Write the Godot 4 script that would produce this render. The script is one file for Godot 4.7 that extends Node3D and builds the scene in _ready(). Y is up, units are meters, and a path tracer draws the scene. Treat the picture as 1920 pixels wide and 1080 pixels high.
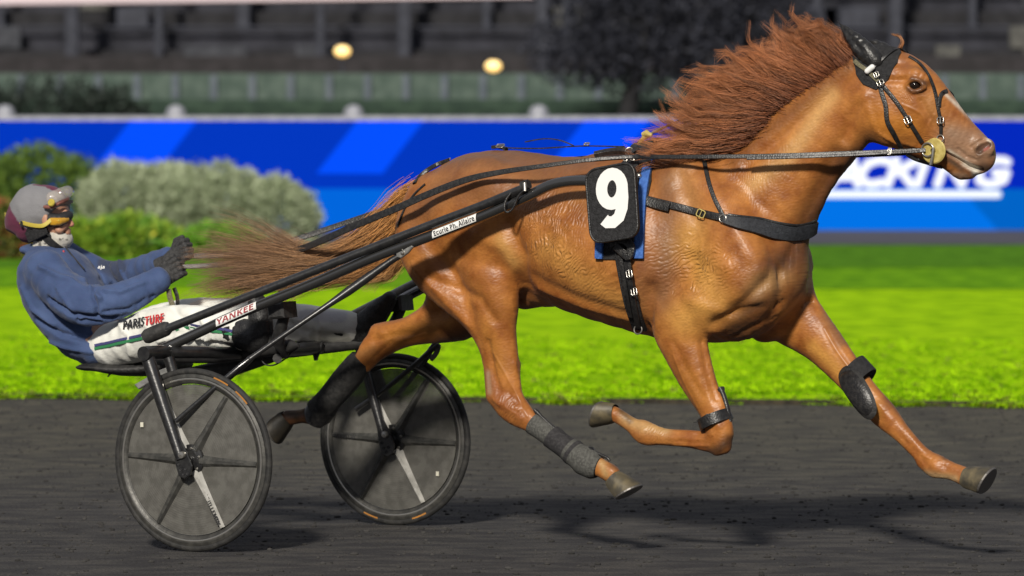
extends Node3D
# A trotter with its sulky and driver on a floodlit cinder track.
# The team stands in one frame of its own: x forwards, y up, z towards the near wheel; TEAM places that frame.

const TURN := -0.4977
const START := Vector3(-0.8197, 0.0, -20.2702)
var mats := {}
var taken := {}


func _ready() -> void:
	# camera
	var cam := Camera3D.new()
	cam.name = "camera"
	add_child(cam)
	cam.position = Vector3(0.0, 1.562, 0.0)
	cam.rotation.x = -0.0299
	var lens := CameraAttributesPhysical.new()
	lens.frustum_focal_length = 221.5
	lens.frustum_focus_distance = 19.2
	lens.frustum_near = 0.5
	lens.frustum_far = 900.0
	lens.exposure_aperture = 5.4
	cam.attributes = lens
	cam.fov = 6.2024
	cam.near = 0.5
	cam.far = 900.0
	cam.current = true
	# sky: the glow of a floodlit ground under the night
	var env := Environment.new()
	env.background_mode = Environment.BG_SKY
	var sky := Sky.new()
	var night := ProceduralSkyMaterial.new()
	night.sky_top_color = Color(0.52, 0.53, 0.56)
	night.sky_horizon_color = Color(0.46, 0.47, 0.50)
	night.ground_bottom_color = Color(0.1, 0.1, 0.1)
	night.ground_horizon_color = Color(0.2, 0.2, 0.2)
	night.sky_energy_multiplier = 1.0
	night.sun_angle_max = 0.0
	sky.sky_material = night
	env.sky = sky
	env.background_energy_multiplier = 1.0
	env.tonemap_mode = Environment.TONE_MAPPER_LINEAR
	env.tonemap_exposure = 1.14
	env.sdfgi_enabled = true
	env.ssao_enabled = true
	env.ssil_enabled = true
	var around := WorldEnvironment.new()
	around.name = "surroundings"
	around.environment = env
	add_child(around)
	# the floodlights behind the camera
	var flood := DirectionalLight3D.new()
	flood.name = "floodlights"
	flood.light_energy = 1.15
	flood.light_angular_distance = 5.0
	flood.light_color = Color(1.0, 0.97, 0.92)
	flood.shadow_enabled = true
	add_child(flood)
	flood.look_at_from_position(Vector3(-0.22, 0.56, 1.0), Vector3.ZERO)
	make_materials()
	build_place()
	build_horse()
	build_tack()
	build_sulky()
	build_driver()


# ------------------------------------------------------------------ helpers

func numbered(called: String) -> String:
	var n: int = taken.get(called, 0)
	taken[called] = n + 1
	return called if n == 0 else "%s_%03d" % [called, n]


func thing(called: String, label: String, category: String, group := "", in_team := false) -> Node3D:
	var o := Node3D.new()
	o.name = numbered(called)
	add_child(o)
	if in_team:
		o.transform = Transform3D(Basis(Vector3.UP, TURN), START)
	tag(o, label, category, group)
	return o


func tag(o: Node3D, label: String, category: String, group := "") -> void:
	o.set_meta("label", label)
	o.set_meta("category", category)
	if group:
		o.set_meta("group", group)


func part(called: String, m: Mesh, mat: Material, parent: Node3D) -> MeshInstance3D:
	var o := MeshInstance3D.new()
	o.name = called
	o.mesh = m
	if mat:
		o.material_override = mat
	parent.add_child(o, true)
	return o


func setting(called: String, m: Mesh, mat: Material, kind := "structure") -> MeshInstance3D:
	var o := part(numbered(called), m, mat, self)
	o.set_meta("kind", kind)
	return o


func flat_mat(c: Color, rough := 0.6, metal := 0.0) -> StandardMaterial3D:
	var m := StandardMaterial3D.new()
	m.albedo_color = c.linear_to_srgb()
	m.roughness = rough
	m.metallic = metal
	return m


func noise_tex(freq: float, octaves := 4, size := 512, normal := false, strength := 4.0, ramp: Gradient = null, the_seed := 1, kind := FastNoiseLite.TYPE_SIMPLEX_SMOOTH) -> NoiseTexture2D:
	var n := FastNoiseLite.new()
	n.seed = the_seed
	n.noise_type = kind
	n.frequency = freq
	n.fractal_octaves = octaves
	var t := NoiseTexture2D.new()
	t.width = size
	t.height = size
	t.seamless = true
	t.noise = n
	t.as_normal_map = normal
	t.bump_strength = strength
	if ramp:
		t.color_ramp = ramp
	return t


func ramp_of(cols: Array, at: Array) -> Gradient:
	var g := Gradient.new()
	var pc := PackedColorArray()
	for c in cols:
		pc.append((c as Color).linear_to_srgb())
	g.offsets = PackedFloat32Array(at)
	g.colors = pc
	return g


func grain_mat(c0: Color, c1: Color, scale: float, rough: float, height := 0.0, metal := 0.0, the_seed := 3) -> StandardMaterial3D:
	# a surface whose tone wanders between two colours, with fine relief
	var m := flat_mat(Color.WHITE, rough, metal)
	m.albedo_texture = noise_tex(0.02, 5, 256, false, 1.0, ramp_of([c0, c1], [0.3, 0.7]), the_seed)
	m.uv1_triplanar = true
	m.uv1_scale = Vector3.ONE * scale
	if height > 0.0:
		m.heightmap_enabled = true
		m.heightmap_scale = height
		m.heightmap_texture = noise_tex(0.05, 4, 256, false, 1.0, null, the_seed + 7)
	return m


# --- a sampled distance field: chains of tapered elliptical bones joined with a smooth minimum

class Field:
	var o: Vector3
	var c: float
	var n: Vector3i
	var f: PackedFloat32Array

	func _init(lo: Vector3, hi: Vector3, cell: float) -> void:
		o = lo
		c = cell
		n = Vector3i(ceili((hi.x - lo.x) / cell), ceili((hi.y - lo.y) / cell), ceili((hi.z - lo.z) / cell))
		f = PackedFloat32Array()
		f.resize(n.x * n.y * n.z)
		f.fill(1.0)

	static func smooth_line(st: Array, sub: int) -> Array:
		if sub <= 1 or st.size() < 2:
			return st
		var out := []
		for i in st.size() - 1:
			var a: Array = st[maxi(i - 1, 0)]
			var b: Array = st[i]
			var d: Array = st[i + 1]
			var e: Array = st[mini(i + 2, st.size() - 1)]
			for q in sub:
				var t := float(q) / sub
				out.append([(b[0] as Vector3).cubic_interpolate(d[0], a[0], e[0], t), maxf(cubic_interpolate(b[1], d[1], a[1], e[1], t), minf(b[1], d[1]) * 0.9), maxf(cubic_interpolate(b[2], d[2], a[2], e[2], t), minf(b[2], d[2]) * 0.9)])
		out.append(st[-1])
		return out

	# st: [[centre, half size in the x-y plane, half size across], ...]
	func chain(st: Array, k: float, sub := 2, cut := false) -> void:
		var line := smooth_line(st, sub)
		var lo := Vector3.ONE * 1e9
		var hi := -lo
		var edge := maxf(k, 2.5 * c)
		for s in line:
			var r := Vector3(s[1], s[1], s[2]) + Vector3.ONE * edge
			lo = lo.min(s[0] - r)
			hi = hi.max(s[0] + r)
		var i0 := clampi(floori((lo.x - o.x) / c), 0, n.x)
		var i1 := clampi(ceili((hi.x - o.x) / c) + 1, 0, n.x)
		var j0 := clampi(floori((lo.y - o.y) / c), 0, n.y)
		var j1 := clampi(ceili((hi.y - o.y) / c) + 1, 0, n.y)
		var k0 := clampi(floori((lo.z - o.z) / c), 0, n.z)
		var k1 := clampi(ceili((hi.z - o.z) / c) + 1, 0, n.z)
		var mi := i1 - i0
		var mj := j1 - j0
		var mk := k1 - k0
		if mi <= 0 or mj <= 0 or mk <= 0:
			return
		var tmp := PackedFloat32Array()
		tmp.resize(mi * mj * mk)
		tmp.fill(1.0)
		for s in maxi(line.size() - 1, 1):
			var p0: Vector3 = line[s][0]
			var a0: float = line[s][1]
			var b0: float = line[s][2]
			var last := mini(s + 1, line.size() - 1)
			var p1: Vector3 = line[last][0]
			var a1: float = line[last][1]
			var b1: float = line[last][2]
			var d := p1 - p0
			var flat := d.x * d.x + d.y * d.y
			var deep := d.z * d.z > 1.2 * flat
			var inv := 1.0 / maxf(d.length_squared() if deep else flat, 1e-9)
			var ra := maxf(a0, a1) + edge
			var rb := maxf(b0, b1) + edge
			var x0 := clampi(floori((minf(p0.x, p1.x) - ra - o.x) / c), i0, i1)
			var x1 := clampi(ceili((maxf(p0.x, p1.x) + ra - o.x) / c) + 1, i0, i1)
			var y0 := clampi(floori((minf(p0.y, p1.y) - ra - o.y) / c), j0, j1)
			var y1 := clampi(ceili((maxf(p0.y, p1.y) + ra - o.y) / c) + 1, j0, j1)
			var z0 := clampi(floori((minf(p0.z, p1.z) - rb - o.z) / c), k0, k1)
			var z1 := clampi(ceili((maxf(p0.z, p1.z) + rb - o.z) / c) + 1, k0, k1)
			for i in range(x0, x1):
				var x := o.x + i * c
				for j in range(y0, y1):
					var y := o.y + j * c
					var base := ((i - i0) * mj + (j - j0)) * mk - k0
					var t := clampf(((x - p0.x) * d.x + (y - p0.y) * d.y) * inv, 0.0, 1.0)
					var ex := x - p0.x - d.x * t
					var ey := y - p0.y - d.y * t
					var a := a0 + (a1 - a0) * t
					var b := b0 + (b1 - b0) * t
					var flat2 := ex * ex + ey * ey
					if not deep and flat2 > (a + edge) * (a + edge):
						continue
					var e2 := flat2 / (a * a)
					var g2 := e2 / (a * a)
					var zc := p0.z + d.z * t
					for q in range(z0, z1):
						var z := o.z + q * c
						if deep:
							t = clampf(((x - p0.x) * d.x + (y - p0.y) * d.y + (z - p0.z) * d.z) * inv, 0.0, 1.0)
							ex = x - p0.x - d.x * t
							ey = y - p0.y - d.y * t
							a = a0 + (a1 - a0) * t
							b = a
							e2 = (ex * ex + ey * ey) / (a * a)
							g2 = e2 / (a * a)
							zc = p0.z + d.z * t
						var w := (z - zc) / b
						w *= w
						var qq := sqrt(e2 + w)
						var v := -minf(a, b)
						if qq > 0.05:
							v = (qq - 1.0) * qq / sqrt(g2 + w / (b * b))
						if v < tmp[base + q]:
							tmp[base + q] = v
		for i in mi:
			for j in mj:
				var from := (i * mj + j) * mk
				var to := ((i + i0) * n.y + j + j0) * n.z + k0
				for q in mk:
					var v := tmp[from + q]
					if v > edge:
						continue
					var w := f[to + q]
					if cut:
						v = -v
						var h := maxf(k - absf(v - w), 0.0) / k
						f[to + q] = maxf(v, w) + h * h * k * 0.25
					else:
						var h := maxf(k - absf(v - w), 0.0) / k
						f[to + q] = minf(v, w) - h * h * k * 0.25

	# surface nets; only what lies beyond the plane through cut_at along cut_way, and above low
	func skin(cut_at := Vector3.ZERO, cut_way := Vector3.ZERO, low := -1e9) -> Array:
		var index := PackedInt32Array()
		index.resize(n.x * n.y * n.z)
		index.fill(-1)
		var pts := PackedVector3Array()
		var sx := n.y * n.z
		var sy := n.z
		var far := c * 6.0
		for i in n.x - 1:
			for j in n.y - 1:
				var at := i * sx + j * sy
				for q in n.z - 1:
					var a := at + q
					var v0 := f[a]
					if v0 > far or v0 < -far:
						continue
					var v1 := f[a + 1]
					var v2 := f[a + sy]
					var v3 := f[a + sy + 1]
					var v4 := f[a + sx]
					var v5 := f[a + sx + 1]
					var v6 := f[a + sx + sy]
					var v7 := f[a + sx + sy + 1]
					var inside := int(v0 < 0.0) + int(v1 < 0.0) + int(v2 < 0.0) + int(v3 < 0.0) + int(v4 < 0.0) + int(v5 < 0.0) + int(v6 < 0.0) + int(v7 < 0.0)
					if inside == 0 or inside == 8:
						continue
					var s := Vector3.ZERO
					var m := 0
					if (v0 < 0.0) != (v1 < 0.0):
						s += Vector3(0, 0, v0 / (v0 - v1)); m += 1
					if (v2 < 0.0) != (v3 < 0.0):
						s += Vector3(0, 1, v2 / (v2 - v3)); m += 1
					if (v4 < 0.0) != (v5 < 0.0):
						s += Vector3(1, 0, v4 / (v4 - v5)); m += 1
					if (v6 < 0.0) != (v7 < 0.0):
						s += Vector3(1, 1, v6 / (v6 - v7)); m += 1
					if (v0 < 0.0) != (v2 < 0.0):
						s += Vector3(0, v0 / (v0 - v2), 0); m += 1
					if (v1 < 0.0) != (v3 < 0.0):
						s += Vector3(0, v1 / (v1 - v3), 1); m += 1
					if (v4 < 0.0) != (v6 < 0.0):
						s += Vector3(1, v4 / (v4 - v6), 0); m += 1
					if (v5 < 0.0) != (v7 < 0.0):
						s += Vector3(1, v5 / (v5 - v7), 1); m += 1
					if (v0 < 0.0) != (v4 < 0.0):
						s += Vector3(v0 / (v0 - v4), 0, 0); m += 1
					if (v1 < 0.0) != (v5 < 0.0):
						s += Vector3(v1 / (v1 - v5), 0, 1); m += 1
					if (v2 < 0.0) != (v6 < 0.0):
						s += Vector3(v2 / (v2 - v6), 1, 0); m += 1
					if (v3 < 0.0) != (v7 < 0.0):
						s += Vector3(v3 / (v3 - v7), 1, 1); m += 1
					var p := o + (Vector3(i, j, q) + s / m) * c
					if p.y < low or (p - cut_at).dot(cut_way) < 0.0:
						continue
					index[a] = pts.size()
					pts.append(p)
		var tris := PackedInt32Array()
		var step := [sx, sy, 1]
		for i in range(1, n.x - 1):
			for j in range(1, n.y - 1):
				var at := i * sx + j * sy
				for q in range(1, n.z - 1):
					var a := at + q
					if index[a] < 0:
						continue
					var v0 := f[a]
					for ax in 3:
						var u: int = step[ax]
						var v1 := f[a + u]
						if (v0 < 0.0) == (v1 < 0.0):
							continue
						var su: int = step[(ax + 1) % 3]
						var sv: int = step[(ax + 2) % 3]
						var c0 := index[a]
						var c1 := index[a - su]
						var c2 := index[a - su - sv]
						var c3 := index[a - sv]
						if c1 < 0 or c2 < 0 or c3 < 0:
							continue
						if v0 < 0.0:
							tris.append_array([c0, c2, c1, c0, c3, c2])
						else:
							tris.append_array([c0, c1, c2, c0, c2, c3])
		return [pts, tris]


func normals_of(pts: PackedVector3Array, tris: PackedInt32Array) -> PackedVector3Array:
	var nn := PackedVector3Array()
	nn.resize(pts.size())
	for t in range(0, tris.size(), 3):
		var a := tris[t]
		var b := tris[t + 1]
		var d := tris[t + 2]
		var g := (pts[d] - pts[a]).cross(pts[b] - pts[a])
		nn[a] += g
		nn[b] += g
		nn[d] += g
	for i in nn.size():
		nn[i] = nn[i].normalized()
	return nn


func skin_mesh(pts: PackedVector3Array, tris: PackedInt32Array, nn: PackedVector3Array, cols = null, uvs = null, into: ArrayMesh = null) -> ArrayMesh:
	var m := into if into else ArrayMesh.new()
	var arrays := []
	arrays.resize(Mesh.ARRAY_MAX)
	arrays[Mesh.ARRAY_VERTEX] = pts
	arrays[Mesh.ARRAY_NORMAL] = nn
	arrays[Mesh.ARRAY_INDEX] = tris
	if cols != null:
		arrays[Mesh.ARRAY_COLOR] = cols
	if uvs != null:
		arrays[Mesh.ARRAY_TEX_UV] = uvs
	m.add_surface_from_arrays(Mesh.PRIMITIVE_TRIANGLES, arrays)
	return m


func smooth(a: float, b: float, x: float) -> float:
	return smoothstep(a, b, x)


func near_line(p: Vector2, line: Array) -> float:
	var best := 1e9
	for i in line.size() - 1:
		var a: Vector2 = line[i]
		var b: Vector2 = line[i + 1]
		var ab := b - a
		var t := clampf((p - a).dot(ab) / maxf(ab.length_squared(), 1e-9), 0.0, 1.0)
		best = minf(best, p.distance_squared_to(a + ab * t))
	return sqrt(best)


func flat_of(line: Array) -> Array:
	var out := []
	for p in line:
		out.append(Vector2(p.x, p.y))
	return out


# --- a bucket of triangles with its own normals

class Shape:
	var v := PackedVector3Array()
	var n := PackedVector3Array()
	var uv := PackedVector2Array()
	var col := PackedColorArray()
	var i := PackedInt32Array()

	func quad(a: int, b: int, c: int, d: int) -> void:   # front face clockwise a b c d
		i.append_array([a, b, c, a, c, d])

	func vert(p: Vector3, nn: Vector3, t := Vector2.ZERO, c := Color.WHITE) -> int:
		v.append(p)
		n.append(nn)
		uv.append(t)
		col.append(c)
		return v.size() - 1

	func mesh() -> ArrayMesh:
		var m := ArrayMesh.new()
		var arrays := []
		arrays.resize(Mesh.ARRAY_MAX)
		arrays[Mesh.ARRAY_VERTEX] = v
		arrays[Mesh.ARRAY_NORMAL] = n
		arrays[Mesh.ARRAY_TEX_UV] = uv
		arrays[Mesh.ARRAY_COLOR] = col
		arrays[Mesh.ARRAY_INDEX] = i
		m.add_surface_from_arrays(Mesh.PRIMITIVE_TRIANGLES, arrays)
		return m

	# a tube through points with a radius at each
	func tube(pts: Array, radii: Array, sides := 10, caps := true, c0 := Color.WHITE, c1 := Color.WHITE) -> void:
		var count := pts.size()
		var side := Vector3.ZERO
		var first := v.size()
		var along := 0.0
		for q in count:
			var dir: Vector3 = (pts[mini(q + 1, count - 1)] - pts[maxi(q - 1, 0)]).normalized()
			if side == Vector3.ZERO:
				side = dir.cross(Vector3.UP if absf(dir.y) < 0.9 else Vector3.RIGHT).normalized()
			side = (side - dir * side.dot(dir)).normalized()
			var other := dir.cross(side)
			if q > 0:
				along += (pts[q] as Vector3).distance_to(pts[q - 1])
			var r: float = radii[mini(q, radii.size() - 1)]
			var c := c0.lerp(c1, float(q) / maxi(count - 1, 1))
			for s in sides + 1:
				var w := TAU * s / sides
				var nn := side * cos(w) + other * sin(w)
				vert(pts[q] + nn * r, nn, Vector2(float(s) / sides, along), c)
		var row := sides + 1
		for q in count - 1:
			for s in sides:
				var a := first + q * row + s
				quad(a, a + row, a + row + 1, a + 1)
		if caps:
			for end in [0, count - 1]:
				var dir: Vector3 = (pts[0] - pts[1]).normalized() if end == 0 else (pts[-1] - pts[-2]).normalized()
				var mid := vert(pts[end], dir)
				var ring := []
				for s in sides:
					ring.append(vert(v[first + end * row + s], dir))
				for s in sides:
					if end == 0:
						i.append_array([mid, ring[s], ring[(s + 1) % sides]])
					else:
						i.append_array([mid, ring[(s + 1) % sides], ring[s]])

	# a closed flat bar of any outline swept along z: outline clockwise or not, extruded by depth, with its edges chamfered
	func slab(outline: PackedVector2Array, at: Transform3D, depth: float, bevel := 0.0) -> void:
		var line := outline
		if Geometry2D.is_polygon_clockwise(line):
			line = line.duplicate()
			line.reverse()
		var inner := line
		if bevel > 0.0:
			var off := Geometry2D.offset_polygon(line, -bevel, Geometry2D.JOIN_MITER)
			if off.size() > 0:
				inner = off[0]
				if Geometry2D.is_polygon_clockwise(inner):
					inner.reverse()
		for face in [0, 1]:
			var z := depth * 0.5 if face == 0 else -depth * 0.5
			var nn := at.basis.z.normalized() * (1.0 if face == 0 else -1.0)
			var cap := inner
			var first := v.size()
			for p in cap:
				vert(at * Vector3(p.x, p.y, z), nn, p)
			var t := Geometry2D.triangulate_polygon(cap)
			for q in range(0, t.size(), 3):
				var cross := (cap[t[q + 1]] - cap[t[q]]).cross(cap[t[q + 2]] - cap[t[q]])
				var ccw := cross > 0.0
				if ccw == (face == 0):
					i.append_array([first + t[q], first + t[q + 2], first + t[q + 1]])
				else:
					i.append_array([first + t[q], first + t[q + 1], first + t[q + 2]])
		var hz := depth * 0.5 - bevel
		_band(line, hz, line, -hz, at)
		if bevel > 0.0 and inner.size() == line.size():
			# match the starting corner
			var shift := 0
			var best := 1e9
			for q in inner.size():
				var dd := inner[q].distance_to(line[0])
				if dd < best:
					best = dd
					shift = q
			var turned := PackedVector2Array()
			for q in inner.size():
				turned.append(inner[(q + shift) % inner.size()])
			_band(turned, depth * 0.5, line, hz, at)
			_band(line, -hz, turned, -depth * 0.5, at)
		elif bevel > 0.0:
			_band(line, depth * 0.5, line, hz, at)
			_band(line, -hz, line, -depth * 0.5, at)

	func _band(l0: PackedVector2Array, z0: float, l1: PackedVector2Array, z1: float, at: Transform3D) -> void:
		var count := l0.size()
		for q in count:
			var r := (q + 1) % count
			var a := at * Vector3(l0[q].x, l0[q].y, z0)
			var b := at * Vector3(l0[r].x, l0[r].y, z0)
			var c := at * Vector3(l1[r].x, l1[r].y, z1)
			var d := at * Vector3(l1[q].x, l1[q].y, z1)
			var nn := (b - a).cross(d - a).normalized() * -1.0
			var e := vert(a, nn)
			vert(b, nn)
			vert(c, nn)
			vert(d, nn)
			quad(e, e + 1, e + 2, e + 3)

	# a closed lathe about the axis of at (its y): profile of (radius, height)
	func lathe(profile: Array, at: Transform3D, sides := 48, closed := true) -> void:
		var count := profile.size()
		for q in (count if closed else count - 1):
			var p0: Vector2 = profile[q]
			var p1: Vector2 = profile[(q + 1) % count]
			var dd := (p1 - p0)
			var nl := Vector2(dd.y, -dd.x).normalized()
			var first := v.size()
			for s in sides + 1:
				var w := TAU * s / sides
				var out := Vector3(cos(w), 0, sin(w))
				var nn := (at.basis * (out * nl.x + Vector3.UP * nl.y)).normalized()
				vert(at * (out * p0.x + Vector3.UP * p0.y), nn, Vector2(float(s) / sides, 0))
				vert(at * (out * p1.x + Vector3.UP * p1.y), nn, Vector2(float(s) / sides, 1))
			for s in sides:
				var a := first + s * 2
				quad(a, a + 2, a + 3, a + 1)

	func box(at: Transform3D, size: Vector3, bevel := 0.0) -> void:
		var h := size * 0.5
		slab(PackedVector2Array([Vector2(-h.x, -h.y), Vector2(h.x, -h.y), Vector2(h.x, h.y), Vector2(-h.x, h.y)]), at, size.z, bevel)

	# a strap of leather: line of [point, surface normal], with a width and a thickness
	func strap(line: Array, width: float, thick: float, widths: Array = []) -> void:
		var count := line.size()
		var first := v.size()
		var along := 0.0
		for q in count:
			var p: Vector3 = line[q][0]
			var dir: Vector3 = (line[mini(q + 1, count - 1)][0] - line[maxi(q - 1, 0)][0]).normalized()
			var nn: Vector3 = line[q][1]
			nn = (nn - dir * nn.dot(dir)).normalized()
			var side := dir.cross(nn)
			var w := (width if widths.is_empty() else float(widths[mini(q, widths.size() - 1)])) * 0.5
			if q > 0:
				along += p.distance_to(line[q - 1][0])
			var r := minf(minf(thick * 0.35, w * 0.3), 0.0025)
			# eight corners: chamfered top, straight underside
			var ring := [[-w, -thick * 0.5, -side], [-w, thick * 0.5 - r, -side], [-w + r, thick * 0.5, (nn - side * 0.12).normalized()], [w - r, thick * 0.5, (nn + side * 0.12).normalized()], [w, thick * 0.5 - r, side], [w, -thick * 0.5, side]]
			for e in ring:
				vert(p + side * e[0] + nn * e[1], e[2], Vector2(e[0], along))
			for e in [ring[5], ring[0]]:
				vert(p + side * e[0] + nn * e[1], -nn, Vector2(e[0], along))
		var row := 8
		for q in count - 1:
			for s in [0, 1, 2, 3, 4, 6]:
				var a: int = first + q * row + s
				quad(a, a + row, a + row + 1, a + 1)
		for end in [0, count - 1]:
			var b: int = first + end * row
			var order := [0, 1, 2, 3, 4, 5]
			for s in range(1, 5):
				if end == 0:
					i.append_array([b, b + order[s], b + order[s + 1]])
				else:
					i.append_array([b, b + order[s + 1], b + order[s]])


func curve_of(line: Array, steps: int) -> Array:
	# a smooth curve through points
	var out := []
	for q in line.size() - 1:
		var a: Vector3 = line[maxi(q - 1, 0)]
		var b: Vector3 = line[q]
		var c: Vector3 = line[q + 1]
		var d: Vector3 = line[mini(q + 2, line.size() - 1)]
		for s in steps:
			out.append(b.cubic_interpolate(c, a, d, float(s) / steps))
	out.append(line[-1])
	return out


func strap_of(line: Array, steps: int) -> Array:
	var out := []
	for q in line.size() - 1:
		var a = line[maxi(q - 1, 0)]
		var b = line[q]
		var c = line[q + 1]
		var d = line[mini(q + 2, line.size() - 1)]
		for s in steps:
			var t := float(s) / steps
			out.append([(b[0] as Vector3).cubic_interpolate(c[0], a[0], d[0], t), (b[1] as Vector3).lerp(c[1], t).normalized()])
	out.append(line[-1])
	return out


func tube_mesh(line: Array, radii: Array, sides := 10) -> ArrayMesh:
	var s := Shape.new()
	s.tube(line, radii, sides)
	return s.mesh()


func face(at: Vector3, normal: Vector3, up: Vector3) -> Transform3D:
	# a frame at a point whose z looks along normal and whose y is near up
	var z := normal.normalized()
	var x := up.cross(z).normalized()
	return Transform3D(Basis(x, z.cross(x), z), at)


# ------------------------------------------------------------------ horse

const BODY_CELL := 0.0095
const HEAD_CELL := 0.0042
var coat_noise := FastNoiseLite.new()
var relief := []
var hide_tone: ImageTexture
var patches := []


func horse_field(g: Field, head_only: bool) -> void:
	# trunk, from rump to breast
	if not head_only:
		g.chain([[Vector3(0.6549, 1.252, 0), 0.1255, 0.15], [Vector3(0.7328, 1.254, 0), 0.1843, 0.215], [Vector3(0.808, 1.243, 0), 0.2333, 0.255], [Vector3(0.9329, 1.234, 0), 0.249, 0.272], [Vector3(1.091, 1.201, 0), 0.2627, 0.275], [Vector3(1.27, 1.165, 0), 0.2941, 0.288], [Vector3(1.447, 1.143, 0), 0.3196, 0.285], [Vector3(1.623, 1.13, 0), 0.3451, 0.255], [Vector3(1.776, 1.118, 0), 0.3373, 0.215], [Vector3(1.895, 1.08, 0), 0.251, 0.19], [Vector3(1.975, 1.052, 0), 0.1373, 0.15]], 0.02, 2)
	# neck
	g.chain([[Vector3(1.689, 1.214, 0), 0.3098, 0.17], [Vector3(1.895, 1.284, 0), 0.2745, 0.155], [Vector3(2.032, 1.44, 0), 0.2314, 0.122], [Vector3(2.163, 1.566, 0), 0.202, 0.1], [Vector3(2.273, 1.65, 0), 0.1824, 0.088], [Vector3(2.357, 1.7, 0), 0.1569, 0.08]], 0.05, 3)
	if not head_only:
		# withers
		g.chain([[Vector3(1.314, 1.408, 0), 0.05882, 0.06], [Vector3(1.469, 1.425, 0), 0.06667, 0.06], [Vector3(1.623, 1.448, 0), 0.06667, 0.05], [Vector3(1.775, 1.507, 0), 0.06667, 0.04], [Vector3(1.948, 1.618, 0), 0.05882, 0.035], [Vector3(2.12, 1.724, 0), 0.0549, 0.03], [Vector3(2.247, 1.796, 0), 0.05098, 0.03]], 0.05, 2)
		for s in [1.0, -1.0]:
			# shoulder blade and upper arm
			var blade := [[Vector3(1.721, 1.352, 0.13), 0.1137, 0.075], [Vector3(1.85, 1.218, 0.15), 0.149, 0.085], [Vector3(1.954, 1.084, 0.165), 0.1255, 0.085], [Vector3(1.982, 1.008, 0.165), 0.102, 0.075]]
			var arm := [[Vector3(1.933, 1.007, 0.165), 0.1255, 0.08], [Vector3(1.82, 0.9477, 0.175), 0.1294, 0.08], [Vector3(1.72, 0.8975, 0.17), 0.1137, 0.07]]
			var ribs := [[Vector3(1.365, 1.116, 0.14), 0.1765, 0.13], [Vector3(1.519, 1.079, 0.14), 0.1863, 0.13]]
			var hip := [[Vector3(0.9017, 1.388, 0.17), 0.07059, 0.06], [Vector3(0.9746, 1.359, 0.18), 0.07059, 0.06], [Vector3(1.059, 1.345, 0.17), 0.05882, 0.05]]
			for bones in [[blade, 0.05], [arm, 0.04], [ribs, 0.08], [hip, 0.06]]:
				var side := []
				for b in bones[0]:
					side.append([Vector3(b[0].x, b[0].y, b[0].z * s), b[1], b[2]])
				g.chain(side, bones[1], 2)
		# breast muscles, left and right of the groove between them
		g.chain([[Vector3(1.98, 1.006, 0.085), 0.1137, 0.075], [Vector3(1.952, 0.9085, 0.085), 0.0902, 0.066], [Vector3(1.915, 0.8614, 0.085), 0.06275, 0.05]], 0.09, 2)
		g.chain([[Vector3(1.973, 0.9719, -0.085), 0.1216, 0.08], [Vector3(1.948, 0.8795, -0.1), 0.0902, 0.07], [Vector3(1.922, 0.8396, -0.11), 0.05882, 0.06]], 0.04, 2)
		# near hind leg: thigh, gaskin, hock, cannon, pastern
		g.chain([[Vector3(0.8286, 1.249, 0.14), 0.2, 0.1], [Vector3(0.9214, 1.112, 0.165), 0.1451, 0.09], [Vector3(0.9426, 1.003, 0.175), 0.1098, 0.08], [Vector3(0.9606, 0.9148, 0.175), 0.0902, 0.068], [Vector3(0.9579, 0.8356, 0.17), 0.08039, 0.058], [Vector3(0.9731, 0.7567, 0.165), 0.06863, 0.046], [Vector3(0.9862, 0.6778, 0.16), 0.06275, 0.04], [Vector3(0.9906, 0.6186, 0.16), 0.06471, 0.036], [Vector3(0.9996, 0.5635, 0.16), 0.06667, 0.035], [Vector3(1.038, 0.5209, 0.16), 0.05686, 0.034], [Vector3(1.092, 0.4848, 0.16), 0.04118, 0.028], [Vector3(1.159, 0.4453, 0.16), 0.03529, 0.024], [Vector3(1.243, 0.3925, 0.16), 0.03333, 0.024], [Vector3(1.299, 0.3588, 0.16), 0.03922, 0.027], [Vector3(1.336, 0.3383, 0.16), 0.0451, 0.029], [Vector3(1.381, 0.324, 0.16), 0.03529, 0.025], [Vector3(1.433, 0.3001, 0.16), 0.03529, 0.028]], 0.03, 3)
		g.chain([[Vector3(0.6479, 1.297, 0.11), 0.09804, 0.085], [Vector3(0.6215, 1.187, 0.12), 0.1098, 0.1], [Vector3(0.6682, 1.068, 0.13), 0.1059, 0.095], [Vector3(0.7632, 0.9605, 0.145), 0.08235, 0.075], [Vector3(0.8503, 0.863, 0.155), 0.04902, 0.05], [Vector3(0.9073, 0.7552, 0.16), 0.02353, 0.024], [Vector3(0.9231, 0.6566, 0.16), 0.01569, 0.018], [Vector3(0.9366, 0.5738, 0.16), 0.02157, 0.02]], 0.035, 3)
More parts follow.
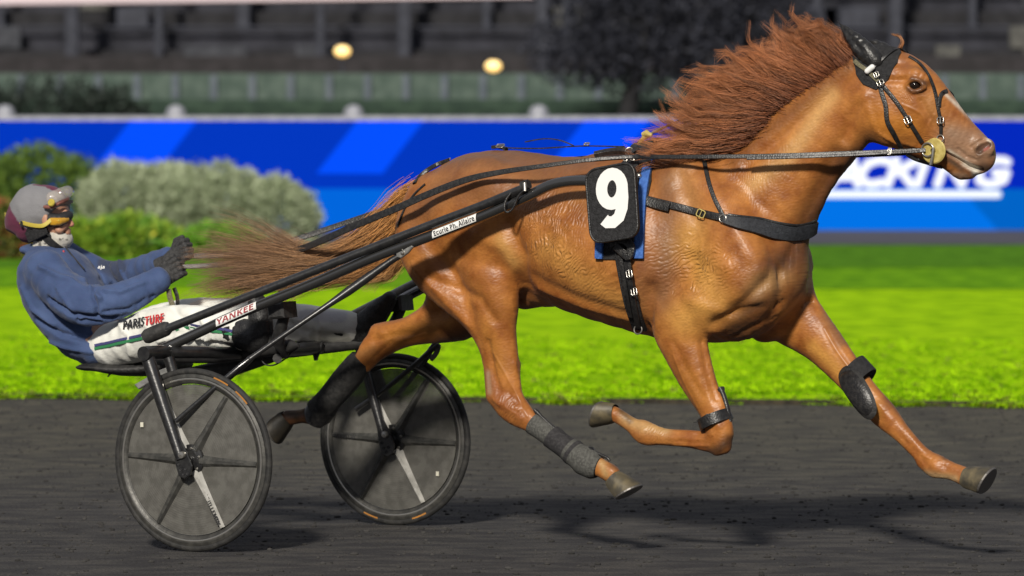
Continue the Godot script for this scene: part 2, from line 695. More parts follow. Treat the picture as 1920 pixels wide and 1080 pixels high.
		# far hind leg, thrown back
		g.chain([[Vector3(0.6329, 1.143, -0.13), 0.1765, 0.1], [Vector3(0.6739, 0.9612, -0.16), 0.1216, 0.085], [Vector3(0.6383, 0.8594, -0.17), 0.0902, 0.07], [Vector3(0.5527, 0.8235, -0.17), 0.07255, 0.056], [Vector3(0.4742, 0.8101, -0.165), 0.06471, 0.048], [Vector3(0.3837, 0.7823, -0.16), 0.05098, 0.04], [Vector3(0.3088, 0.7605, -0.16), 0.05686, 0.036], [Vector3(0.2477, 0.7268, -0.16), 0.0549, 0.034], [Vector3(0.2006, 0.6727, -0.16), 0.04314, 0.03], [Vector3(0.1249, 0.6016, -0.16), 0.03529, 0.025], [Vector3(0.0418, 0.5177, -0.16), 0.03333, 0.024], [Vector3(-0.0082, 0.4672, -0.16), 0.04118, 0.028], [Vector3(-0.075, 0.4573, -0.16), 0.02745, 0.024], [Vector3(-0.1372, 0.4475, -0.16), 0.03137, 0.028]], 0.03, 3)
		g.chain([[Vector3(0.4998, 1.243, -0.12), 0.1176, 0.09], [Vector3(0.558, 1.081, -0.14), 0.1059, 0.09], [Vector3(0.5635, 0.9597, -0.155), 0.07843, 0.07], [Vector3(0.4858, 0.8671, -0.165), 0.03529, 0.035], [Vector3(0.3837, 0.8209, -0.16), 0.01569, 0.02], [Vector3(0.2572, 0.7963, -0.16), 0.02157, 0.018]], 0.035, 3)
		# near foreleg, folded
		g.chain([[Vector3(1.717, 0.907, 0.165), 0.1216, 0.075], [Vector3(1.72, 0.8394, 0.17), 0.1059, 0.068], [Vector3(1.737, 0.7815, 0.17), 0.09216, 0.06], [Vector3(1.781, 0.6758, 0.17), 0.07451, 0.048], [Vector3(1.819, 0.5991, 0.165), 0.06078, 0.04], [Vector3(1.854, 0.5418, 0.165), 0.0549, 0.037], [Vector3(1.873, 0.4901, 0.165), 0.0549, 0.038], [Vector3(1.88, 0.4497, 0.165), 0.04902, 0.036], [Vector3(1.843, 0.4293, 0.165), 0.03922, 0.03], [Vector3(1.761, 0.4367, 0.165), 0.03333, 0.024], [Vector3(1.674, 0.4401, 0.165), 0.03137, 0.022], [Vector3(1.624, 0.4446, 0.165), 0.03529, 0.025], [Vector3(1.572, 0.4529, 0.165), 0.04314, 0.029], [Vector3(1.524, 0.4789, 0.165), 0.02941, 0.024], [Vector3(1.471, 0.5087, 0.165), 0.02745, 0.026], [Vector3(1.445, 0.5198, 0.165), 0.02941, 0.028]], 0.03, 3)
		g.chain([[Vector3(1.895, 0.4114, 0.165), 0.02745, 0.028], [Vector3(1.869, 0.3991, 0.165), 0.02157, 0.026]], 0.02, 1)
		g.chain([[Vector3(1.616, 0.4657, 0.165), 0.01373, 0.016], [Vector3(1.567, 0.48, 0.165), 0.02157, 0.02]], 0.012, 1)
		# far foreleg, reaching
		g.chain([[Vector3(1.946, 0.9991, -0.15), 0.1294, 0.085], [Vector3(2.004, 0.8921, -0.165), 0.1176, 0.072], [Vector3(2.066, 0.8344, -0.17), 0.09608, 0.062], [Vector3(2.137, 0.7733, -0.17), 0.07843, 0.052], [Vector3(2.234, 0.6721, -0.17), 0.06078, 0.042], [Vector3(2.311, 0.5924, -0.165), 0.05294, 0.036], [Vector3(2.38, 0.5262, -0.165), 0.05098, 0.036], [Vector3(2.45, 0.4602, -0.165), 0.03529, 0.026], [Vector3(2.517, 0.3964, -0.165), 0.03137, 0.023], [Vector3(2.56, 0.359, -0.165), 0.03922, 0.026], [Vector3(2.591, 0.3445, -0.165), 0.04314, 0.029], [Vector3(2.646, 0.3288, -0.165), 0.03333, 0.025], [Vector3(2.698, 0.3112, -0.165), 0.03529, 0.028]], 0.03, 3)
		g.chain([[Vector3(2.524, 0.354, -0.165), 0.01373, 0.014], [Vector3(2.581, 0.321, -0.165), 0.01765, 0.02]], 0.012, 1)
		# sheath and flank fold
		g.chain([[Vector3(0.9895, 0.9599, 0), 0.07059, 0.07], [Vector3(1.068, 0.9611, 0), 0.05882, 0.08]], 0.05, 1)
	# head: it looks a little away from the camera
	g.chain([[Vector3(2.385, 1.696, 0), 0.149, 0.078], [Vector3(2.437, 1.7, -0.01), 0.1569, 0.088], [Vector3(2.501, 1.665, -0.03), 0.1647, 0.092], [Vector3(2.564, 1.615, -0.055), 0.1451, 0.076], [Vector3(2.626, 1.56, -0.08), 0.1216, 0.06], [Vector3(2.679, 1.516, -0.105), 0.102, 0.051], [Vector3(2.721, 1.483, -0.125), 0.0902, 0.05], [Vector3(2.756, 1.47, -0.14), 0.07059, 0.05]], 0.03, 3)
	g.chain([[Vector3(2.447, 1.613, 0.012), 0.09804, 0.07], [Vector3(2.475, 1.6, 0), 0.09804, 0.074], [Vector3(2.512, 1.577, -0.02), 0.07843, 0.066]], 0.03, 2)
	# brow, cheek bone, nostril rim, lips, chin
	g.chain([[Vector3(2.556, 1.75, 0.032), 0.02549, 0.018], [Vector3(2.589, 1.756, 0.03), 0.02549, 0.02], [Vector3(2.617, 1.739, 0.018), 0.02157, 0.016]], 0.02, 2)
	g.chain([[Vector3(2.501, 1.752, -0.09), 0.02549, 0.018], [Vector3(2.53, 1.758, -0.1), 0.02549, 0.02], [Vector3(2.56, 1.74, -0.11), 0.02157, 0.016]], 0.02, 2)
	g.chain([[Vector3(2.58, 1.676, 0), 0.01373, 0.014], [Vector3(2.634, 1.629, -0.02), 0.01176, 0.012], [Vector3(2.672, 1.592, -0.045), 0.009804, 0.01]], 0.022, 2)
	g.chain([[Vector3(2.784, 1.499, -0.095), 0.03725, 0.022], [Vector3(2.806, 1.497, -0.11), 0.03137, 0.02]], 0.02, 1)
	g.chain([[Vector3(2.744, 1.499, -0.185), 0.03725, 0.022], [Vector3(2.774, 1.497, -0.185), 0.03137, 0.02]], 0.02, 1)
	g.chain([[Vector3(2.752, 1.459, -0.115), 0.03137, 0.03], [Vector3(2.783, 1.451, -0.145), 0.02745, 0.03]], 0.018, 1)
	g.chain([[Vector3(2.655, 1.455, -0.1), 0.02941, 0.035], [Vector3(2.692, 1.418, -0.125), 0.03333, 0.034], [Vector3(2.704, 1.409, -0.135), 0.02941, 0.032], [Vector3(2.727, 1.403, -0.14), 0.02157, 0.028]], 0.014, 2)
	# hollows: eye socket, nostril, mouth
	g.chain([[Vector3(2.589, 1.72, 0.062), 0.01961, 0.02], [Vector3(2.613, 1.718, 0.055), 0.01765, 0.02]], 0.012, 1, true)
	g.chain([[Vector3(2.505, 1.721, -0.125), 0.01961, 0.02], [Vector3(2.525, 1.72, -0.14), 0.01765, 0.02]], 0.012, 1, true)
	g.chain([[Vector3(2.561, 1.718, 0.047), 0.007843, 0.01], [Vector3(2.581, 1.735, 0.05), 0.008824, 0.011], [Vector3(2.602, 1.739, 0.049), 0.008824, 0.011], [Vector3(2.619, 1.729, 0.042), 0.007843, 0.01], [Vector3(2.627, 1.712, 0.036), 0.007843, 0.009]], 0.006, 2)
	g.chain([[Vector3(2.563, 1.714, 0.046), 0.007843, 0.009], [Vector3(2.582, 1.699, 0.046), 0.008824, 0.01], [Vector3(2.603, 1.697, 0.043), 0.008824, 0.01], [Vector3(2.625, 1.71, 0.036), 0.007843, 0.009]], 0.006, 2)
	g.chain([[Vector3(2.788, 1.482, -0.07), 0.01176, 0.03], [Vector3(2.803, 1.495, -0.074), 0.01471, 0.03], [Vector3(2.817, 1.507, -0.08), 0.01176, 0.03]], 0.007, 2, true)
	g.chain([[Vector3(2.727, 1.491, -0.215), 0.01373, 0.022], [Vector3(2.749, 1.498, -0.218), 0.01569, 0.022]], 0.008, 1, true)
	g.chain([[Vector3(2.664, 1.484, -0.036), 0.004902, 0.02], [Vector3(2.704, 1.459, -0.06), 0.005882, 0.022], [Vector3(2.745, 1.43, -0.085), 0.008824, 0.026], [Vector3(2.781, 1.417, -0.11), 0.009804, 0.03]], 0.008, 2, true)


func set_coat() -> void:
	coat_noise.seed = 5
	coat_noise.frequency = 7.0
	coat_noise.fractal_octaves = 3
	# [line, width, height]: ridges stand up, grooves go in
	var lines := [
		[[Vector3(2.295, 1.47, 0.1), Vector3(2.201, 1.298, 0.17), Vector3(2.159, 1.164, 0.18)], .03, -.010],
		[[Vector3(2.155, 1.163, 0.17), Vector3(2.101, 1.028, 0.16), Vector3(2.006, 0.9308, 0.16), Vector3(1.882, 0.8519, 0.17)], .022, -.015],
		[[Vector3(2.369, 1.776, 0.08), Vector3(2.258, 1.671, 0.09), Vector3(2.119, 1.546, 0.11), Vector3(1.969, 1.431, 0.13)], .022, -.008],
		[[Vector3(2.417, 1.68, 0.07), Vector3(2.369, 1.566, 0.08), Vector3(2.295, 1.413, 0.1)], .02, .008],
		[[Vector3(2.39, 1.642, 0.07), Vector3(2.332, 1.527, 0.09)], .02, -.009],
		[[Vector3(1.734, 1.392, 0.2), Vector3(1.82, 1.219, 0.22), Vector3(1.799, 1.026, 0.22), Vector3(1.669, 0.9466, 0.22)], .03, -.008],
		[[Vector3(1.853, 1.354, 0.2), Vector3(1.97, 1.201, 0.22), Vector3(2.067, 1.067, 0.2)], .03, .006],
		[[Vector3(1.809, 1.123, 0.24), Vector3(1.949, 1.066, 0.22)], .03, .006],
		[[Vector3(1.787, 0.949, 0.24), Vector3(1.938, 0.8936, 0.24)], .022, .006],
		[[Vector3(1.64, 0.9863, 0.27), Vector3(1.608, 0.8487, 0.22)], .025, -.012],
		[[Vector3(1.069, 1.213, 0.27), Vector3(1.114, 1.096, 0.26), Vector3(1.086, 0.977, 0.22)], .03, -.016],
		[[Vector3(0.9344, 1.173, 0.25), Vector3(1.041, 1.125, 0.26), Vector3(1.069, 1.056, 0.25)], .03, .008],
		[[Vector3(0.7936, 1.112, 0.24), Vector3(0.9119, 1.074, 0.25), Vector3(1.002, 1.055, 0.25)], .03, -.006],
		[[Vector3(0.6915, 1.011, 0.22), Vector3(0.805, 0.973, 0.22), Vector3(0.9291, 0.9354, 0.22), Vector3(0.9852, 0.8574, 0.22)], .02, -.008],
		[[Vector3(0.6347, 1.05, 0.2), Vector3(0.7598, 0.9322, 0.2), Vector3(0.8617, 0.8349, 0.2)], .014, .006],
		[[Vector3(0.8392, 1.388, 0.2), Vector3(0.9962, 1.35, 0.24), Vector3(1.146, 1.253, 0.27)], .05, .006],
		[[Vector3(0.9344, 1.29, 0.25), Vector3(0.8162, 1.211, 0.24), Vector3(0.6916, 1.17, 0.22)], .03, -.005],
		[[Vector3(1.153, 0.9775, 0.2), Vector3(1.341, 0.9123, 0.22), Vector3(1.528, 0.8661, 0.2)], .012, .006],
		[[Vector3(1.153, 1.018, 0.24), Vector3(1.335, 0.9424, 0.25), Vector3(1.532, 0.8872, 0.25)], .02, -.005],
		[[Vector3(1.944, 0.8833, -0.1), Vector3(2.042, 0.9136, -0.12), Vector3(2.125, 0.9432, -0.15)], .012, -.012],
		[[Vector3(1.722, 0.793, 0.23), Vector3(1.778, 0.6778, 0.22), Vector3(1.828, 0.5911, 0.2)], .008, -.005],
		[[Vector3(1.821, 0.7946, 0.22), Vector3(1.843, 0.6784, 0.2), Vector3(1.876, 0.5826, 0.2)], .008, -.005],
		[[Vector3(0.9461, 0.7775, 0.21), Vector3(0.963, 0.6591, 0.2), Vector3(0.9855, 0.5906, 0.2)], .009, -.008],
		[[Vector3(1.042, 0.7002, 0.2), Vector3(1.075, 0.6025, 0.2), Vector3(1.131, 0.5252, 0.2)], .008, .004],
		[[Vector3(0.9855, 0.5511, 0.2), Vector3(1.075, 0.4942, 0.2)], .012, .004],
		[[Vector3(1.019, 0.6012, 0.2), Vector3(1.053, 0.5527, 0.2)], .012, -.005],
		[[Vector3(1.72, 0.431, 0.19), Vector3(1.828, 0.4263, 0.19)], .006, -.004],
		[[Vector3(1.665, 0.4567, 0.19), Vector3(1.828, 0.4495, 0.19)], .006, -.003],
		[[Vector3(2.461, 0.4463, -0.14), Vector3(2.556, 0.3564, -0.14)], .006, -.004],
		[[Vector3(2.193, 0.7703, -0.12), Vector3(2.3, 0.6465, -0.12)], .012, -.005],
		[[Vector3(0.2661, 0.753, -0.12), Vector3(0.3364, 0.7746, -0.12), Vector3(0.4298, 0.7865, -0.12)], .012, -.006],
		[[Vector3(2.59, 1.746, 0.05), Vector3(2.565, 1.718, 0.05), Vector3(2.59, 1.695, 0.05), Vector3(2.623, 1.702, 0.05), Vector3(2.627, 1.722, 0.04)], .005, .0025],
		[[Vector3(1.879, 0.5007, 0.18), Vector3(1.892, 0.4855, 0.18)], .012, .004], [[Vector3(1.861, 0.4615, 0.18), Vector3(1.844, 0.4495, 0.18)], .010, .004], [[Vector3(1.818, 0.472, 0.18), Vector3(1.797, 0.4598, 0.18)], .008, -.004],
		[[Vector3(2.376, 0.5645, -0.13), Vector3(2.393, 0.5495, -0.13)], .012, .004], [[Vector3(2.41, 0.5267, -0.13), Vector3(2.423, 0.5116, -0.13)], .009, .003], [[Vector3(2.355, 0.5369, -0.13), Vector3(2.381, 0.5105, -0.13)], .008, -.004],
		[[Vector3(1.584, 0.4656, 0.18), Vector3(1.575, 0.4459, 0.18)], .010, .004], [[Vector3(2.588, 0.3496, -0.14), Vector3(2.6, 0.3346, -0.14)], .011, .004], [[Vector3(2.625, 0.3469, -0.14), Vector3(2.642, 0.3397, -0.14)], .008, -.004],
		[[Vector3(0.963, 0.5644, 0.2), Vector3(0.9855, 0.5491, 0.2)], .012, .006], [[Vector3(1.042, 0.5387, 0.2), Vector3(1.069, 0.5275, 0.2)], .010, .005], [[Vector3(0.9967, 0.5908, 0.2), Vector3(1.024, 0.5777, 0.2)], .008, -.005],
		[[Vector3(2.469, 0.4736, -0.14), Vector3(2.524, 0.4134, -0.14), Vector3(2.567, 0.376, -0.14)], .006, .003], [[Vector3(1.758, 0.4393, 0.18), Vector3(1.639, 0.4477, 0.18)], .006, .0025],
		[[Vector3(0.2885, 0.7897, -0.13), Vector3(0.312, 0.7738, -0.13)], .012, .005], [[Vector3(0.3424, 0.7541, -0.13), Vector3(0.2603, 0.6874, -0.13)], .008, -.005],
		[[Vector3(2.615, 1.661, 0), Vector3(2.648, 1.585, -0.02), Vector3(2.665, 1.524, -0.03)], .012, -.005],
		[[Vector3(2.495, 1.737, 0.08), Vector3(2.557, 1.737, 0.08)], .012, -.006],
		[[Vector3(2.469, 1.794, 0.07), Vector3(2.544, 1.798, 0.05)], .012, -.004],
		[[Vector3(2.428, 1.642, 0.08), Vector3(2.453, 1.556, 0.08), Vector3(2.512, 1.512, 0.07)], .008, .004],
		[[Vector3(2.54, 1.512, 0.04), Vector3(2.626, 1.48, 0)], .008, .003],
		[[Vector3(2.799, 1.524, -0.07), Vector3(2.765, 1.499, -0.07), Vector3(2.778, 1.466, -0.08)], .006, -.004],
		[[Vector3(2.72, 1.489, -0.05), Vector3(2.745, 1.463, -0.07), Vector3(2.774, 1.451, -0.08)], .006, -.003],
	]
	for l in lines:
		var flat := flat_of(l[0])
		var box := Rect2(flat[0], Vector2.ZERO)
		for p in flat:
			box = box.expand(p)
		relief.append([flat, l[1], l[2], box.grow(l[1] * 2.2)])
	# [line, width, colour, strength]: the coat's darker, wet and paler places, plus painted shade and highlight
	var tones := [
		[[Vector3(1.922, 1.45, 0.1), Vector3(2.04, 1.556, 0.1), Vector3(2.146, 1.633, 0.1), Vector3(2.285, 1.748, 0.08), Vector3(2.369, 1.799, 0.08)], .032, Color(.20, .072, .018), .75],
		[[Vector3(1.131, 1.389, 0.2), Vector3(1.291, 1.361, 0.25), Vector3(1.379, 1.293, 0.25)], .05, Color(.24, .10, .03), .5],
		[[Vector3(0.8617, 1.013, 0.2), Vector3(0.9406, 0.9744, 0.2), Vector3(0.9968, 0.8964, 0.2)], .045, Color(.26, .095, .022), .55],
		[[Vector3(0.7485, 1.051, 0.2), Vector3(0.6803, 1.11, 0.2)], .03, Color(.25, .095, .022), .5],
		[[Vector3(1.03, 1.154, 0.26), Vector3(1.074, 1.076, 0.26)], .03, Color(.55, .30, .09), .6],
		[[Vector3(1.724, 0.6952, 0.2), Vector3(1.778, 0.6093, 0.2), Vector3(1.811, 0.5424, 0.2)], .016, Color(.24, .085, .015), .55],
		[[Vector3(2.311, 1.45, 0), Vector3(2.21, 1.278, 0.1), Vector3(2.135, 1.124, 0.12), Vector3(2.041, 0.9489, 0.1), Vector3(1.933, 0.8312, 0.1)], .05, Color(.09, .038, .018), .9],  # breast groove and throat: sweat, with the deep shade painted in
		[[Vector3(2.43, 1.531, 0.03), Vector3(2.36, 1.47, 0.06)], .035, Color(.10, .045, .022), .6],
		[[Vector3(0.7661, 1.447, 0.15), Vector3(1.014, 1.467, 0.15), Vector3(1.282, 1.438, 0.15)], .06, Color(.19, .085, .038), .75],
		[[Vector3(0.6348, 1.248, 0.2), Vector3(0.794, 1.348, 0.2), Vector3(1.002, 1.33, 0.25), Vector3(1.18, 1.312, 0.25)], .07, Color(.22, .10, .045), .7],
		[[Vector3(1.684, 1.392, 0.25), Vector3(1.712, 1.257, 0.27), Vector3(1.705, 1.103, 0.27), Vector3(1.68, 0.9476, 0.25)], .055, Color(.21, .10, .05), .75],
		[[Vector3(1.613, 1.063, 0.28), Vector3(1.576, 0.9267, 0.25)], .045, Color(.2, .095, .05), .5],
		[[Vector3(2, 1.364, 0.15), Vector3(2.135, 1.47, 0.12), Vector3(2.231, 1.614, 0.1), Vector3(2.284, 1.681, 0.1)], .035, Color(.66, .38, .14), .7],  # highlight band of the neck muscle, painted pale
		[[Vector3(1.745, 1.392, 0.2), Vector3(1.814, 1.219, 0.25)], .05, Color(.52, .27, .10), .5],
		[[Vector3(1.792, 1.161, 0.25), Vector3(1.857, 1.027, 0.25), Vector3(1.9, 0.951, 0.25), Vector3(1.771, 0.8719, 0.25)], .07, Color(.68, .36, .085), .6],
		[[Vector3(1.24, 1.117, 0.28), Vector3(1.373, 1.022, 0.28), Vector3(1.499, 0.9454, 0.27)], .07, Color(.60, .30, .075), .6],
		[[Vector3(2.042, 0.9817, -0.12), Vector3(2.093, 1.021, -0.15)], .035, Color(.50, .28, .11), .6],
		[[Vector3(2.155, 0.8837, -0.2), Vector3(2.22, 0.7874, -0.2)], .02, Color(.2, .11, .06), .6],
		[[Vector3(0.615, 0.9518, -0.1), Vector3(0.6955, 0.8625, -0.1), Vector3(0.7414, 0.7929, -0.1), Vector3(0.5579, 0.7578, -0.14)], .05, Color(.06, .03, .018), .85],  # shade on the inner far thigh, painted dark
		[[Vector3(0.918, 0.6581, 0.2), Vector3(0.9855, 0.5708, 0.2), Vector3(1.075, 0.5041, 0.2)], .03, Color(.26, .085, .03), .6],
		[[Vector3(0.9338, 0.6585, 0.2), Vector3(0.9405, 0.5895, 0.2)], .012, Color(.5, .36, .24), .7],
		[[Vector3(1.665, 0.4703, 0.19), Vector3(1.578, 0.4776, 0.19), Vector3(1.502, 0.5048, 0.19)], .026, Color(.52, .32, .13), .8],
		[[Vector3(1.524, 0.4957, 0.19), Vector3(1.48, 0.5335, 0.19)], .012, Color(.09, .06, .035), .7],
		[[Vector3(1.851, 0.3916, 0.18), Vector3(1.892, 0.4044, 0.18), Vector3(1.93, 0.4383, 0.18)], .024, Color(.03, .02, .015), .85],
		[[Vector3(2.397, 0.5898, -0.14), Vector3(2.482, 0.4952, -0.14), Vector3(2.629, 0.3779, -0.14)], .012, Color(.07, .045, .03), .75],
		[[Vector3(2.556, 0.314, -0.14), Vector3(2.671, 0.3021, -0.14)], .016, Color(.58, .42, .22), .7],
		[[Vector3(1.403, 0.34, 0.19), Vector3(1.425, 0.2977, 0.19)], .014, Color(.5, .34, .15), .7],
		[[Vector3(1.447, 0.3335, 0.19), Vector3(1.475, 0.3188, 0.19)], .014, Color(.10, .055, .035), .7],
		[[Vector3(-0.0296, 0.4688, -0.16), Vector3(-0.0893, 0.4611, -0.16), Vector3(-0.1372, 0.4516, -0.16)], .06, Color(.03, .022, .015), 1.0],
		[[Vector3(-0.0714, 0.4835, -0.13), Vector3(-0.1072, 0.4867, -0.13)], .010, Color(.3, .2, .1), .7],
		[[Vector3(0.2603, 0.722, -0.13), Vector3(0.185, 0.694, -0.13)], .02, Color(.36, .17, .06), .5],
		[[Vector3(2.703, 1.547, -0.06), Vector3(2.772, 1.524, -0.07), Vector3(2.821, 1.48, -0.1)], .042, Color(.34, .21, .135), .85],
		[[Vector3(2.686, 1.508, -0.03), Vector3(2.724, 1.48, -0.06), Vector3(2.773, 1.451, -0.09)], .036, Color(.32, .20, .13), .85],
		[[Vector3(2.8, 1.428, -0.1), Vector3(2.78, 1.413, -0.1)], .02, Color(.05, .04, .035), .8],
		[[Vector3(2.686, 1.393, -0.1), Vector3(2.723, 1.393, -0.12)], .016, Color(.36, .24, .16), .8],
		[[Vector3(2.683, 1.451, -0.06), Vector3(2.716, 1.422, -0.08)], .014, Color(.12, .085, .06), .8],
		[[Vector3(2.688, 1.48, -0.03), Vector3(2.724, 1.451, -0.06), Vector3(2.761, 1.425, -0.08), Vector3(2.765, 1.398, -0.1)], .009, Color(.78, .72, .58), .9],
		[[Vector3(2.732, 1.438, -0.07), Vector3(2.761, 1.413, -0.09), Vector3(2.757, 1.39, -0.1)], .010, Color(.82, .77, .66), .85],
		[[Vector3(2.786, 1.478, -0.07), Vector3(2.805, 1.495, -0.07), Vector3(2.825, 1.508, -0.07)], .013, Color(.05, .035, .03), .8],
		[[Vector3(2.803, 1.488, -0.07), Vector3(2.817, 1.495, -0.07)], .006, Color(.50, .16, .13), .9],
		[[Vector3(2.59, 1.741, 0.05), Vector3(2.628, 1.727, 0.03), Vector3(2.612, 1.695, 0.04), Vector3(2.575, 1.703, 0.05)], .011, Color(.06, .035, .025), .75],
		[[Vector3(2.555, 1.794, 0.03), Vector3(2.523, 1.813, 0.05), Vector3(2.491, 1.833, 0.05)], .02, Color(.2, .07, .03), .5],
		[[Vector3(2.677, 1.692, -0.09), Vector3(2.723, 1.636, -0.11), Vector3(2.768, 1.579, -0.135), Vector3(2.822, 1.516, -0.15)], .0045, Color(.72, .64, .52), .8],
		[[Vector3(2.565, 1.585, 0.05), Vector3(2.495, 1.575, 0.08), Vector3(2.479, 1.613, 0.09)], .05, Color(.50, .19, .022), .6],
		[[Vector3(2.635, 1.661, 0.02), Vector3(2.657, 1.613, 0)], .03, Color(.42, .21, .075), .4],
		[[Vector3(0.9518, 0.8168, 0.2), Vector3(0.9967, 0.6796, 0.2)], .035, Color(.52, .23, .045), .5],
		[[Vector3(1.768, 0.6961, 0.2), Vector3(1.833, 0.5816, 0.2)], .035, Color(.50, .21, .04), .5],
		[[Vector3(2.119, 0.7682, -0.14), Vector3(2.248, 0.6542, -0.14), Vector3(2.355, 0.5403, -0.14)], .03, Color(.66, .34, .075), .6],
		[[Vector3(0.3307, 0.7742, -0.13), Vector3(0.4939, 0.8177, -0.13), Vector3(0.5866, 0.8395, -0.13)], .03, Color(.52, .22, .04), .5],
	]
	for l in tones:
		var flat := flat_of(l[0])
		var box := Rect2(flat[0], Vector2.ZERO)
		for p in flat:
			box = box.expand(p)
		patches.append([flat, l[1], l[2], l[3], box.grow(l[1] * 2.0), signf(l[0][0].z + 0.02)])


func coat(p: Vector3, nn: Vector3) -> Color:
	var v := coat_noise.get_noise_3d(p.x, p.y * 1.3, p.z) * 0.5 + coat_noise.get_noise_3d(p.x * 3.1, p.y * 3.1, p.z * 3.1) * 0.3
	var c := Color(.27, .083, .017).lerp(Color(.52, .205, .048), clampf(0.5 + v * 1.35, 0.0, 1.0))
	# darker along the top line and towards the underside's skin
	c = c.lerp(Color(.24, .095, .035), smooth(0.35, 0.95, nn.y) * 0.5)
	var flat := Vector2(p.x, p.y)
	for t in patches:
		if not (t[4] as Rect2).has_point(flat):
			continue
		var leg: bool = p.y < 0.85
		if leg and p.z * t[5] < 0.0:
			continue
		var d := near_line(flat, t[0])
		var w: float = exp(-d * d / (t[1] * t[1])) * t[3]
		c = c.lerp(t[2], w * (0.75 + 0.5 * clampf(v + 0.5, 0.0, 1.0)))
	return c


func dress(s: Array) -> Array:
	# carve the muscles into the skin and colour it; gives points, triangles, normals, colours and a side view unwrap
	var pts: PackedVector3Array = s[0]
	var tris: PackedInt32Array = s[1]
	var nn := normals_of(pts, tris)
	for i in pts.size():
		var p := pts[i]
		var flat := Vector2(p.x, p.y)
		var side := absf(nn[i].z)
		if side < 0.15:
			continue
		var lift := 0.0
		for r in relief:
			if not (r[3] as Rect2).has_point(flat):
				continue
			if p.y < 0.8 and p.z < 0.0 and r[0][0].x < 2.2 and r[0][0].x > 0.5:
				continue
			var d := near_line(flat, r[0])
			lift += exp(-d * d / (r[1] * r[1])) * r[2] * 1.35
		pts[i] = p + nn[i] * lift * smooth(0.15, 0.6, side)
	nn = normals_of(pts, tris)
	var cols := PackedColorArray()
	var uvs := PackedVector2Array()
	cols.resize(pts.size())
	uvs.resize(pts.size())
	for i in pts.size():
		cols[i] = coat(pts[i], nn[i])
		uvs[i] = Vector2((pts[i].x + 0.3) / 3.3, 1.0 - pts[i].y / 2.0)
	return [pts, tris, nn, cols, uvs]


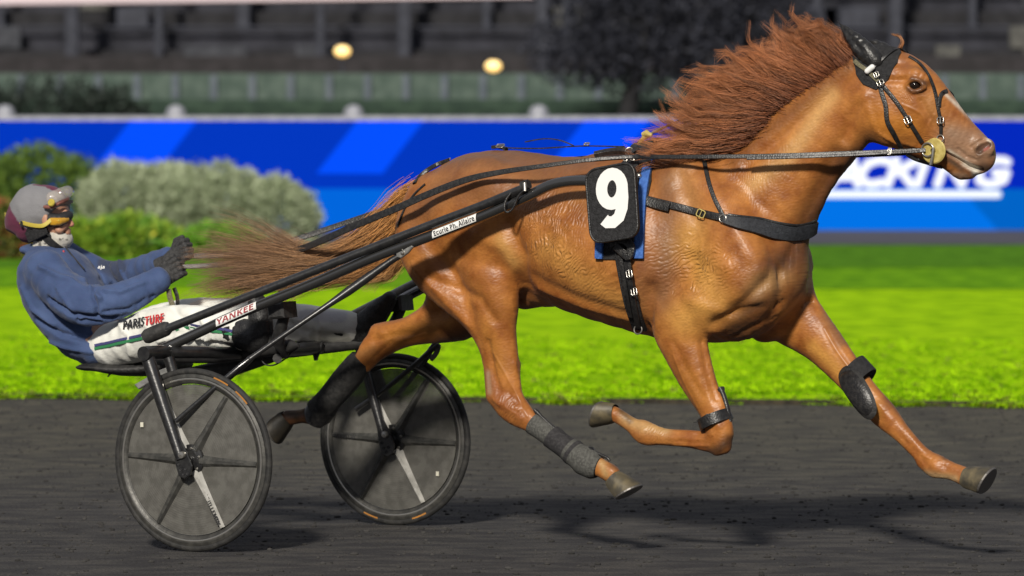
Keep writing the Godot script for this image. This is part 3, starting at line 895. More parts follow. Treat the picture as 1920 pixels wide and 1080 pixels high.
func hide_relief() -> ImageTexture:
	# wrinkles of the thin skin, veins and the lie of the hair, seen from the side
	var w := 1056
	var h := 640
	var data := PackedFloat32Array()
	data.resize(w * h)
	var fine := FastNoiseLite.new()
	fine.seed = 11
	fine.frequency = 0.34
	fine.fractal_octaves = 2
	var soft := FastNoiseLite.new()
	soft.seed = 12
	soft.frequency = 0.02
	var warp := FastNoiseLite.new()
	warp.seed = 13
	warp.frequency = 0.03
	warp.fractal_octaves = 2
	for y in h:
		for x in w:
			data[y * w + x] = 0.5 + fine.get_noise_2d(x * 0.55 + y * 0.3, y) * 0.035 + soft.get_noise_2d(x, y) * 0.05
	# folds: [centre, reach, direction across the folds, spacing in metres, height]
	var folds := [
		[Vector3(1.251, 1.196, 0.28), Vector2(.11, .15), 0.35, .027, .6], [Vector3(1.362, 1.06, 0.28), Vector2(.12, .08), 0.7, .027, .4],
		[Vector3(1.433, 0.9444, 0.27), Vector2(.16, .05), 1.2, .022, .10], [Vector3(1.169, 1.195, 0.27), Vector2(.06, .12), 0.2, .017, .35],
		[Vector3(1.814, 1.065, 0.25), Vector2(.14, .10), 1.1, .03, .5], [Vector3(1.744, 0.9483, 0.24), Vector2(.09, .07), 1.0, .022, .14],
		[Vector3(1.873, 1.027, 0.24), Vector2(.10, .08), 0.7, .03, .22],
		[Vector3(2.231, 1.642, 0.1), Vector2(.06, .10), 0.9, .017, .12], [Vector3(2.135, 1.45, 0.12), Vector2(.10, .10), 0.5, .022, .09],
		[Vector3(1.984, 1.373, 0.16), Vector2(.12, .10), 0.1, .02, .12],
		[Vector3(2.626, 1.537, 0), Vector2(.03, .03), 1.2, .012, .3], [Vector3(2.556, 1.671, 0.03), Vector2(.03, .02), 0.6, .011, .25],
		[Vector3(1.031, 0.5316, 0.18), Vector2(.06, .05), 0.6, .02, .3], [Vector3(1.617, 0.449, 0.18), Vector2(.05, .04), 0.2, .02, .3],
	]
	for f in folds:
		var cx: float = (f[0].x + 0.3) / 3.3 * w
		var cy: float = (1.0 - f[0].y / 2.0) * h
		var rx: float = f[1].x / 3.3 * w
		var ry: float = f[1].y / 2.0 * h
		var k: float = TAU / (f[3] * h / 2.0)
		var dx: float = cos(f[2])
		var dy: float = sin(f[2])
		for y in range(maxi(0, int(cy - ry * 1.7)), mini(h, int(cy + ry * 1.7))):
			for x in range(maxi(0, int(cx - rx * 1.7)), mini(w, int(cx + rx * 1.7))):
				var e := Vector2((x - cx) / rx, (y - cy) / ry).length_squared()
				if e > 2.8:
					continue
				var bend := warp.get_noise_2d(x, y) * 4.5 + warp.get_noise_2d(x * 2.7 + 90, y * 2.7) * 1.6
				var s := sin((x * dx + y * dy) * k + bend)
				var amp := exp(-e * 1.1) * (0.75 + 0.7 * warp.get_noise_2d(x + 300, y * 1.5))
				data[y * w + x] += (absf(s) * 2.0 - 1.0) * amp * f[4] * 0.42
	# veins: raised lines
	var veins := [
		[Vector3(1.717, 0.7442, 0.22), Vector3(1.757, 0.6378, 0.2), Vector3(1.8, 0.5518, 0.2)], [Vector3(1.854, 0.7945, 0.2), Vector3(1.871, 0.679, 0.2), Vector3(1.897, 0.5639, 0.2)],
		[Vector3(2.551, 1.651, 0.02), Vector3(2.615, 1.613, 0), Vector3(2.627, 1.547, -0.02), Vector3(2.665, 1.524, -0.03)], [Vector3(2.652, 1.613, -0.01), Vector3(2.632, 1.575, -0.01), Vector3(2.659, 1.547, -0.02)],
		[Vector3(0.9631, 0.738, 0.2), Vector3(1.008, 0.6601, 0.2), Vector3(1.06, 0.5628, 0.2), Vector3(1.097, 0.5046, 0.2)], [Vector3(1.175, 0.9397, 0.24), Vector3(1.33, 0.903, 0.24), Vector3(1.473, 0.8619, 0.22)], [Vector3(2.156, 0.8373, -0.13), Vector3(2.21, 0.7509, -0.13), Vector3(2.274, 0.6746, -0.13)],
		[Vector3(1.698, 0.4129, 0.19), Vector3(1.849, 0.4172, 0.19)], [Vector3(0.3658, 0.7545, -0.13), Vector3(0.4939, 0.7873, -0.13)], [Vector3(1.042, 0.582, 0.2), Vector3(1.008, 0.5418, 0.2), Vector3(1.053, 0.5133, 0.2)]]
	for v in veins:
		var line := curve_of(v, 10)
		for q in line.size() - 1:
			for e in 4:
				var p: Vector3 = (line[q] as Vector3).lerp(line[q + 1], e * 0.25)
				var cx: float = (p.x + 0.3) / 3.3 * w
				var cy: float = (1.0 - p.y / 2.0) * h
				for y in range(int(cy) - 3, int(cy) + 4):
					for x in range(int(cx) - 3, int(cx) + 4):
						if x >= 0 and y >= 0 and x < w and y < h:
							var d2 := (x - cx) * (x - cx) + (y - cy) * (y - cy)
							data[y * w + x] = maxf(data[y * w + x], 0.5 + 0.13 * exp(-d2 / 3.5))
	var bytes := PackedByteArray()
	bytes.resize(w * h)
	for q in w * h:
		bytes[q] = int(clampf(data[q], 0.0, 1.0) * 255.0)
	# the tone of the hair: fine streaks, and damp streaks running down
	var tone := PackedByteArray()
	tone.resize(w * h)
	for y in h:
		for x in w:
			var v := 0.945 + fine.get_noise_2d(x * 0.5 + 50.0, y * 0.8) * 0.05 + soft.get_noise_2d(x * 1.5, y) * 0.05
			tone[y * w + x] = int(clampf(v, 0.35, 1.0) * 255.0)
	hide_tone = ImageTexture.create_from_image(Image.create_from_data(w, h, false, Image.FORMAT_L8, tone))
	return ImageTexture.create_from_image(Image.create_from_data(w, h, false, Image.FORMAT_L8, bytes))


func hoof(coronet: Vector3, sole: Vector3, toe: Vector3, long: float, wide: float, parent: Node3D, mat: Material) -> void:
	# a horn box between coronet and sole; toe points forwards in the sole's plane
	var axis := (coronet - sole).normalized()
	var ahead := (toe - axis * toe.dot(axis)).normalized()
	var across := ahead.cross(axis).normalized()
	var s := Shape.new()
	var rings := 7
	var sides := 28
	for r in rings + 1:
		var t := float(r) / rings
		var grow := lerpf(0.66, 1.0, t) + 0.008 * sin(t * 30.0)
		var c := coronet.lerp(sole, t) + ahead * long * 0.26 * (t - 0.2)
		if r == 0:
			grow = 0.58
		for q in sides + 1:
			var w := TAU * q / sides
			var heel := 1.0 - 0.22 * smooth(-0.2, -1.0, cos(w))
			var drop := axis * (0.012 * (1.0 - t) * cos(w))
			var rad := ahead * cos(w) * long * 0.5 * grow * heel + across * sin(w) * wide * 0.5 * grow
			s.vert(c + rad + drop, (rad.normalized() + axis * 0.35).normalized())
	for r in rings:
		for q in sides:
			var a := r * (sides + 1) + q
			s.quad(a, a + 1, a + sides + 2, a + sides + 1)
	var flip := (s.v[1] - s.v[0]).cross(s.v[sides + 1] - s.v[0]).dot(s.n[0]) > 0.0
	if flip:
		for q in range(0, s.i.size(), 3):
			var e := s.i[q]
			s.i[q] = s.i[q + 1]
			s.i[q + 1] = e
	var h := part("hoof", s.mesh(), mat, parent)
	# the sole and its shoe
	var u := Shape.new()
	var base := sole + ahead * long * 0.208
	var ring := PackedVector2Array()
	for q in sides:
		var w := TAU * q / sides
		var heel := 1.0 - 0.22 * smooth(-0.2, -1.0, cos(w))
		ring.append(Vector2(cos(w) * long * 0.49 * heel, sin(w) * wide * 0.49))
	u.slab(ring, Transform3D(Basis(ahead, across, -axis), base - axis * 0.003), 0.01, 0.002)
	part("shoe", u.mesh(), mats.iron, h)


func hair_mesh(guides: Array, locks: int, each: int, spread: float, thick: float, c_root: Color, c_tip: Color, the_seed: int, wave := 0.02, short := 0.6, most := 1.0, middle := false, gaps := -2.0) -> ArrayMesh:
	# guides: [[root, ..., tip], ...]; locks of fine hairs between neighbouring guides, drawn together towards their tips
	var rng := RandomNumberGenerator.new()
	rng.seed = the_seed
	var s := Shape.new()
	var n := FastNoiseLite.new()
	n.seed = the_seed
	n.frequency = 1.0
	var steps := 10
	for h in locks:
		var u := (h + rng.randf()) / locks
		if middle:
			u = (rng.randf() + rng.randf()) * 0.5
		u *= guides.size() - 1
		if n.get_noise_2d(u * 2.3, 700.0) < gaps:
			continue
		var a: Array = guides[int(u)]
		var b: Array = guides[mini(int(u) + 1, guides.size() - 1)]
		var t := u - int(u)
		var reach := rng.randf_range(short, 1.0) * most if rng.randf() < 0.7 else rng.randf_range(0.9, 1.12) * most
		var key := rng.randf() * 500.0
		var tone := rng.randf_range(0.5, 1.3)
		var lean := Vector3(rng.randfn(), rng.randfn(), rng.randfn()) * wave * 0.8
		var line := []
		for q in steps:
			var f := float(q) / (steps - 1) * reach
			var wob := Vector3(n.get_noise_2d(key + f * 1.6, 3.0), n.get_noise_2d(key + f * 1.6, 33.0), n.get_noise_2d(key + f * 1.6, 63.0)) * wave * 2.2
			wob += Vector3(n.get_noise_2d(key + f * 4.2, 13.0), n.get_noise_2d(key + f * 4.2, 43.0), n.get_noise_2d(key + f * 4.2, 73.0)) * wave * 0.8
			line.append(along(a, f).lerp(along(b, f), t) + (wob + lean * f) * f)
		for e in each:
			var loose := 1.0 if rng.randf() < 0.9 else 2.2
			var off := Vector3(rng.randfn(), rng.randfn(), rng.randfn()) * spread * loose
			var own := rng.randf() * 900.0
			var long := rng.randf_range(0.7, 1.0) if rng.randf() < 0.5 else 1.0
			var pts := []
			var radii := []
			for q in steps:
				var f := float(q) / (steps - 1)
				var p := along(line, f * long)
				var wob := Vector3(n.get_noise_2d(own + f * 2.2, 9.0), n.get_noise_2d(own + f * 2.2, 39.0), n.get_noise_2d(own + f * 2.2, 69.0)) * spread * 1.3 * loose
				pts.append(p + off * (1.0 - 0.35 * f) + wob * f)
				radii.append(thick * (1.0 - 0.85 * f * f))
			var v := tone * rng.randf_range(0.7, 1.3)
			s.tube(pts, radii, 3, false, c_root * v, c_tip * v)
	return s.mesh()


func along(line: Array, f: float) -> Vector3:
	var n := line.size() - 1
	var t := f * n
	var i := clampi(int(t), 0, n - 1)
	var e := t - i
	if e > 1.0:
		return line[n] + (line[n] - line[n - 1]) * (e - 1.0)
	return (line[i] as Vector3).cubic_interpolate(line[i + 1], line[maxi(i - 1, 0)], line[mini(i + 2, n)], e)


func build_horse() -> void:
	set_coat()
	var horse := thing("horse", "chestnut trotting horse with all four feet off the ground", "horse", "", true)
	var body := Field.new(Vector3(-0.2, 0.2, -0.36), Vector3(2.86, 1.93, 0.36), BODY_CELL)
	horse_field(body, false)
	var cut := Vector3(2.437, 1.684, 0)
	var up := (Vector3(2.384, 1.853, 0) - Vector3(2.484, 1.508, 0)).normalized()
	var ahead := Vector3(up.y, -up.x, 0.0)
	var shape := dress(body.skin(cut + ahead * 0.012, -ahead))
	var skull := Field.new(Vector3(2.2, 1.3, -0.36), Vector3(2.95, 1.9, 0.2), HEAD_CELL)
	horse_field(skull, true)
	var head := dress(skull.skin(cut - ahead * 0.012, ahead, 1.32))
	# one skin
	var pts: PackedVector3Array = shape[0]
	var base := pts.size()
	var tris: PackedInt32Array = shape[1]
	pts.append_array(head[0])
	for i in (head[1] as PackedInt32Array):
		tris.append(i + base)
	var nn: PackedVector3Array = shape[2]
	nn.append_array(head[2])
	var cols: PackedColorArray = shape[3]
	cols.append_array(head[3])
	var uvs: PackedVector2Array = shape[4]
	uvs.append_array(head[4])
	var hide := StandardMaterial3D.new()
	hide.vertex_color_use_as_albedo = true
	hide.roughness = 0.43
	hide.metallic_specular = 0.47
	hide.heightmap_enabled = true
	hide.heightmap_texture = hide_relief()
	hide.heightmap_scale = 1.7
	hide.albedo_texture = hide_tone
	hide.rim_enabled = true
	hide.rim = 0.06
	hide.rim_tint = 0.6
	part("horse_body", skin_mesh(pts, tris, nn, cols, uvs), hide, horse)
	body_points = pts
	body_normals = nn
	body_tris = tris
	# eyes
	for e in [[Vector3(2.589, 1.718, 0.034), 1.0], [Vector3(2.524, 1.719, -0.115), -1.0]]:
		var ball := SphereMesh.new()
		ball.radius = 0.0215
		ball.height = 0.043
		var eye := part("eye", ball, mats.eye, horse)
		eye.position = e[0]
	# hooves
	var horn: Material = mats.horn
	hoof(Vector3(1.442, 0.2867, 0.16), Vector3(1.478, 0.2233, 0.16), Vector3(1.55, 0.2257, 0.16) - Vector3(1.423, 0.2137, 0.16), .125, .115, horse, horn)
	hoof(Vector3(1.451, 0.5199, 0.165), Vector3(1.392, 0.5438, 0.165), Vector3(1.321, 0.5048, 0.165) - Vector3(1.442, 0.5822, 0.165), .118, .11, horse, horn)
	hoof(Vector3(2.698, 0.3112, -0.165), Vector3(2.769, 0.2711, -0.165), Vector3(2.84, 0.2983, -0.165) - Vector3(2.707, 0.2421, -0.165), .125, .115, horse, horn)
	hoof(Vector3(-0.1372, 0.4475, -0.16), Vector3(-0.202, 0.4231, -0.16), Vector3(-0.2093, 0.3589, -0.16) - Vector3(-0.2043, 0.4849, -0.16), .115, .11, horse, mats.horn_dark)
	# mane, forelock and tail
	var hair := StandardMaterial3D.new()
	hair.vertex_color_use_as_albedo = true
	hair.roughness = 0.5
	hair.backlight_enabled = true
	hair.backlight = Color(0.35, 0.16, 0.08)
	var mane := [
		[Vector3(2.355, 1.822, 0.05), Vector3(2.317, 1.853, 0.05), Vector3(2.281, 1.865, 0.05), Vector3(2.234, 1.844, 0.04)], [Vector3(2.34, 1.811, 0.055), Vector3(2.27, 1.882, 0.05), Vector3(2.197, 1.931, 0.03), Vector3(2.136, 1.955, 0)], [Vector3(2.322, 1.799, 0.06), Vector3(2.239, 1.873, 0.05), Vector3(2.176, 1.924, 0.03), Vector3(2.113, 1.944, 0)],
		[Vector3(2.301, 1.788, 0.062), Vector3(2.207, 1.854, 0.05), Vector3(2.129, 1.913, 0.02), Vector3(2.078, 1.966, -0.02)], [Vector3(2.278, 1.776, 0.065), Vector3(2.175, 1.835, 0.05), Vector3(2.102, 1.884, 0.03), Vector3(2.059, 1.94, 0)], [Vector3(2.259, 1.761, 0.07), Vector3(2.148, 1.812, 0.06), Vector3(2.083, 1.859, 0.05), Vector3(2.048, 1.921, 0.02)],
		[Vector3(2.239, 1.746, 0.072), Vector3(2.131, 1.793, 0.07), Vector3(2.052, 1.839, 0.06), Vector3(2.014, 1.89, 0.04)], [Vector3(2.208, 1.727, 0.075), Vector3(2.104, 1.777, 0.08), Vector3(2.009, 1.826, 0.06), Vector3(1.93, 1.852, 0.03)], [Vector3(2.178, 1.712, 0.078), Vector3(2.072, 1.758, 0.08), Vector3(1.976, 1.801, 0.08), Vector3(1.877, 1.843, 0.04)],
		[Vector3(2.158, 1.696, 0.08), Vector3(2.045, 1.739, 0.09), Vector3(1.944, 1.778, 0.08), Vector3(1.859, 1.788, 0.06)], [Vector3(2.128, 1.681, 0.085), Vector3(2.018, 1.72, 0.1), Vector3(1.906, 1.759, 0.09), Vector3(1.821, 1.785, 0.07)], [Vector3(2.109, 1.666, 0.09), Vector3(1.991, 1.71, 0.11), Vector3(1.868, 1.744, 0.1), Vector3(1.75, 1.744, 0.08)],
		[Vector3(2.084, 1.652, 0.095), Vector3(1.964, 1.701, 0.12), Vector3(1.825, 1.736, 0.1), Vector3(1.679, 1.758, 0.06)], [Vector3(2.071, 1.641, 0.098), Vector3(1.942, 1.681, 0.12), Vector3(1.813, 1.711, 0.12), Vector3(1.727, 1.702, 0.1)], [Vector3(2.05, 1.627, 0.1), Vector3(1.926, 1.652, 0.13), Vector3(1.818, 1.672, 0.13), Vector3(1.727, 1.705, 0.1)],
		[Vector3(2.042, 1.616, 0.105), Vector3(1.92, 1.623, 0.14), Vector3(1.801, 1.643, 0.14), Vector3(1.712, 1.669, 0.1)], [Vector3(2.027, 1.6, 0.11), Vector3(1.898, 1.595, 0.14), Vector3(1.774, 1.614, 0.15), Vector3(1.672, 1.649, 0.12)], [Vector3(2.02, 1.585, 0.112), Vector3(1.893, 1.569, 0.15), Vector3(1.763, 1.589, 0.15), Vector3(1.622, 1.612, 0.12)],
		[Vector3(2.004, 1.569, 0.115), Vector3(1.876, 1.55, 0.16), Vector3(1.747, 1.57, 0.16), Vector3(1.639, 1.599, 0.14)], [Vector3(1.988, 1.552, 0.118), Vector3(1.855, 1.531, 0.16), Vector3(1.725, 1.546, 0.16), Vector3(1.6, 1.57, 0.14)], [Vector3(1.974, 1.535, 0.12), Vector3(1.838, 1.512, 0.17), Vector3(1.698, 1.523, 0.17), Vector3(1.579, 1.531, 0.15)],
		[Vector3(1.953, 1.518, 0.12), Vector3(1.821, 1.492, 0.18), Vector3(1.681, 1.498, 0.18), Vector3(1.567, 1.509, 0.17)], [Vector3(1.923, 1.502, 0.125), Vector3(1.8, 1.479, 0.18), Vector3(1.67, 1.479, 0.18), Vector3(1.545, 1.488, 0.17)], [Vector3(1.883, 1.488, 0.13), Vector3(1.757, 1.473, 0.18), Vector3(1.637, 1.471, 0.18), Vector3(1.534, 1.476, 0.17)]]
	var crest := [[Vector3(2.345, 1.834, 0.02), Vector3(2.279, 1.892, 0), Vector3(2.226, 1.908, 0), Vector3(2.183, 1.889, 0)], [Vector3(2.278, 1.8, 0.02), Vector3(2.173, 1.874, 0), Vector3(2.11, 1.909, -0.02), Vector3(2.053, 1.945, -0.04)], [Vector3(2.193, 1.754, 0.02), Vector3(2.077, 1.827, 0), Vector3(2.003, 1.876, -0.02), Vector3(1.95, 1.896, -0.04)],
		[Vector3(2.113, 1.704, 0.03), Vector3(1.974, 1.769, 0.01), Vector3(1.873, 1.803, -0.02), Vector3(1.799, 1.815, -0.04)], [Vector3(2.038, 1.658, 0.03), Vector3(1.904, 1.721, 0.02), Vector3(1.797, 1.76, 0), Vector3(1.695, 1.777, -0.03)], [Vector3(1.963, 1.616, 0.03), Vector3(1.833, 1.663, 0.03), Vector3(1.71, 1.687, 0), Vector3(1.623, 1.699, -0.02)],
		[Vector3(1.887, 1.566, 0.03), Vector3(1.773, 1.593, 0.04), Vector3(1.671, 1.62, 0.03), Vector3(1.579, 1.632, 0)], [Vector3(1.795, 1.523, 0.04), Vector3(1.692, 1.535, 0.05), Vector3(1.599, 1.55, 0.04), Vector3(1.512, 1.554, 0.02)]]
	part("mane", hair_mesh(mane, 310, 29, 0.0072, 0.00080, Color(.21, .066, .024), Color(.52, .21, .088), 21, 0.036, 0.45, 0.97, false, -0.30), hair, horse)
	part("mane", hair_mesh(crest, 130, 22, 0.0075, 0.00080, Color(.20, .062, .024), Color(.48, .19, .08), 22, 0.042, 0.45, 0.95, false, -0.15), hair, horse)
	part("forelock", hair_mesh([[Vector3(2.497, 1.843, -0.02), Vector3(2.507, 1.872, -0.03), Vector3(2.495, 1.895, -0.03), Vector3(2.469, 1.903, -0.03)], [Vector3(2.499, 1.841, -0.03), Vector3(2.516, 1.868, -0.03), Vector3(2.507, 1.891, -0.03), Vector3(2.482, 1.899, -0.03)]], 5, 26, 0.0015, 0.0010, Color(.22, .08, .025), Color(.4, .18, .07), 23, 0.001, 0.9), hair, horse)
	var dock := [[Vector3(0.5122, 1.357, 0), Vector3(0.436, 1.328, -0.02), Vector3(0.3465, 1.247, -0.03), Vector3(0.2307, 1.141, 0), Vector3(0.1192, 1.1, 0.03), Vector3(0.0086, 1.148, 0.05), Vector3(-0.0871, 1.216, 0.06), Vector3(-0.2009, 1.265, 0.08)], [Vector3(0.5179, 1.325, 0.01), Vector3(0.4405, 1.28, 0), Vector3(0.3475, 1.203, 0), Vector3(0.2306, 1.117, 0.02), Vector3(0.1192, 1.084, 0.05), Vector3(-0.016, 1.124, 0.08), Vector3(-0.146, 1.19, 0.1), Vector3(-0.2886, 1.23, 0.12)],
		[Vector3(0.5189, 1.295, 0.02), Vector3(0.4449, 1.244, 0.02), Vector3(0.3474, 1.171, 0.02), Vector3(0.2306, 1.093, 0.04), Vector3(0.1193, 1.069, 0.07), Vector3(-0.0395, 1.09, 0.1), Vector3(-0.1991, 1.119, 0.13), Vector3(-0.3492, 1.134, 0.15)], [Vector3(0.5154, 1.261, 0.03), Vector3(0.446, 1.204, 0.03), Vector3(0.3473, 1.139, 0.04), Vector3(0.2306, 1.072, 0.06), Vector3(0.1135, 1.05, 0.08), Vector3(-0.0453, 1.055, 0.11), Vector3(-0.1931, 1.058, 0.14), Vector3(-0.3527, 1.065, 0.16)],
		[Vector3(0.5061, 1.225, 0.03), Vector3(0.447, 1.164, 0.04), Vector3(0.3414, 1.107, 0.05), Vector3(0.2247, 1.052, 0.07), Vector3(0.1076, 1.03, 0.09), Vector3(-0.0512, 1.023, 0.12), Vector3(-0.1932, 1.014, 0.14), Vector3(-0.3241, 0.9961, 0.16)], [Vector3(0.4968, 1.185, 0.03), Vector3(0.4401, 1.124, 0.04), Vector3(0.3367, 1.073, 0.05), Vector3(0.2177, 1.027, 0.07), Vector3(0.0982, 1.008, 0.09), Vector3(-0.063, 0.9945, 0.12), Vector3(-0.2171, 0.9767, 0.14), Vector3(-0.3577, 0.9446, 0.16)],
		[Vector3(0.4922, 1.144, 0.03), Vector3(0.4285, 1.084, 0.04), Vector3(0.3274, 1.042, 0.05), Vector3(0.2025, 1.005, 0.06), Vector3(0.0828, 0.9874, 0.08), Vector3(-0.0989, 0.9671, 0.1), Vector3(-0.2652, 0.9449, 0.12), Vector3(-0.4207, 0.9085, 0.14)], [Vector3(0.4819, 1.114, 0.02), Vector3(0.4134, 1.047, 0.03), Vector3(0.3122, 1.01, 0.04), Vector3(0.1895, 0.984, 0.05), Vector3(0.0568, 0.9581, 0.06), Vector3(-0.0105, 0.8965, 0.07), Vector3(-0.0519, 0.8352, 0.08), Vector3(-0.0947, 0.7979, 0.08)]]
	part("tail", hair_mesh(dock, 480, 18, 0.012, 0.00085, Color(.64, .29, .08), Color(.25, .155, .095), 31, 0.030, 0.5, 0.93, true), hair, horse)
	part("tail", hair_mesh([[Vector3(0.4772, 1.104, 0.02), Vector3(0.4285, 1.043, 0.02), Vector3(0.3589, 1.01, 0.02), Vector3(0.2539, 0.9882, 0.02)], [Vector3(0.4818, 1.088, 0.02), Vector3(0.4401, 1.023, 0.02), Vector3(0.3751, 0.9858, 0.02), Vector3(0.2819, 0.9724, 0.02)]], 14, 26, 0.010, 0.0009, Color(.5, .24, .08), Color(.5, .3, .13), 33, 0.02, 0.6), hair, horse)


var body_points := PackedVector3Array()
var body_normals := PackedVector3Array()
var body_tris := PackedInt32Array()


# ------------------------------------------------------------------ harness, bridle, reins, boots

func strap_part(called: String, line: Array, width: float, parent: Node3D, mat: Material = null, thick := 0.005, steps := 5, widths: Array = []) -> MeshInstance3D:
	var s := Shape.new()
	var fine := strap_of(line, steps)
	var ws := []
	if not widths.is_empty():
		for q in fine.size():
			var t := float(q) / (fine.size() - 1) * (widths.size() - 1)
			var e := mini(int(t), widths.size() - 2)
			ws.append(lerpf(widths[e], widths[e + 1], t - e))
	s.strap(fine, width, thick, ws)
	return part(called, s.mesh(), mat if mat else mats.leather, parent)


func buckle(at: Vector3, way: Vector3, out: Vector3, wide: float, high: float, parent: Node3D, mat: Material = null) -> void:
	# a little frame with its tongue
	var f := face(at, out, way)
	var s := Shape.new()
	var r := 0.0022
	var ring := []
	for c in [Vector2(-1, -1), Vector2(1, -1), Vector2(1, 1), Vector2(-1, 1), Vector2(-1, -1), Vector2(1, -1)]:
		ring.append(f * Vector3(c.x * wide * 0.5, c.y * high * 0.5, 0.002))
	var soft := []
	for q in range(0, 5):
		var a: Vector3 = ring[q]
		var b: Vector3 = ring[(q + 1) % 4]
		soft.append(a.lerp(b, 0.15))
		soft.append(a.lerp(b, 0.85))
	s.tube(soft, [r], 6)
	s.tube([f * Vector3(0, -high * 0.5, 0.003), f * Vector3(0, high * 0.45, 0.004)], [r * 0.7], 5)
	part("buckle", s.mesh(), mat if mat else mats.steel, parent)


func ring_part(at: Vector3, out: Vector3, radius: float, thick: float, parent: Node3D, mat: Material = null, called := "ring") -> void:
	var t := TorusMesh.new()
	t.inner_radius = radius - thick
	t.outer_radius = radius + thick
	t.rings = 28
	t.ring_segments = 10
	var o := part(called, t, mat if mat else mats.steel, parent)
	var y := out.normalized()
	var x := Vector3.UP.cross(y).normalized()
	o.transform = Transform3D(Basis(x, y, x.cross(y)), at)


func shell(outline: Array, lift: float, low: float, high: float) -> ArrayMesh:
	# a close fitting cover: the part of the horse's skin inside an outline in the x-y plane, lifted off it
	var poly := PackedVector2Array()
	for p in outline:
		poly.append(Vector2(p.x, p.y))
	var s := Shape.new()
	var index := {}
	for t in range(0, body_tris.size(), 3):
		var id := [body_tris[t], body_tris[t + 1], body_tris[t + 2]]
		var a := body_points[id[0]]
		if a.z < low or a.z > high:
			continue
		var flat := PackedVector2Array()
		var inside := 0
		for e in 3:
			flat.append(Vector2(body_points[id[e]].x, body_points[id[e]].y))
			inside += int(Geometry2D.is_point_in_polygon(flat[e], poly))
		if inside == 0:
			continue
		if inside == 3:
			for e in 3:
				if not index.has(id[e]):
					index[id[e]] = s.vert(body_points[id[e]] + body_normals[id[e]] * lift, body_normals[id[e]], flat[e])
				s.i.append(index[id[e]])
			continue
		# a triangle on the border is cut along it, and its cut edge turned down to the skin
		var whole := (flat[1] - flat[0]).cross(flat[2] - flat[0])
		if absf(whole) < 1e-9:
			continue
		for piece in Geometry2D.intersect_polygons(flat, poly):
			if Geometry2D.is_polygon_clockwise(piece) != Geometry2D.is_polygon_clockwise(flat):
				piece.reverse()
			var first := s.v.size()
			for p in piece:
				var w1 := (p - flat[0]).cross(flat[2] - flat[0]) / whole
				var w2 := (flat[1] - flat[0]).cross(p - flat[0]) / whole
				var nn := (body_normals[id[0]] * (1.0 - w1 - w2) + body_normals[id[1]] * w1 + body_normals[id[2]] * w2).normalized()
				s.vert(body_points[id[0]] * (1.0 - w1 - w2) + body_points[id[1]] * w1 + body_points[id[2]] * w2 + nn * lift, nn, p)
			for e in range(1, piece.size() - 1):
				s.i.append_array([first, first + e, first + e + 1])
	return s.mesh()


func sleeve(called: String, centres: Array, radii: Array, parent: Node3D, mat: Material, squash := 1.0) -> MeshInstance3D:
	# a boot or bandage round a leg, with rolled ends
	var line := curve_of(centres, 6)
	var rr := []
	for q in line.size():
		var t := float(q) / (line.size() - 1) * (radii.size() - 1)
		var e := mini(int(t), radii.size() - 2)
		rr.append(lerpf(radii[e], radii[e + 1], smoothstep(0.0, 1.0, t - e)))
	var s := Shape.new()
	s.tube(line, rr, 26, false)
	# inner wall, so that the ends have a thickness
	var d0: Vector3 = (line[1] - line[0]).normalized()
	var d1: Vector3 = (line[-1] - line[-2]).normalized()
	s.tube([line[0], line[0] - d0 * 0.002, line[0], line[0] + d0 * 0.01], [rr[0], rr[0] - 0.003, rr[0] - 0.007, rr[0] - 0.012], 26, false)
	s.tube([line[-1] - d1 * 0.0, line[-1] + d1 * 0.002, line[-1] + d1 * 0.001, line[-1] - d1 * 0.01], [rr[-1], rr[-1] - 0.003, rr[-1] - 0.007, rr[-1] - 0.012], 26, false)
	return part(called, s.mesh(), mat, parent)


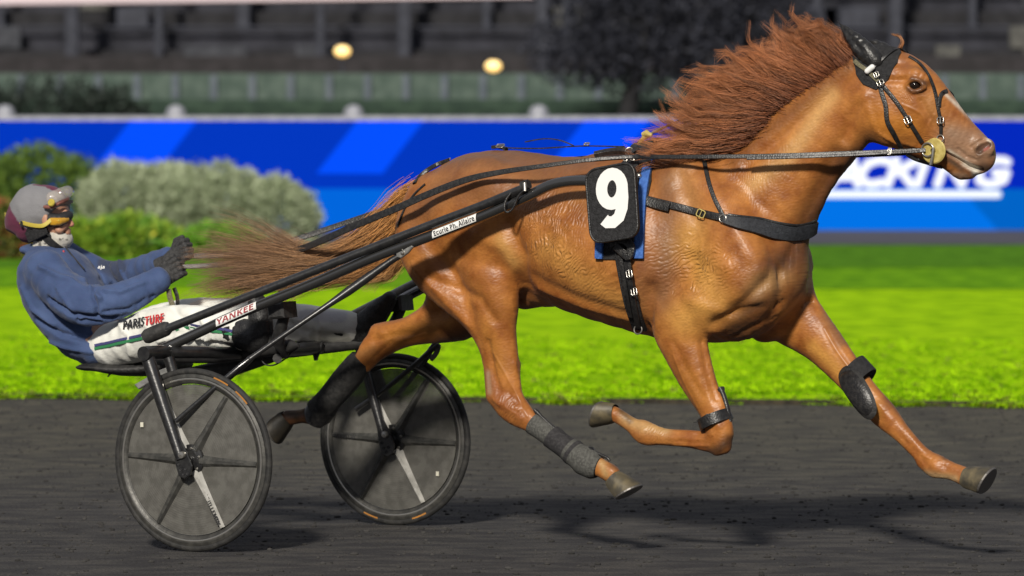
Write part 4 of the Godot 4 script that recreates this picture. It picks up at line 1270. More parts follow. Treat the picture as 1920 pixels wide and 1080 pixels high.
func build_tack() -> void:
	var out := Vector3(0, 0.15, 1)
	# --- harness: saddle pad, girth, breast collar, back strap
	var harness := thing("harness", "black driving harness with blue edged saddle pad and breast collar on the horse", "harness", "", true)
	part("saddle_pad", shell([Vector3(1.432, 1.511, 0.1), Vector3(1.538, 1.511, 0.1), Vector3(1.593, 1.449, 0.2), Vector3(1.619, 1.373, 0.28), Vector3(1.614, 1.257, 0.3), Vector3(1.61, 1.091, 0.3), Vector3(1.444, 1.089, 0.3), Vector3(1.444, 1.178, 0.3), Vector3(1.449, 1.391, 0.28), Vector3(1.462, 1.468, 0.2)], 0.008, -0.2, 0.4), mats.cloth_black, harness)
	strap_part("pad_edge", [[Vector3(1.563, 1.472, 0.0983), Vector3(-0.1553, 0.7665, 0.6232)], [Vector3(1.577, 1.441, 0.1386), Vector3(-0.0726, 0.7412, 0.6674)], [Vector3(1.59, 1.378, 0.1972), Vector3(0.0388, 0.5937, 0.8037)], [Vector3(1.6, 1.299, 0.2434), Vector3(0.1619, 0.4261, 0.8901)], [Vector3(1.609, 1.221, 0.2727), Vector3(0.2081, 0.2824, 0.9364)], [Vector3(1.613, 1.151, 0.2863), Vector3(0.2257, 0.115, 0.9674)], [Vector3(1.613, 1.094, 0.2889), Vector3(0.2524, -0.0594, 0.9658)]], .036, harness, mats.blue, 0.02, 6)
	strap_part("pad_edge", [[Vector3(1.462, 1.156, 0.3073), Vector3(0.0458, 0.1031, 0.9936)], [Vector3(1.461, 1.124, 0.309), Vector3(0.0355, 0.0027, 0.9994)], [Vector3(1.46, 1.092, 0.308), Vector3(0.0305, -0.0758, 0.9967)]], .030, harness, mats.blue, 0.018, 4)
	strap_part("saddle_strap", [[Vector3(1.475, 1.487, 0.0731), Vector3(-0.168, 0.7741, 0.6103)], [Vector3(1.515, 1.435, 0.1556), Vector3(-0.0577, 0.7881, 0.6128)], [Vector3(1.553, 1.343, 0.2368), Vector3(0.0754, 0.5169, 0.8527)], [Vector3(1.571, 1.223, 0.2889), Vector3(0.105, 0.2877, 0.952)], [Vector3(1.569, 1.121, 0.3062), Vector3(0.0338, 0.0133, 0.9993)]], .055, harness, mats.cloth_black, 0.012, 6)
	strap_part("saddle_strap", [[Vector3(1.333, 1.469, 0.1033), Vector3(-0.0653, 0.8985, 0.4341)], [Vector3(1.385, 1.48, 0.0854), Vector3(0.0161, 0.8579, 0.5135)], [Vector3(1.443, 1.483, 0.0867), Vector3(-0.0399, 0.8298, 0.5567)], [Vector3(1.508, 1.472, 0.1169), Vector3(-0.153, 0.8221, 0.5484)]], .026, harness, mats.leather, 0.016, 5)
	part("saddle_tree", shell([Vector3(1.443, 1.511, 0.1), Vector3(1.547, 1.511, 0.1), Vector3(1.602, 1.42, 0.2), Vector3(1.495, 1.42, 0.2)], 0.022, -0.2, 0.4), mats.leather, harness)
	strap_part("girth", [[Vector3(1.544, 1.151, 0.2988), Vector3(0.143, 0.1191, 0.9825)], [Vector3(1.551, 1.092, 0.2989), Vector3(0.0212, -0.0067, 0.9998)], [Vector3(1.56, 1.023, 0.2894), Vector3(0.0356, -0.0764, 0.9964)], [Vector3(1.563, 0.938, 0.254), Vector3(0.2479, -0.6395, 0.7277)], [Vector3(1.555, 0.877, 0.2051), Vector3(-0.0482, -0.7421, 0.6685)], [Vector3(1.541, 0.8305, 0.1419), Vector3(-0.0637, -0.8678, 0.4929)]], .056, harness, mats.cloth_black, 0.012, 6)
	strap_part("girth_billet", [[Vector3(1.573, 1.121, 0.3081), Vector3(0.0409, 0.0151, 0.9991)], [Vector3(1.58, 1.047, 0.3017), Vector3(0.1799, -0.2734, 0.9449)], [Vector3(1.579, 0.9693, 0.2797), Vector3(0.0629, -0.2755, 0.9592)], [Vector3(1.569, 0.8811, 0.2242), Vector3(0.0631, -0.6866, 0.7243)], [Vector3(1.552, 0.8372, 0.1724), Vector3(0.0296, -0.8307, 0.5559)]], .022, harness, mats.leather, 0.008, 5)
	strap_part("girth_billet", [[Vector3(1.546, 1.109, 0.31), Vector3(0.2249, -0.1112, 0.968)], [Vector3(1.554, 1.036, 0.3019), Vector3(0.1623, -0.342, 0.9256)], [Vector3(1.556, 0.9556, 0.2769), Vector3(0.1178, -0.4422, 0.8892)], [Vector3(1.543, 0.8789, 0.2201), Vector3(-0.1694, -0.7674, 0.6184)]], .020, harness, mats.leather, 0.008, 5)
	for q in [Vector3(1.585, 1.038, 0.3092), Vector3(1.593, 0.9724, 0.2866), Vector3(1.576, 1.106, 0.3201)]:
		buckle(q, Vector3(0.25, -1, 0), out, .022, .026, harness)
	ring_part(Vector3(1.552, 0.8306, 0.1768), out, .016, .003, harness, mats.iron)
	# knot of the tug below the number
	strap_part("tug", [[Vector3(1.515, 1.143, 0.3272), Vector3(0.1175, 0.0778, 0.99)], [Vector3(1.554, 1.161, 0.3198), Vector3(0.099, 0.1477, 0.9841)], [Vector3(1.594, 1.14, 0.3172), Vector3(0.1679, 0.0961, 0.9811)], [Vector3(1.586, 1.102, 0.3201), Vector3(0.1399, -0.0044, 0.9902)], [Vector3(1.56, 1.119, 0.3218), Vector3(0.1183, -0.0533, 0.9915)], [Vector3(1.536, 1.139, 0.3245), Vector3(0.148, 0.0876, 0.9851)]], .03, harness, mats.leather, 0.014, 6)
	# terret rings on the saddle
	ring_part(Vector3(1.476, 1.48, 0.1), Vector3(0.5, 0, 1), .014, .0025, harness, null, "terret")
	ring_part(Vector3(1.52, 1.455, 0.16), Vector3(0.6, 0.2, 1), .008, .002, harness, null, "terret")
	ring_part(Vector3(1.49, 1.453, 0.16), Vector3(0.6, 0.2, 1), .008, .002, harness, null, "terret")
	var stud := SphereMesh.new()
	stud.radius = .010
	stud.height = .020
	part("stud", stud, mats.steel, harness).position = Vector3(1.572, 1.392, 0.2076)
	strap_part("breast_strap", [[Vector3(1.593, 1.313, 0.2331), Vector3(0.155, 0.458, 0.8753)], [Vector3(1.66, 1.297, 0.2294), Vector3(0.0003, 0.3123, 0.95)], [Vector3(1.738, 1.281, 0.2321), Vector3(0.1288, 0.2069, 0.9699)], [Vector3(1.809, 1.264, 0.2256), Vector3(-0.0274, 0.2307, 0.9726)], [Vector3(1.88, 1.251, 0.2383), Vector3(0.0125, 0.0639, 0.9979)], [Vector3(1.928, 1.242, 0.2396), Vector3(0.0864, 0.1903, 0.9779)]], .027, harness, mats.leather, 0.008, 6)
	strap_part("breast_strap", [[Vector3(1.596, 1.308, 0.2421), Vector3(0.1541, 0.4397, 0.8849)], [Vector3(1.651, 1.291, 0.2378), Vector3(0.0384, 0.3514, 0.9354)], [Vector3(1.712, 1.278, 0.2404), Vector3(0.0178, 0.1915, 0.9813)]], .034, harness, mats.leather, 0.008, 5)
	strap_part("breast_collar", [[Vector3(1.931, 1.24, 0.246), Vector3(0.0683, 0.2095, 0.9754)], [Vector3(1.988, 1.228, 0.2311), Vector3(0.4984, 0.4643, 0.7321)], [Vector3(2.044, 1.211, 0.179), Vector3(0.8603, 0.3727, 0.3478)], [Vector3(2.089, 1.197, 0.1283), Vector3(0.64, 0.044, 0.7671)], [Vector3(2.14, 1.187, 0.0688), Vector3(0.8363, -0.4119, 0.3617)], [Vector3(2.169, 1.192, 0.0302), Vector3(0.5517, -0.4335, 0.7125)], [Vector3(2.187, 1.205, -0.0031), Vector3(0.8893, -0.4572, 0.0123)]], .05, harness, mats.pad, 0.010, 6, [.030, .054, .062, .064, .062, .060, .056])
	strap_part("collar_edge", [[Vector3(1.95, 1.255, 0.243), Vector3(0.3421, 0.3446, 0.8742)], [Vector3(1.987, 1.249, 0.2246), Vector3(0.5488, 0.4783, 0.6856)], [Vector3(2.038, 1.241, 0.1709), Vector3(0.6186, 0.5895, 0.5195)], [Vector3(2.09, 1.226, 0.1318), Vector3(0.5571, 0.0726, 0.8273)], [Vector3(2.146, 1.215, 0.0864), Vector3(0.6696, -0.3428, 0.6588)], [Vector3(2.176, 1.221, 0.0456), Vector3(0.7717, -0.2246, 0.5951)], [Vector3(2.199, 1.233, 0.0272), Vector3(0.8292, -0.2944, 0.4752)]], .008, harness, mats.leather, 0.006, 6)
	buckle(Vector3(1.841, 1.257, 0.2433), Vector3(0.4, 1, 0), out, .032, .026, harness, mats.brass)
	ring_part(Vector3(1.931, 1.24, 0.2479), out, .013, .0025, harness)
	strap_part("neck_strap", [[Vector3(1.793, 1.46, 0.1275), Vector3(0.3095, 0.8028, 0.5096)], [Vector3(1.825, 1.414, 0.1705), Vector3(0.2406, 0.7388, 0.6295)], [Vector3(1.854, 1.365, 0.2034), Vector3(0.2467, 0.4777, 0.8432)], [Vector3(1.885, 1.313, 0.2252), Vector3(0.049, 0.4189, 0.9067)], [Vector3(1.911, 1.273, 0.2332), Vector3(0.1413, 0.208, 0.9679)], [Vector3(1.928, 1.246, 0.2366), Vector3(0.1813, 0.1755, 0.9677)]], .016, harness, mats.leather, 0.005, 6)
	# back strap and crupper
	strap_part("back_strap", [[Vector3(1.403, 1.497, 0), Vector3.UP], [Vector3(1.225, 1.499, 0), Vector3.UP], [Vector3(1.046, 1.49, 0), Vector3.UP], [Vector3(0.899, 1.492, 0), Vector3.UP]], .014, harness, mats.leather, .005)
	strap_part("loose_end", [[Vector3(1.194, 1.501, 0.005), Vector3.UP], [Vector3(1.141, 1.52, 0.01), Vector3.UP], [Vector3(1.074, 1.526, 0.01), Vector3.UP], [Vector3(0.9948, 1.514, 0.01), Vector3.UP]], .010, harness, mats.leather, .004)
	strap_part("keeper", [[Vector3(0.9157, 1.488, 0.01), Vector3.UP], [Vector3(0.8817, 1.496, 0.01), Vector3.UP], [Vector3(0.8568, 1.494, 0.01), Vector3.UP]], .026, harness, mats.leather, .012)
	buckle(Vector3(0.894, 1.498, 0.02), Vector3(1, 0.1, 0), Vector3(0, 1, 0.7), .02, .03, harness)
	buckle(Vector3(1.253, 1.505, 0.01), Vector3(1, 0.1, 0), Vector3(0, 1, 0.7), .014, .02, harness)
	strap_part("crupper", [[Vector3(0.7047, 1.446, 0.0726), Vector3(0, 0, 1)], [Vector3(0.6546, 1.43, 0.0728), Vector3(0, 0, 1)], [Vector3(0.6344, 1.41, 0.1102), Vector3(0, 0, 1)], [Vector3(0.6132, 1.387, 0.1294), Vector3(0, 0, 1)], [Vector3(0.6116, 1.36, 0.1733), Vector3(-0.2912, 0.6047, 0.7413)]], .016, harness, mats.leather, .006)
	buckle(Vector3(0.6848, 1.444, 0.0532), Vector3(1, 0.4, 0), Vector3(-0.3, 1, 0.6), .018, .028, harness)
	strap_part("crupper", [[Vector3(0.6701, 1.357, 0.195), Vector3(-0.282, 0.4928, 0.8232)], [Vector3(0.6249, 1.319, 0.1965), Vector3(-0.3479, 0.3005, 0.8881)], [Vector3(0.5954, 1.279, 0.2002), Vector3(-0.2557, 0.4001, 0.8801)], [Vector3(0.5739, 1.238, 0.204), Vector3(-0.4442, 0.1767, 0.8783)], [Vector3(0.5586, 1.198, 0.2057), Vector3(-0.495, 0.0853, 0.8647)]], .008, harness, mats.leather, .006)
	# --- number plate
	var plate := thing("number_plate", "black cushioned number plate with a white nine on the saddle", "number plate", "", true)
	var mid: Vector3 = Vector3(1.546, 1.294, 0.365)
	var f := face(mid, Vector3(0.05, 0.10, 1), Vector3(-0.01, 1, 0))
	var board := PackedVector2Array()
	var corners := [Vector2(-.112, .120), Vector2(.084, .152), Vector2(.113, -.122), Vector2(-.078, -.150)]
	for q in 4:
		var c: Vector2 = corners[q]
		var toward_prev: Vector2 = (corners[(q + 3) % 4] - c).normalized()
		var toward_next: Vector2 = (corners[(q + 1) % 4] - c).normalized()
		for e in 9:
			var w := float(e) / 8.0
			var r := .050
			board.append((c + toward_prev * r * (1.0 - w) * (1.0 - w) + toward_next * r * w * w))
	var bs := Shape.new()
	bs.slab(board, f, 0.022, 0.005)
	part("board", bs.mesh(), mats.cloth_black, plate)
	var rim := []
	for p in board:
		rim.append(f * Vector3(p.x * 0.975, p.y * 0.98, 0.010))
	rim.append(rim[0])
	rim.append(rim[1])
	part("piping", tube_mesh(rim, [0.005], 8), mats.leather, plate)
	# the digit: a ring and a tail of even stroke
	var nine := []
	for q in 25:
		var w := TAU * q / 24.0
		nine.append(Vector2(-.002 + cos(w) * .041, .043 + sin(w) * .054))
	var tail := [Vector2(.039, .043), Vector2(.0425, .012), Vector2(.041, -.026), Vector2(.030, -.060), Vector2(.008, -.078), Vector2(-.016, -.078), Vector2(-.028, -.068)]
	var digit := Shape.new()
	var ink := 0.0128
	for line in [nine, tail]:
		var left := []
		var right := []
		for q in line.size():
			var t: Vector2 = (line[mini(q + 1, line.size() - 1)] - line[maxi(q - 1, 0)])
			if line == nine and (q == 0 or q == line.size() - 1):
				t = nine[1] - nine[line.size() - 2]
			var n := t.orthogonal().normalized() * .0225
			left.append(line[q] + n)
			right.append(line[q] - n)
		var lo := digit.v.size()
		for q in line.size():
			for p in [left[q], right[q]]:
				digit.vert(f * Vector3(p.x + .002, p.y + .008, ink), f.basis.z)
		for q in line.size() - 1:
			var a: int = lo + q * 2
			var order := [a, a + 1, a + 3, a, a + 3, a + 2]
			if (digit.v[a + 3] - digit.v[a]).cross(digit.v[a + 1] - digit.v[a]).dot(f.basis.z) < 0.0:
				order = [a, a + 3, a + 1, a, a + 2, a + 3]
			digit.i.append_array(order)
		ink += 0.0008
	part("digit", digit.mesh(), mats.white, plate)
	# --- bridle
	var bridle := thing("bridle", "black leather bridle with steel buckles and yellow bit guard on the horse's head", "bridle", "", true)
	strap_part("crown_strap", [[Vector3(2.369, 1.807, 0.0723), Vector3(0.0064, 0.2622, 0.965)], [Vector3(2.391, 1.791, 0.0782), Vector3(-0.1595, 0.1791, 0.9708)], [Vector3(2.427, 1.77, 0.0849), Vector3(0.1191, 0.2414, 0.9631)], [Vector3(2.453, 1.747, 0.0862), Vector3(0.137, 0.1708, 0.9757)], [Vector3(2.476, 1.727, 0.0848), Vector3(0.225, 0.0962, 0.9696)]], .016, bridle, mats.olive, .005)
	strap_part("brow_band", [[Vector3(2.442, 1.777, 0.0829), Vector3(0.1628, 0.2842, 0.9448)], [Vector3(2.464, 1.802, 0.0671), Vector3(0.403, 0.2709, 0.8742)], [Vector3(2.484, 1.826, 0.0508), Vector3(0.2405, 0.5633, 0.7905)], [Vector3(2.502, 1.847, 0.022), Vector3(0.3061, 0.809, 0.5019)], [Vector3(2.505, 1.847, -0.0219), Vector3(0, 0, 1)]], .013, bridle, mats.leather, .006)
	strap_part("cheek_strap", [[Vector3(2.477, 1.726, 0.0794), Vector3(0.2926, 0.1161, 0.9491)], [Vector3(2.5, 1.699, 0.0765), Vector3(0.1725, 0.0386, 0.9842)], [Vector3(2.536, 1.655, 0.0701), Vector3(0.2893, 0.0245, 0.9569)], [Vector3(2.571, 1.595, 0.0525), Vector3(0.4419, -0.1988, 0.8748)], [Vector3(2.59, 1.552, 0.0297), Vector3(0.4218, -0.3685, 0.8284)], [Vector3(2.603, 1.514, 0.0012), Vector3(0.2145, -0.4918, 0.8439)]], .015, bridle, mats.leather, .006)
	strap_part("throat_strap", [[Vector3(2.473, 1.719, 0.0821), Vector3(0.1928, 0.0903, 0.9771)], [Vector3(2.482, 1.688, 0.082), Vector3(0.234, 0.0685, 0.9698)], [Vector3(2.497, 1.644, 0.0824), Vector3(0.2295, 0.0614, 0.9714)], [Vector3(2.502, 1.589, 0.0791), Vector3(0.2692, -0.1774, 0.9466)], [Vector3(2.519, 1.544, 0.06), Vector3(0.2727, -0.4498, 0.8505)], [Vector3(2.523, 1.492, 0.0061), Vector3(0.0757, -0.864, 0.4977)]], .017, bridle, mats.leather, .005)
	strap_part("face_strap", [[Vector3(2.553, 1.823, 0.0045), Vector3(0.4365, 0.7849, 0.4397)], [Vector3(2.593, 1.797, -0.0012), Vector3(0.5944, 0.7001, 0.3957)], [Vector3(2.636, 1.756, 0.0176), Vector3(0.803, 0.5895, 0.0879)], [Vector3(2.656, 1.698, 0.0086), Vector3(0.6383, 0.2365, 0.7326)], [Vector3(2.668, 1.634, 0.0054), Vector3(0.5772, 0.016, 0.8164)], [Vector3(2.674, 1.584, -0.0039), Vector3(0.4854, -0.1587, 0.8598)], [Vector3(2.67, 1.545, -0.0135), Vector3(0.0169, -0.3074, 0.9514)]], .013, bridle, mats.leather, .005)
	strap_part("nose_band", [[Vector3(2.671, 1.642, 0.0048), Vector3(0.6102, 0.0377, 0.7913)], [Vector3(2.672, 1.669, 0.0006), Vector3(0.7219, 0.118, 0.6819)], [Vector3(2.676, 1.691, -0.0125), Vector3(0.7358, 0.3078, 0.6032)], [Vector3(2.685, 1.699, -0.035), Vector3(0.8895, 0.3981, 0.2242)]], .014, bridle, mats.leather, .006)
	strap_part("nose_band", [[Vector3(2.677, 1.691, -0.0119), Vector3(0, 1, 0.6)], [Vector3(2.672, 1.703, -0.06), Vector3(0.4, 1, 0.1)], [Vector3(2.675, 1.688, -0.1), Vector3(0.6, 0.8, -0.3)], [Vector3(2.668, 1.665, -0.13), Vector3(0.6, 0.3, -1)]], .014, bridle, mats.leather, .006)
	strap_part("overcheck_strap", [[Vector3(2.519, 1.848, -0.0102), Vector3(0, 1, 0)], [Vector3(2.534, 1.826, -0.045), Vector3(0.4, 1, 0)], [Vector3(2.578, 1.793, -0.06), Vector3(0.5, 1, 0)], [Vector3(2.617, 1.751, -0.075), Vector3(0.6, 1, 0)], [Vector3(2.652, 1.707, -0.09), Vector3(0.6, 1, 0)]], .012, bridle, mats.leather, .005)
	strap_part("chin_strap", [[Vector3(2.521, 1.472, -0.0487), Vector3(0, 0, 1)], [Vector3(2.545, 1.456, -0.0639), Vector3(0, 0, 1)], [Vector3(2.577, 1.445, -0.0723), Vector3(0, 0, 1)], [Vector3(2.609, 1.435, -0.0849), Vector3(0, 0, 1)], [Vector3(2.645, 1.425, -0.0754), Vector3(-0.2426, -0.7407, 0.6265)]], .016, bridle, mats.leather, .006)
	buckle(Vector3(2.574, 1.594, 0.0587), Vector3(-0.5, 1, 0), out, .026, .026, bridle)
	buckle(Vector3(2.677, 1.593, 0.0053), Vector3(-0.05, 1, 0), out, .024, .022, bridle)
	buckle(Vector3(2.466, 1.756, 0.0927), Vector3(-0.5, 1, 0), out, .018, .020, bridle)
	buckle(Vector3(2.482, 1.727, 0.0935), Vector3(-0.5, 1, 0), out, .026, .018, bridle)
	ring_part(Vector3(2.668, 1.528, -0.0125), out, .013, .0022, bridle)
	# white toggle on the brow band
	var tog := CapsuleMesh.new()
	tog.radius = .0105
	tog.height = .044
	var tg := part("toggle", tog, mats.white, bridle)
	tg.transform = face(Vector3(2.44, 1.776, 0.0942), out, Vector3(0.75, 0.6, 0))
	# round guard, ring and shank of the bit
	var guard := Shape.new()
	var bit_at: Vector3 = Vector3(2.643, 1.484, -0.0104)
	guard.lathe([Vector2(.010, -.004), Vector2(.043, -.004), Vector2(.047, 0), Vector2(.043, .004), Vector2(.010, .004)], Transform3D(Basis(Vector3.RIGHT, Vector3(-0.22, 0.02, 1).normalized(), Vector3(0, -1, 0)), bit_at), 36)
	part("bit_guard", guard.mesh(), mats.brass, bridle)
	ring_part(bit_at + Vector3(-.018, .004, .012), Vector3(-0.1, 0, 1), .024, .0035, bridle)
	part("bit_shank", tube_mesh([bit_at + Vector3(.006, .012, .014), bit_at + Vector3(.003, -.02, .016), bit_at + Vector3(-.004, -.05, .016)], [.006, .005, .007], 8), mats.steel, bridle)
	# --- ear hood with two ear pockets
	var hood := thing("ear_hood", "black padded ear hood over the horse's ears", "ear hood", "", true)
	part("hood_skirt", shell([Vector3(2.349, 1.837, 0.05), Vector3(2.365, 1.799, 0.08), Vector3(2.381, 1.757, 0.08), Vector3(2.411, 1.722, 0.08), Vector3(2.459, 1.703, 0.08), Vector3(2.484, 1.718, 0.08), Vector3(2.507, 1.756, 0.08), Vector3(2.522, 1.798, 0.08), Vector3(2.523, 1.833, 0.05), Vector3(2.483, 1.86, 0), Vector3(2.395, 1.876, 0)], 0.007, -0.2, 0.3), mats.cloth_black, hood)
	for e in [[[Vector3(2.441, 1.806, 0.055), Vector3(2.412, 1.837, 0.065), Vector3(2.369, 1.877, 0.062), Vector3(2.328, 1.916, 0.055), Vector3(2.291, 1.951, 0.05)], 1.0], [[Vector3(2.454, 1.815, -0.045), Vector3(2.431, 1.831, -0.06), Vector3(2.405, 1.85, -0.06), Vector3(2.382, 1.869, -0.055), Vector3(2.359, 1.885, -0.05)], -1.0]]:
		var g := Field.new(Vector3(2.2, 1.70, -.14), Vector3(2.52, 2.0, .14), .005)
		var line: Array = e[0]
		g.chain([[line[0], .034, .032], [line[1], .037, .028], [line[2], .030, .022], [line[3], .017, .013], [line[4], .002, .003]], .01, 3)
		# the hollow and its puckers
		var sh := g.skin()
		var nn := normals_of(sh[0], sh[1])
		var pp: PackedVector3Array = sh[0]
		var way: Vector3 = (line[4] - line[0]).normalized()
		for q in pp.size():
			var t: float = (pp[q] - line[0]).dot(way)
			pp[q] += nn[q] * (0.0010 * sin(t * 170.0 + 2.0 * sin(pp[q].y * 90.0)) * smooth(.0, .04, t) * smooth(.24, .12, t) - 0.006 * exp(-pow((pp[q] - line[2]).dot(Vector3(-way.y, way.x, 0)) / .012, 2.0)) * smooth(.02, .06, t))
		nn = normals_of(pp, sh[1])
		part("ear_pocket", skin_mesh(pp, sh[1], nn), mats.leather, hood)
	# --- overcheck: from the crown back to the saddle
	var check := thing("overcheck_rein", "thin check rein with a brass clip above the horse's withers", "check rein", "", true)
	part("rein", tube_mesh(curve_of([Vector3(1.449, 1.491, 0.03), Vector3(1.511, 1.534, 0.03), Vector3(1.572, 1.562, 0.03), Vector3(1.681, 1.607, 0.03), Vector3(1.768, 1.636, 0.03), Vector3(1.872, 1.669, 0.02), Vector3(2.013, 1.72, 0)], 4), [.0042], 6), mats.leather, check)
	var clip := Shape.new()
	clip.tube([Vector3(1.476, 1.503, 0.03), Vector3(1.496, 1.523, 0.035), Vector3(1.513, 1.538, 0.035)], [.005, .008, .012], 8)
	clip.tube([Vector3(1.5, 1.542, 0.035), Vector3(1.516, 1.546, 0.04), Vector3(1.538, 1.538, 0.04)], [.010, .014, .006], 8)
	part("clip", clip.mesh(), mats.brass, check)
	part("snap", tube_mesh([Vector3(1.522, 1.542, 0.035), Vector3(1.553, 1.554, 0.035), Vector3(1.575, 1.566, 0.035)], [.004, .006, .004], 8), mats.steel, check)
	buckle(Vector3(1.774, 1.636, 0.042), Vector3(0.4, 1, 0), Vector3(0, 0.3, 1), .034, .034, check, mats.brass)
	strap_part("keeper", [[Vector3(1.801, 1.643, 0.03), Vector3(0, .3, 1)], [Vector3(1.866, 1.663, 0.03), Vector3(0, .3, 1)]], .014, check, mats.leather, .008)
	# --- reins
	var reins := thing("reins", "black leather reins running from the driver's gloves to the bit", "reins", "", true)
	var flatw := Vector3(0, 0.25, 1)
	strap_part("near_rein", [[Vector3(-0.478, 1.033, 0.075), flatw], [Vector3(-0.3627, 1.039, 0.02), flatw], [Vector3(-0.1832, 1.059, 0), flatw], [Vector3(0.0667, 1.105, 0.1), flatw], [Vector3(0.243, 1.149, 0.2), flatw], [Vector3(0.394, 1.197, 0.26), flatw], [Vector3(0.5948, 1.265, 0.29), flatw], [Vector3(0.7369, 1.319, 0.3), flatw], [Vector3(0.8975, 1.373, 0.305), flatw], [Vector3(1.032, 1.401, 0.305), flatw], [Vector3(1.207, 1.425, 0.3), flatw], [Vector3(1.406, 1.451, 0.26), flatw], [Vector3(1.541, 1.461, 0.2), flatw]], .024, reins, mats.leather, .004, 5, [.016, .022, .026, .028, .028, .028, .028, .026, .022, .018, .014, .012])
	strap_part("near_rein", [[Vector3(1.389, 1.449, 0.27), flatw], [Vector3(1.541, 1.461, 0.2), flatw], [Vector3(1.655, 1.461, 0.235), flatw], [Vector3(1.851, 1.462, 0.24), flatw], [Vector3(2.01, 1.464, 0.215), flatw], [Vector3(2.163, 1.468, 0.18), flatw], [Vector3(2.309, 1.474, 0.13), flatw], [Vector3(2.467, 1.48, 0.065), flatw], [Vector3(2.616, 1.487, 0), flatw]], .016, reins, mats.leather, .005, 5)
	strap_part("rein_end", [[Vector3(2.014, 1.456, 0.222), flatw], [Vector3(2.166, 1.46, 0.185), flatw], [Vector3(2.311, 1.466, 0.135), flatw], [Vector3(2.491, 1.476, 0.07), flatw], [Vector3(2.599, 1.482, 0.01), flatw]], .010, reins, mats.leather, .004, 5)
	strap_part("far_rein", [[Vector3(-0.508, 1.072, 0), flatw], [Vector3(-0.2682, 1.093, -0.14), flatw], [Vector3(0.1741, 1.238, -0.28), flatw], [Vector3(0.7007, 1.404, -0.3), flatw], [Vector3(1.234, 1.462, -0.24), flatw], [Vector3(1.335, 1.474, -0.2), flatw]], .022, reins, mats.leather, .004, 4)
	strap_part("far_rein", [[Vector3(1.335, 1.474, -0.2), flatw], [Vector3(1.784, 1.463, -0.25), flatw], [Vector3(2.244, 1.465, -0.19), flatw], [Vector3(2.538, 1.479, -0.22), flatw]], .014, reins, mats.leather, .004, 4)
	buckle(Vector3(2.504, 1.482, 0.062), Vector3(0, 1, 0), flatw, .012, .026, reins)
	strap_part("hand_loop", [[Vector3(-0.5157, 0.9469, 0.1), flatw], [Vector3(-0.5109, 0.9183, 0.1), flatw], [Vector3(-0.4965, 0.8795, 0.1), flatw]], .022, reins, mats.olive, .004)
	strap_part("hand_loop", [[Vector3(-0.5166, 0.9499, 0.06), flatw], [Vector3(-0.5022, 0.9173, 0.06), flatw], [Vector3(-0.4998, 0.8803, 0.06), flatw]], .016, reins, mats.leather, .004)
	# --- boots and bandages on the legs
	var grey := grain_mat(Color(.055, .055, .05), Color(.11, .11, .10), 14.0, 0.85, 0.25)
	var dark := grain_mat(Color(.018, .017, .019), Color(.042, .04, .042), 12.0, 0.85, 0.25)
	var b1 := thing("leg_wrap", "grey and black wrapped boot on the horse's near hind cannon", "horse boot", "leg boots of the horse", true)
	sleeve("bandage", [Vector3(1.109, 0.4774, 0.16), Vector3(1.159, 0.4472, 0.16), Vector3(1.194, 0.4226, 0.16)], [0.04314, 0.04118, 0.03922], b1, grey)
	sleeve("bandage", [Vector3(1.185, 0.4302, 0.16), Vector3(1.225, 0.4038, 0.16), Vector3(1.265, 0.3794, 0.16)], [0.04412, 0.04216, 0.04314], b1, dark)
	sleeve("bandage", [Vector3(1.257, 0.3851, 0.16), Vector3(1.292, 0.3625, 0.16), Vector3(1.323, 0.3458, 0.16), Vector3(1.359, 0.3292, 0.16), Vector3(1.381, 0.322, 0.16)], [0.0451, 0.04706, 0.05588, 0.05294, 0.04118], b1, grey)
	sleeve("band", [Vector3(1.27, 0.3776, 0.16), Vector3(1.281, 0.37, 0.16)], [0.04902, 0.04902], b1, dark)
	var flap := Shape.new()
	flap.tube(curve_of([Vector3(1.119, 0.5274, 0.17), Vector3(1.182, 0.4759, 0.17), Vector3(1.248, 0.4325, 0.17)], 4), [0.005882, 0.009804, 0.005882], 8)
	flap.tube(curve_of([Vector3(1.335, 0.3876, 0.165), Vector3(1.379, 0.3732, 0.165), Vector3(1.418, 0.3587, 0.165), Vector3(1.429, 0.3473, 0.165)], 4), [0.005882, 0.01373, 0.01569, 0.005882], 8)
	part("flap", flap.mesh(), mats.leather, b1)
	var b2 := thing("leg_wrap", "tall black rubber boot on the horse's far hind leg", "horse boot", "leg boots of the horse", true)
	sleeve("boot_shaft", [Vector3(0.1911, 0.6807, -0.16), Vector3(0.1675, 0.6516, -0.16), Vector3(0.1249, 0.6057, -0.16), Vector3(0.049, 0.5261, -0.16), Vector3(0.0014, 0.4757, -0.16)], [0.04706, 0.05294, 0.0549, 0.05098, 0.05686], b2, mats.rubber)
	sleeve("boot_shaft", [Vector3(0.0204, 0.4926, -0.16), Vector3(-0.0034, 0.4633, -0.16), Vector3(-0.0225, 0.4299, -0.16)], [0.0549, 0.0549, 0.03529], b2, mats.leather)
	var tie := Shape.new()
	tie.tube([Vector3(0.0954, 0.6456, -0.17), Vector3(0.0669, 0.6122, -0.17), Vector3(0.0289, 0.5662, -0.17)], [0.004902, 0.005882, 0.003922], 6)
	part("strap", tie.mesh(), mats.leather, b2)
	var b3 := thing("knee_boot", "black glossy oval knee boot inside the horse's reaching far foreleg", "horse boot", "leg boots of the horse", true)
	var kf := face(Vector3(2.307, 0.6051, -0.095), Vector3(-0.25, 0.10, 1), Vector3(-0.69, 0.72, 0))
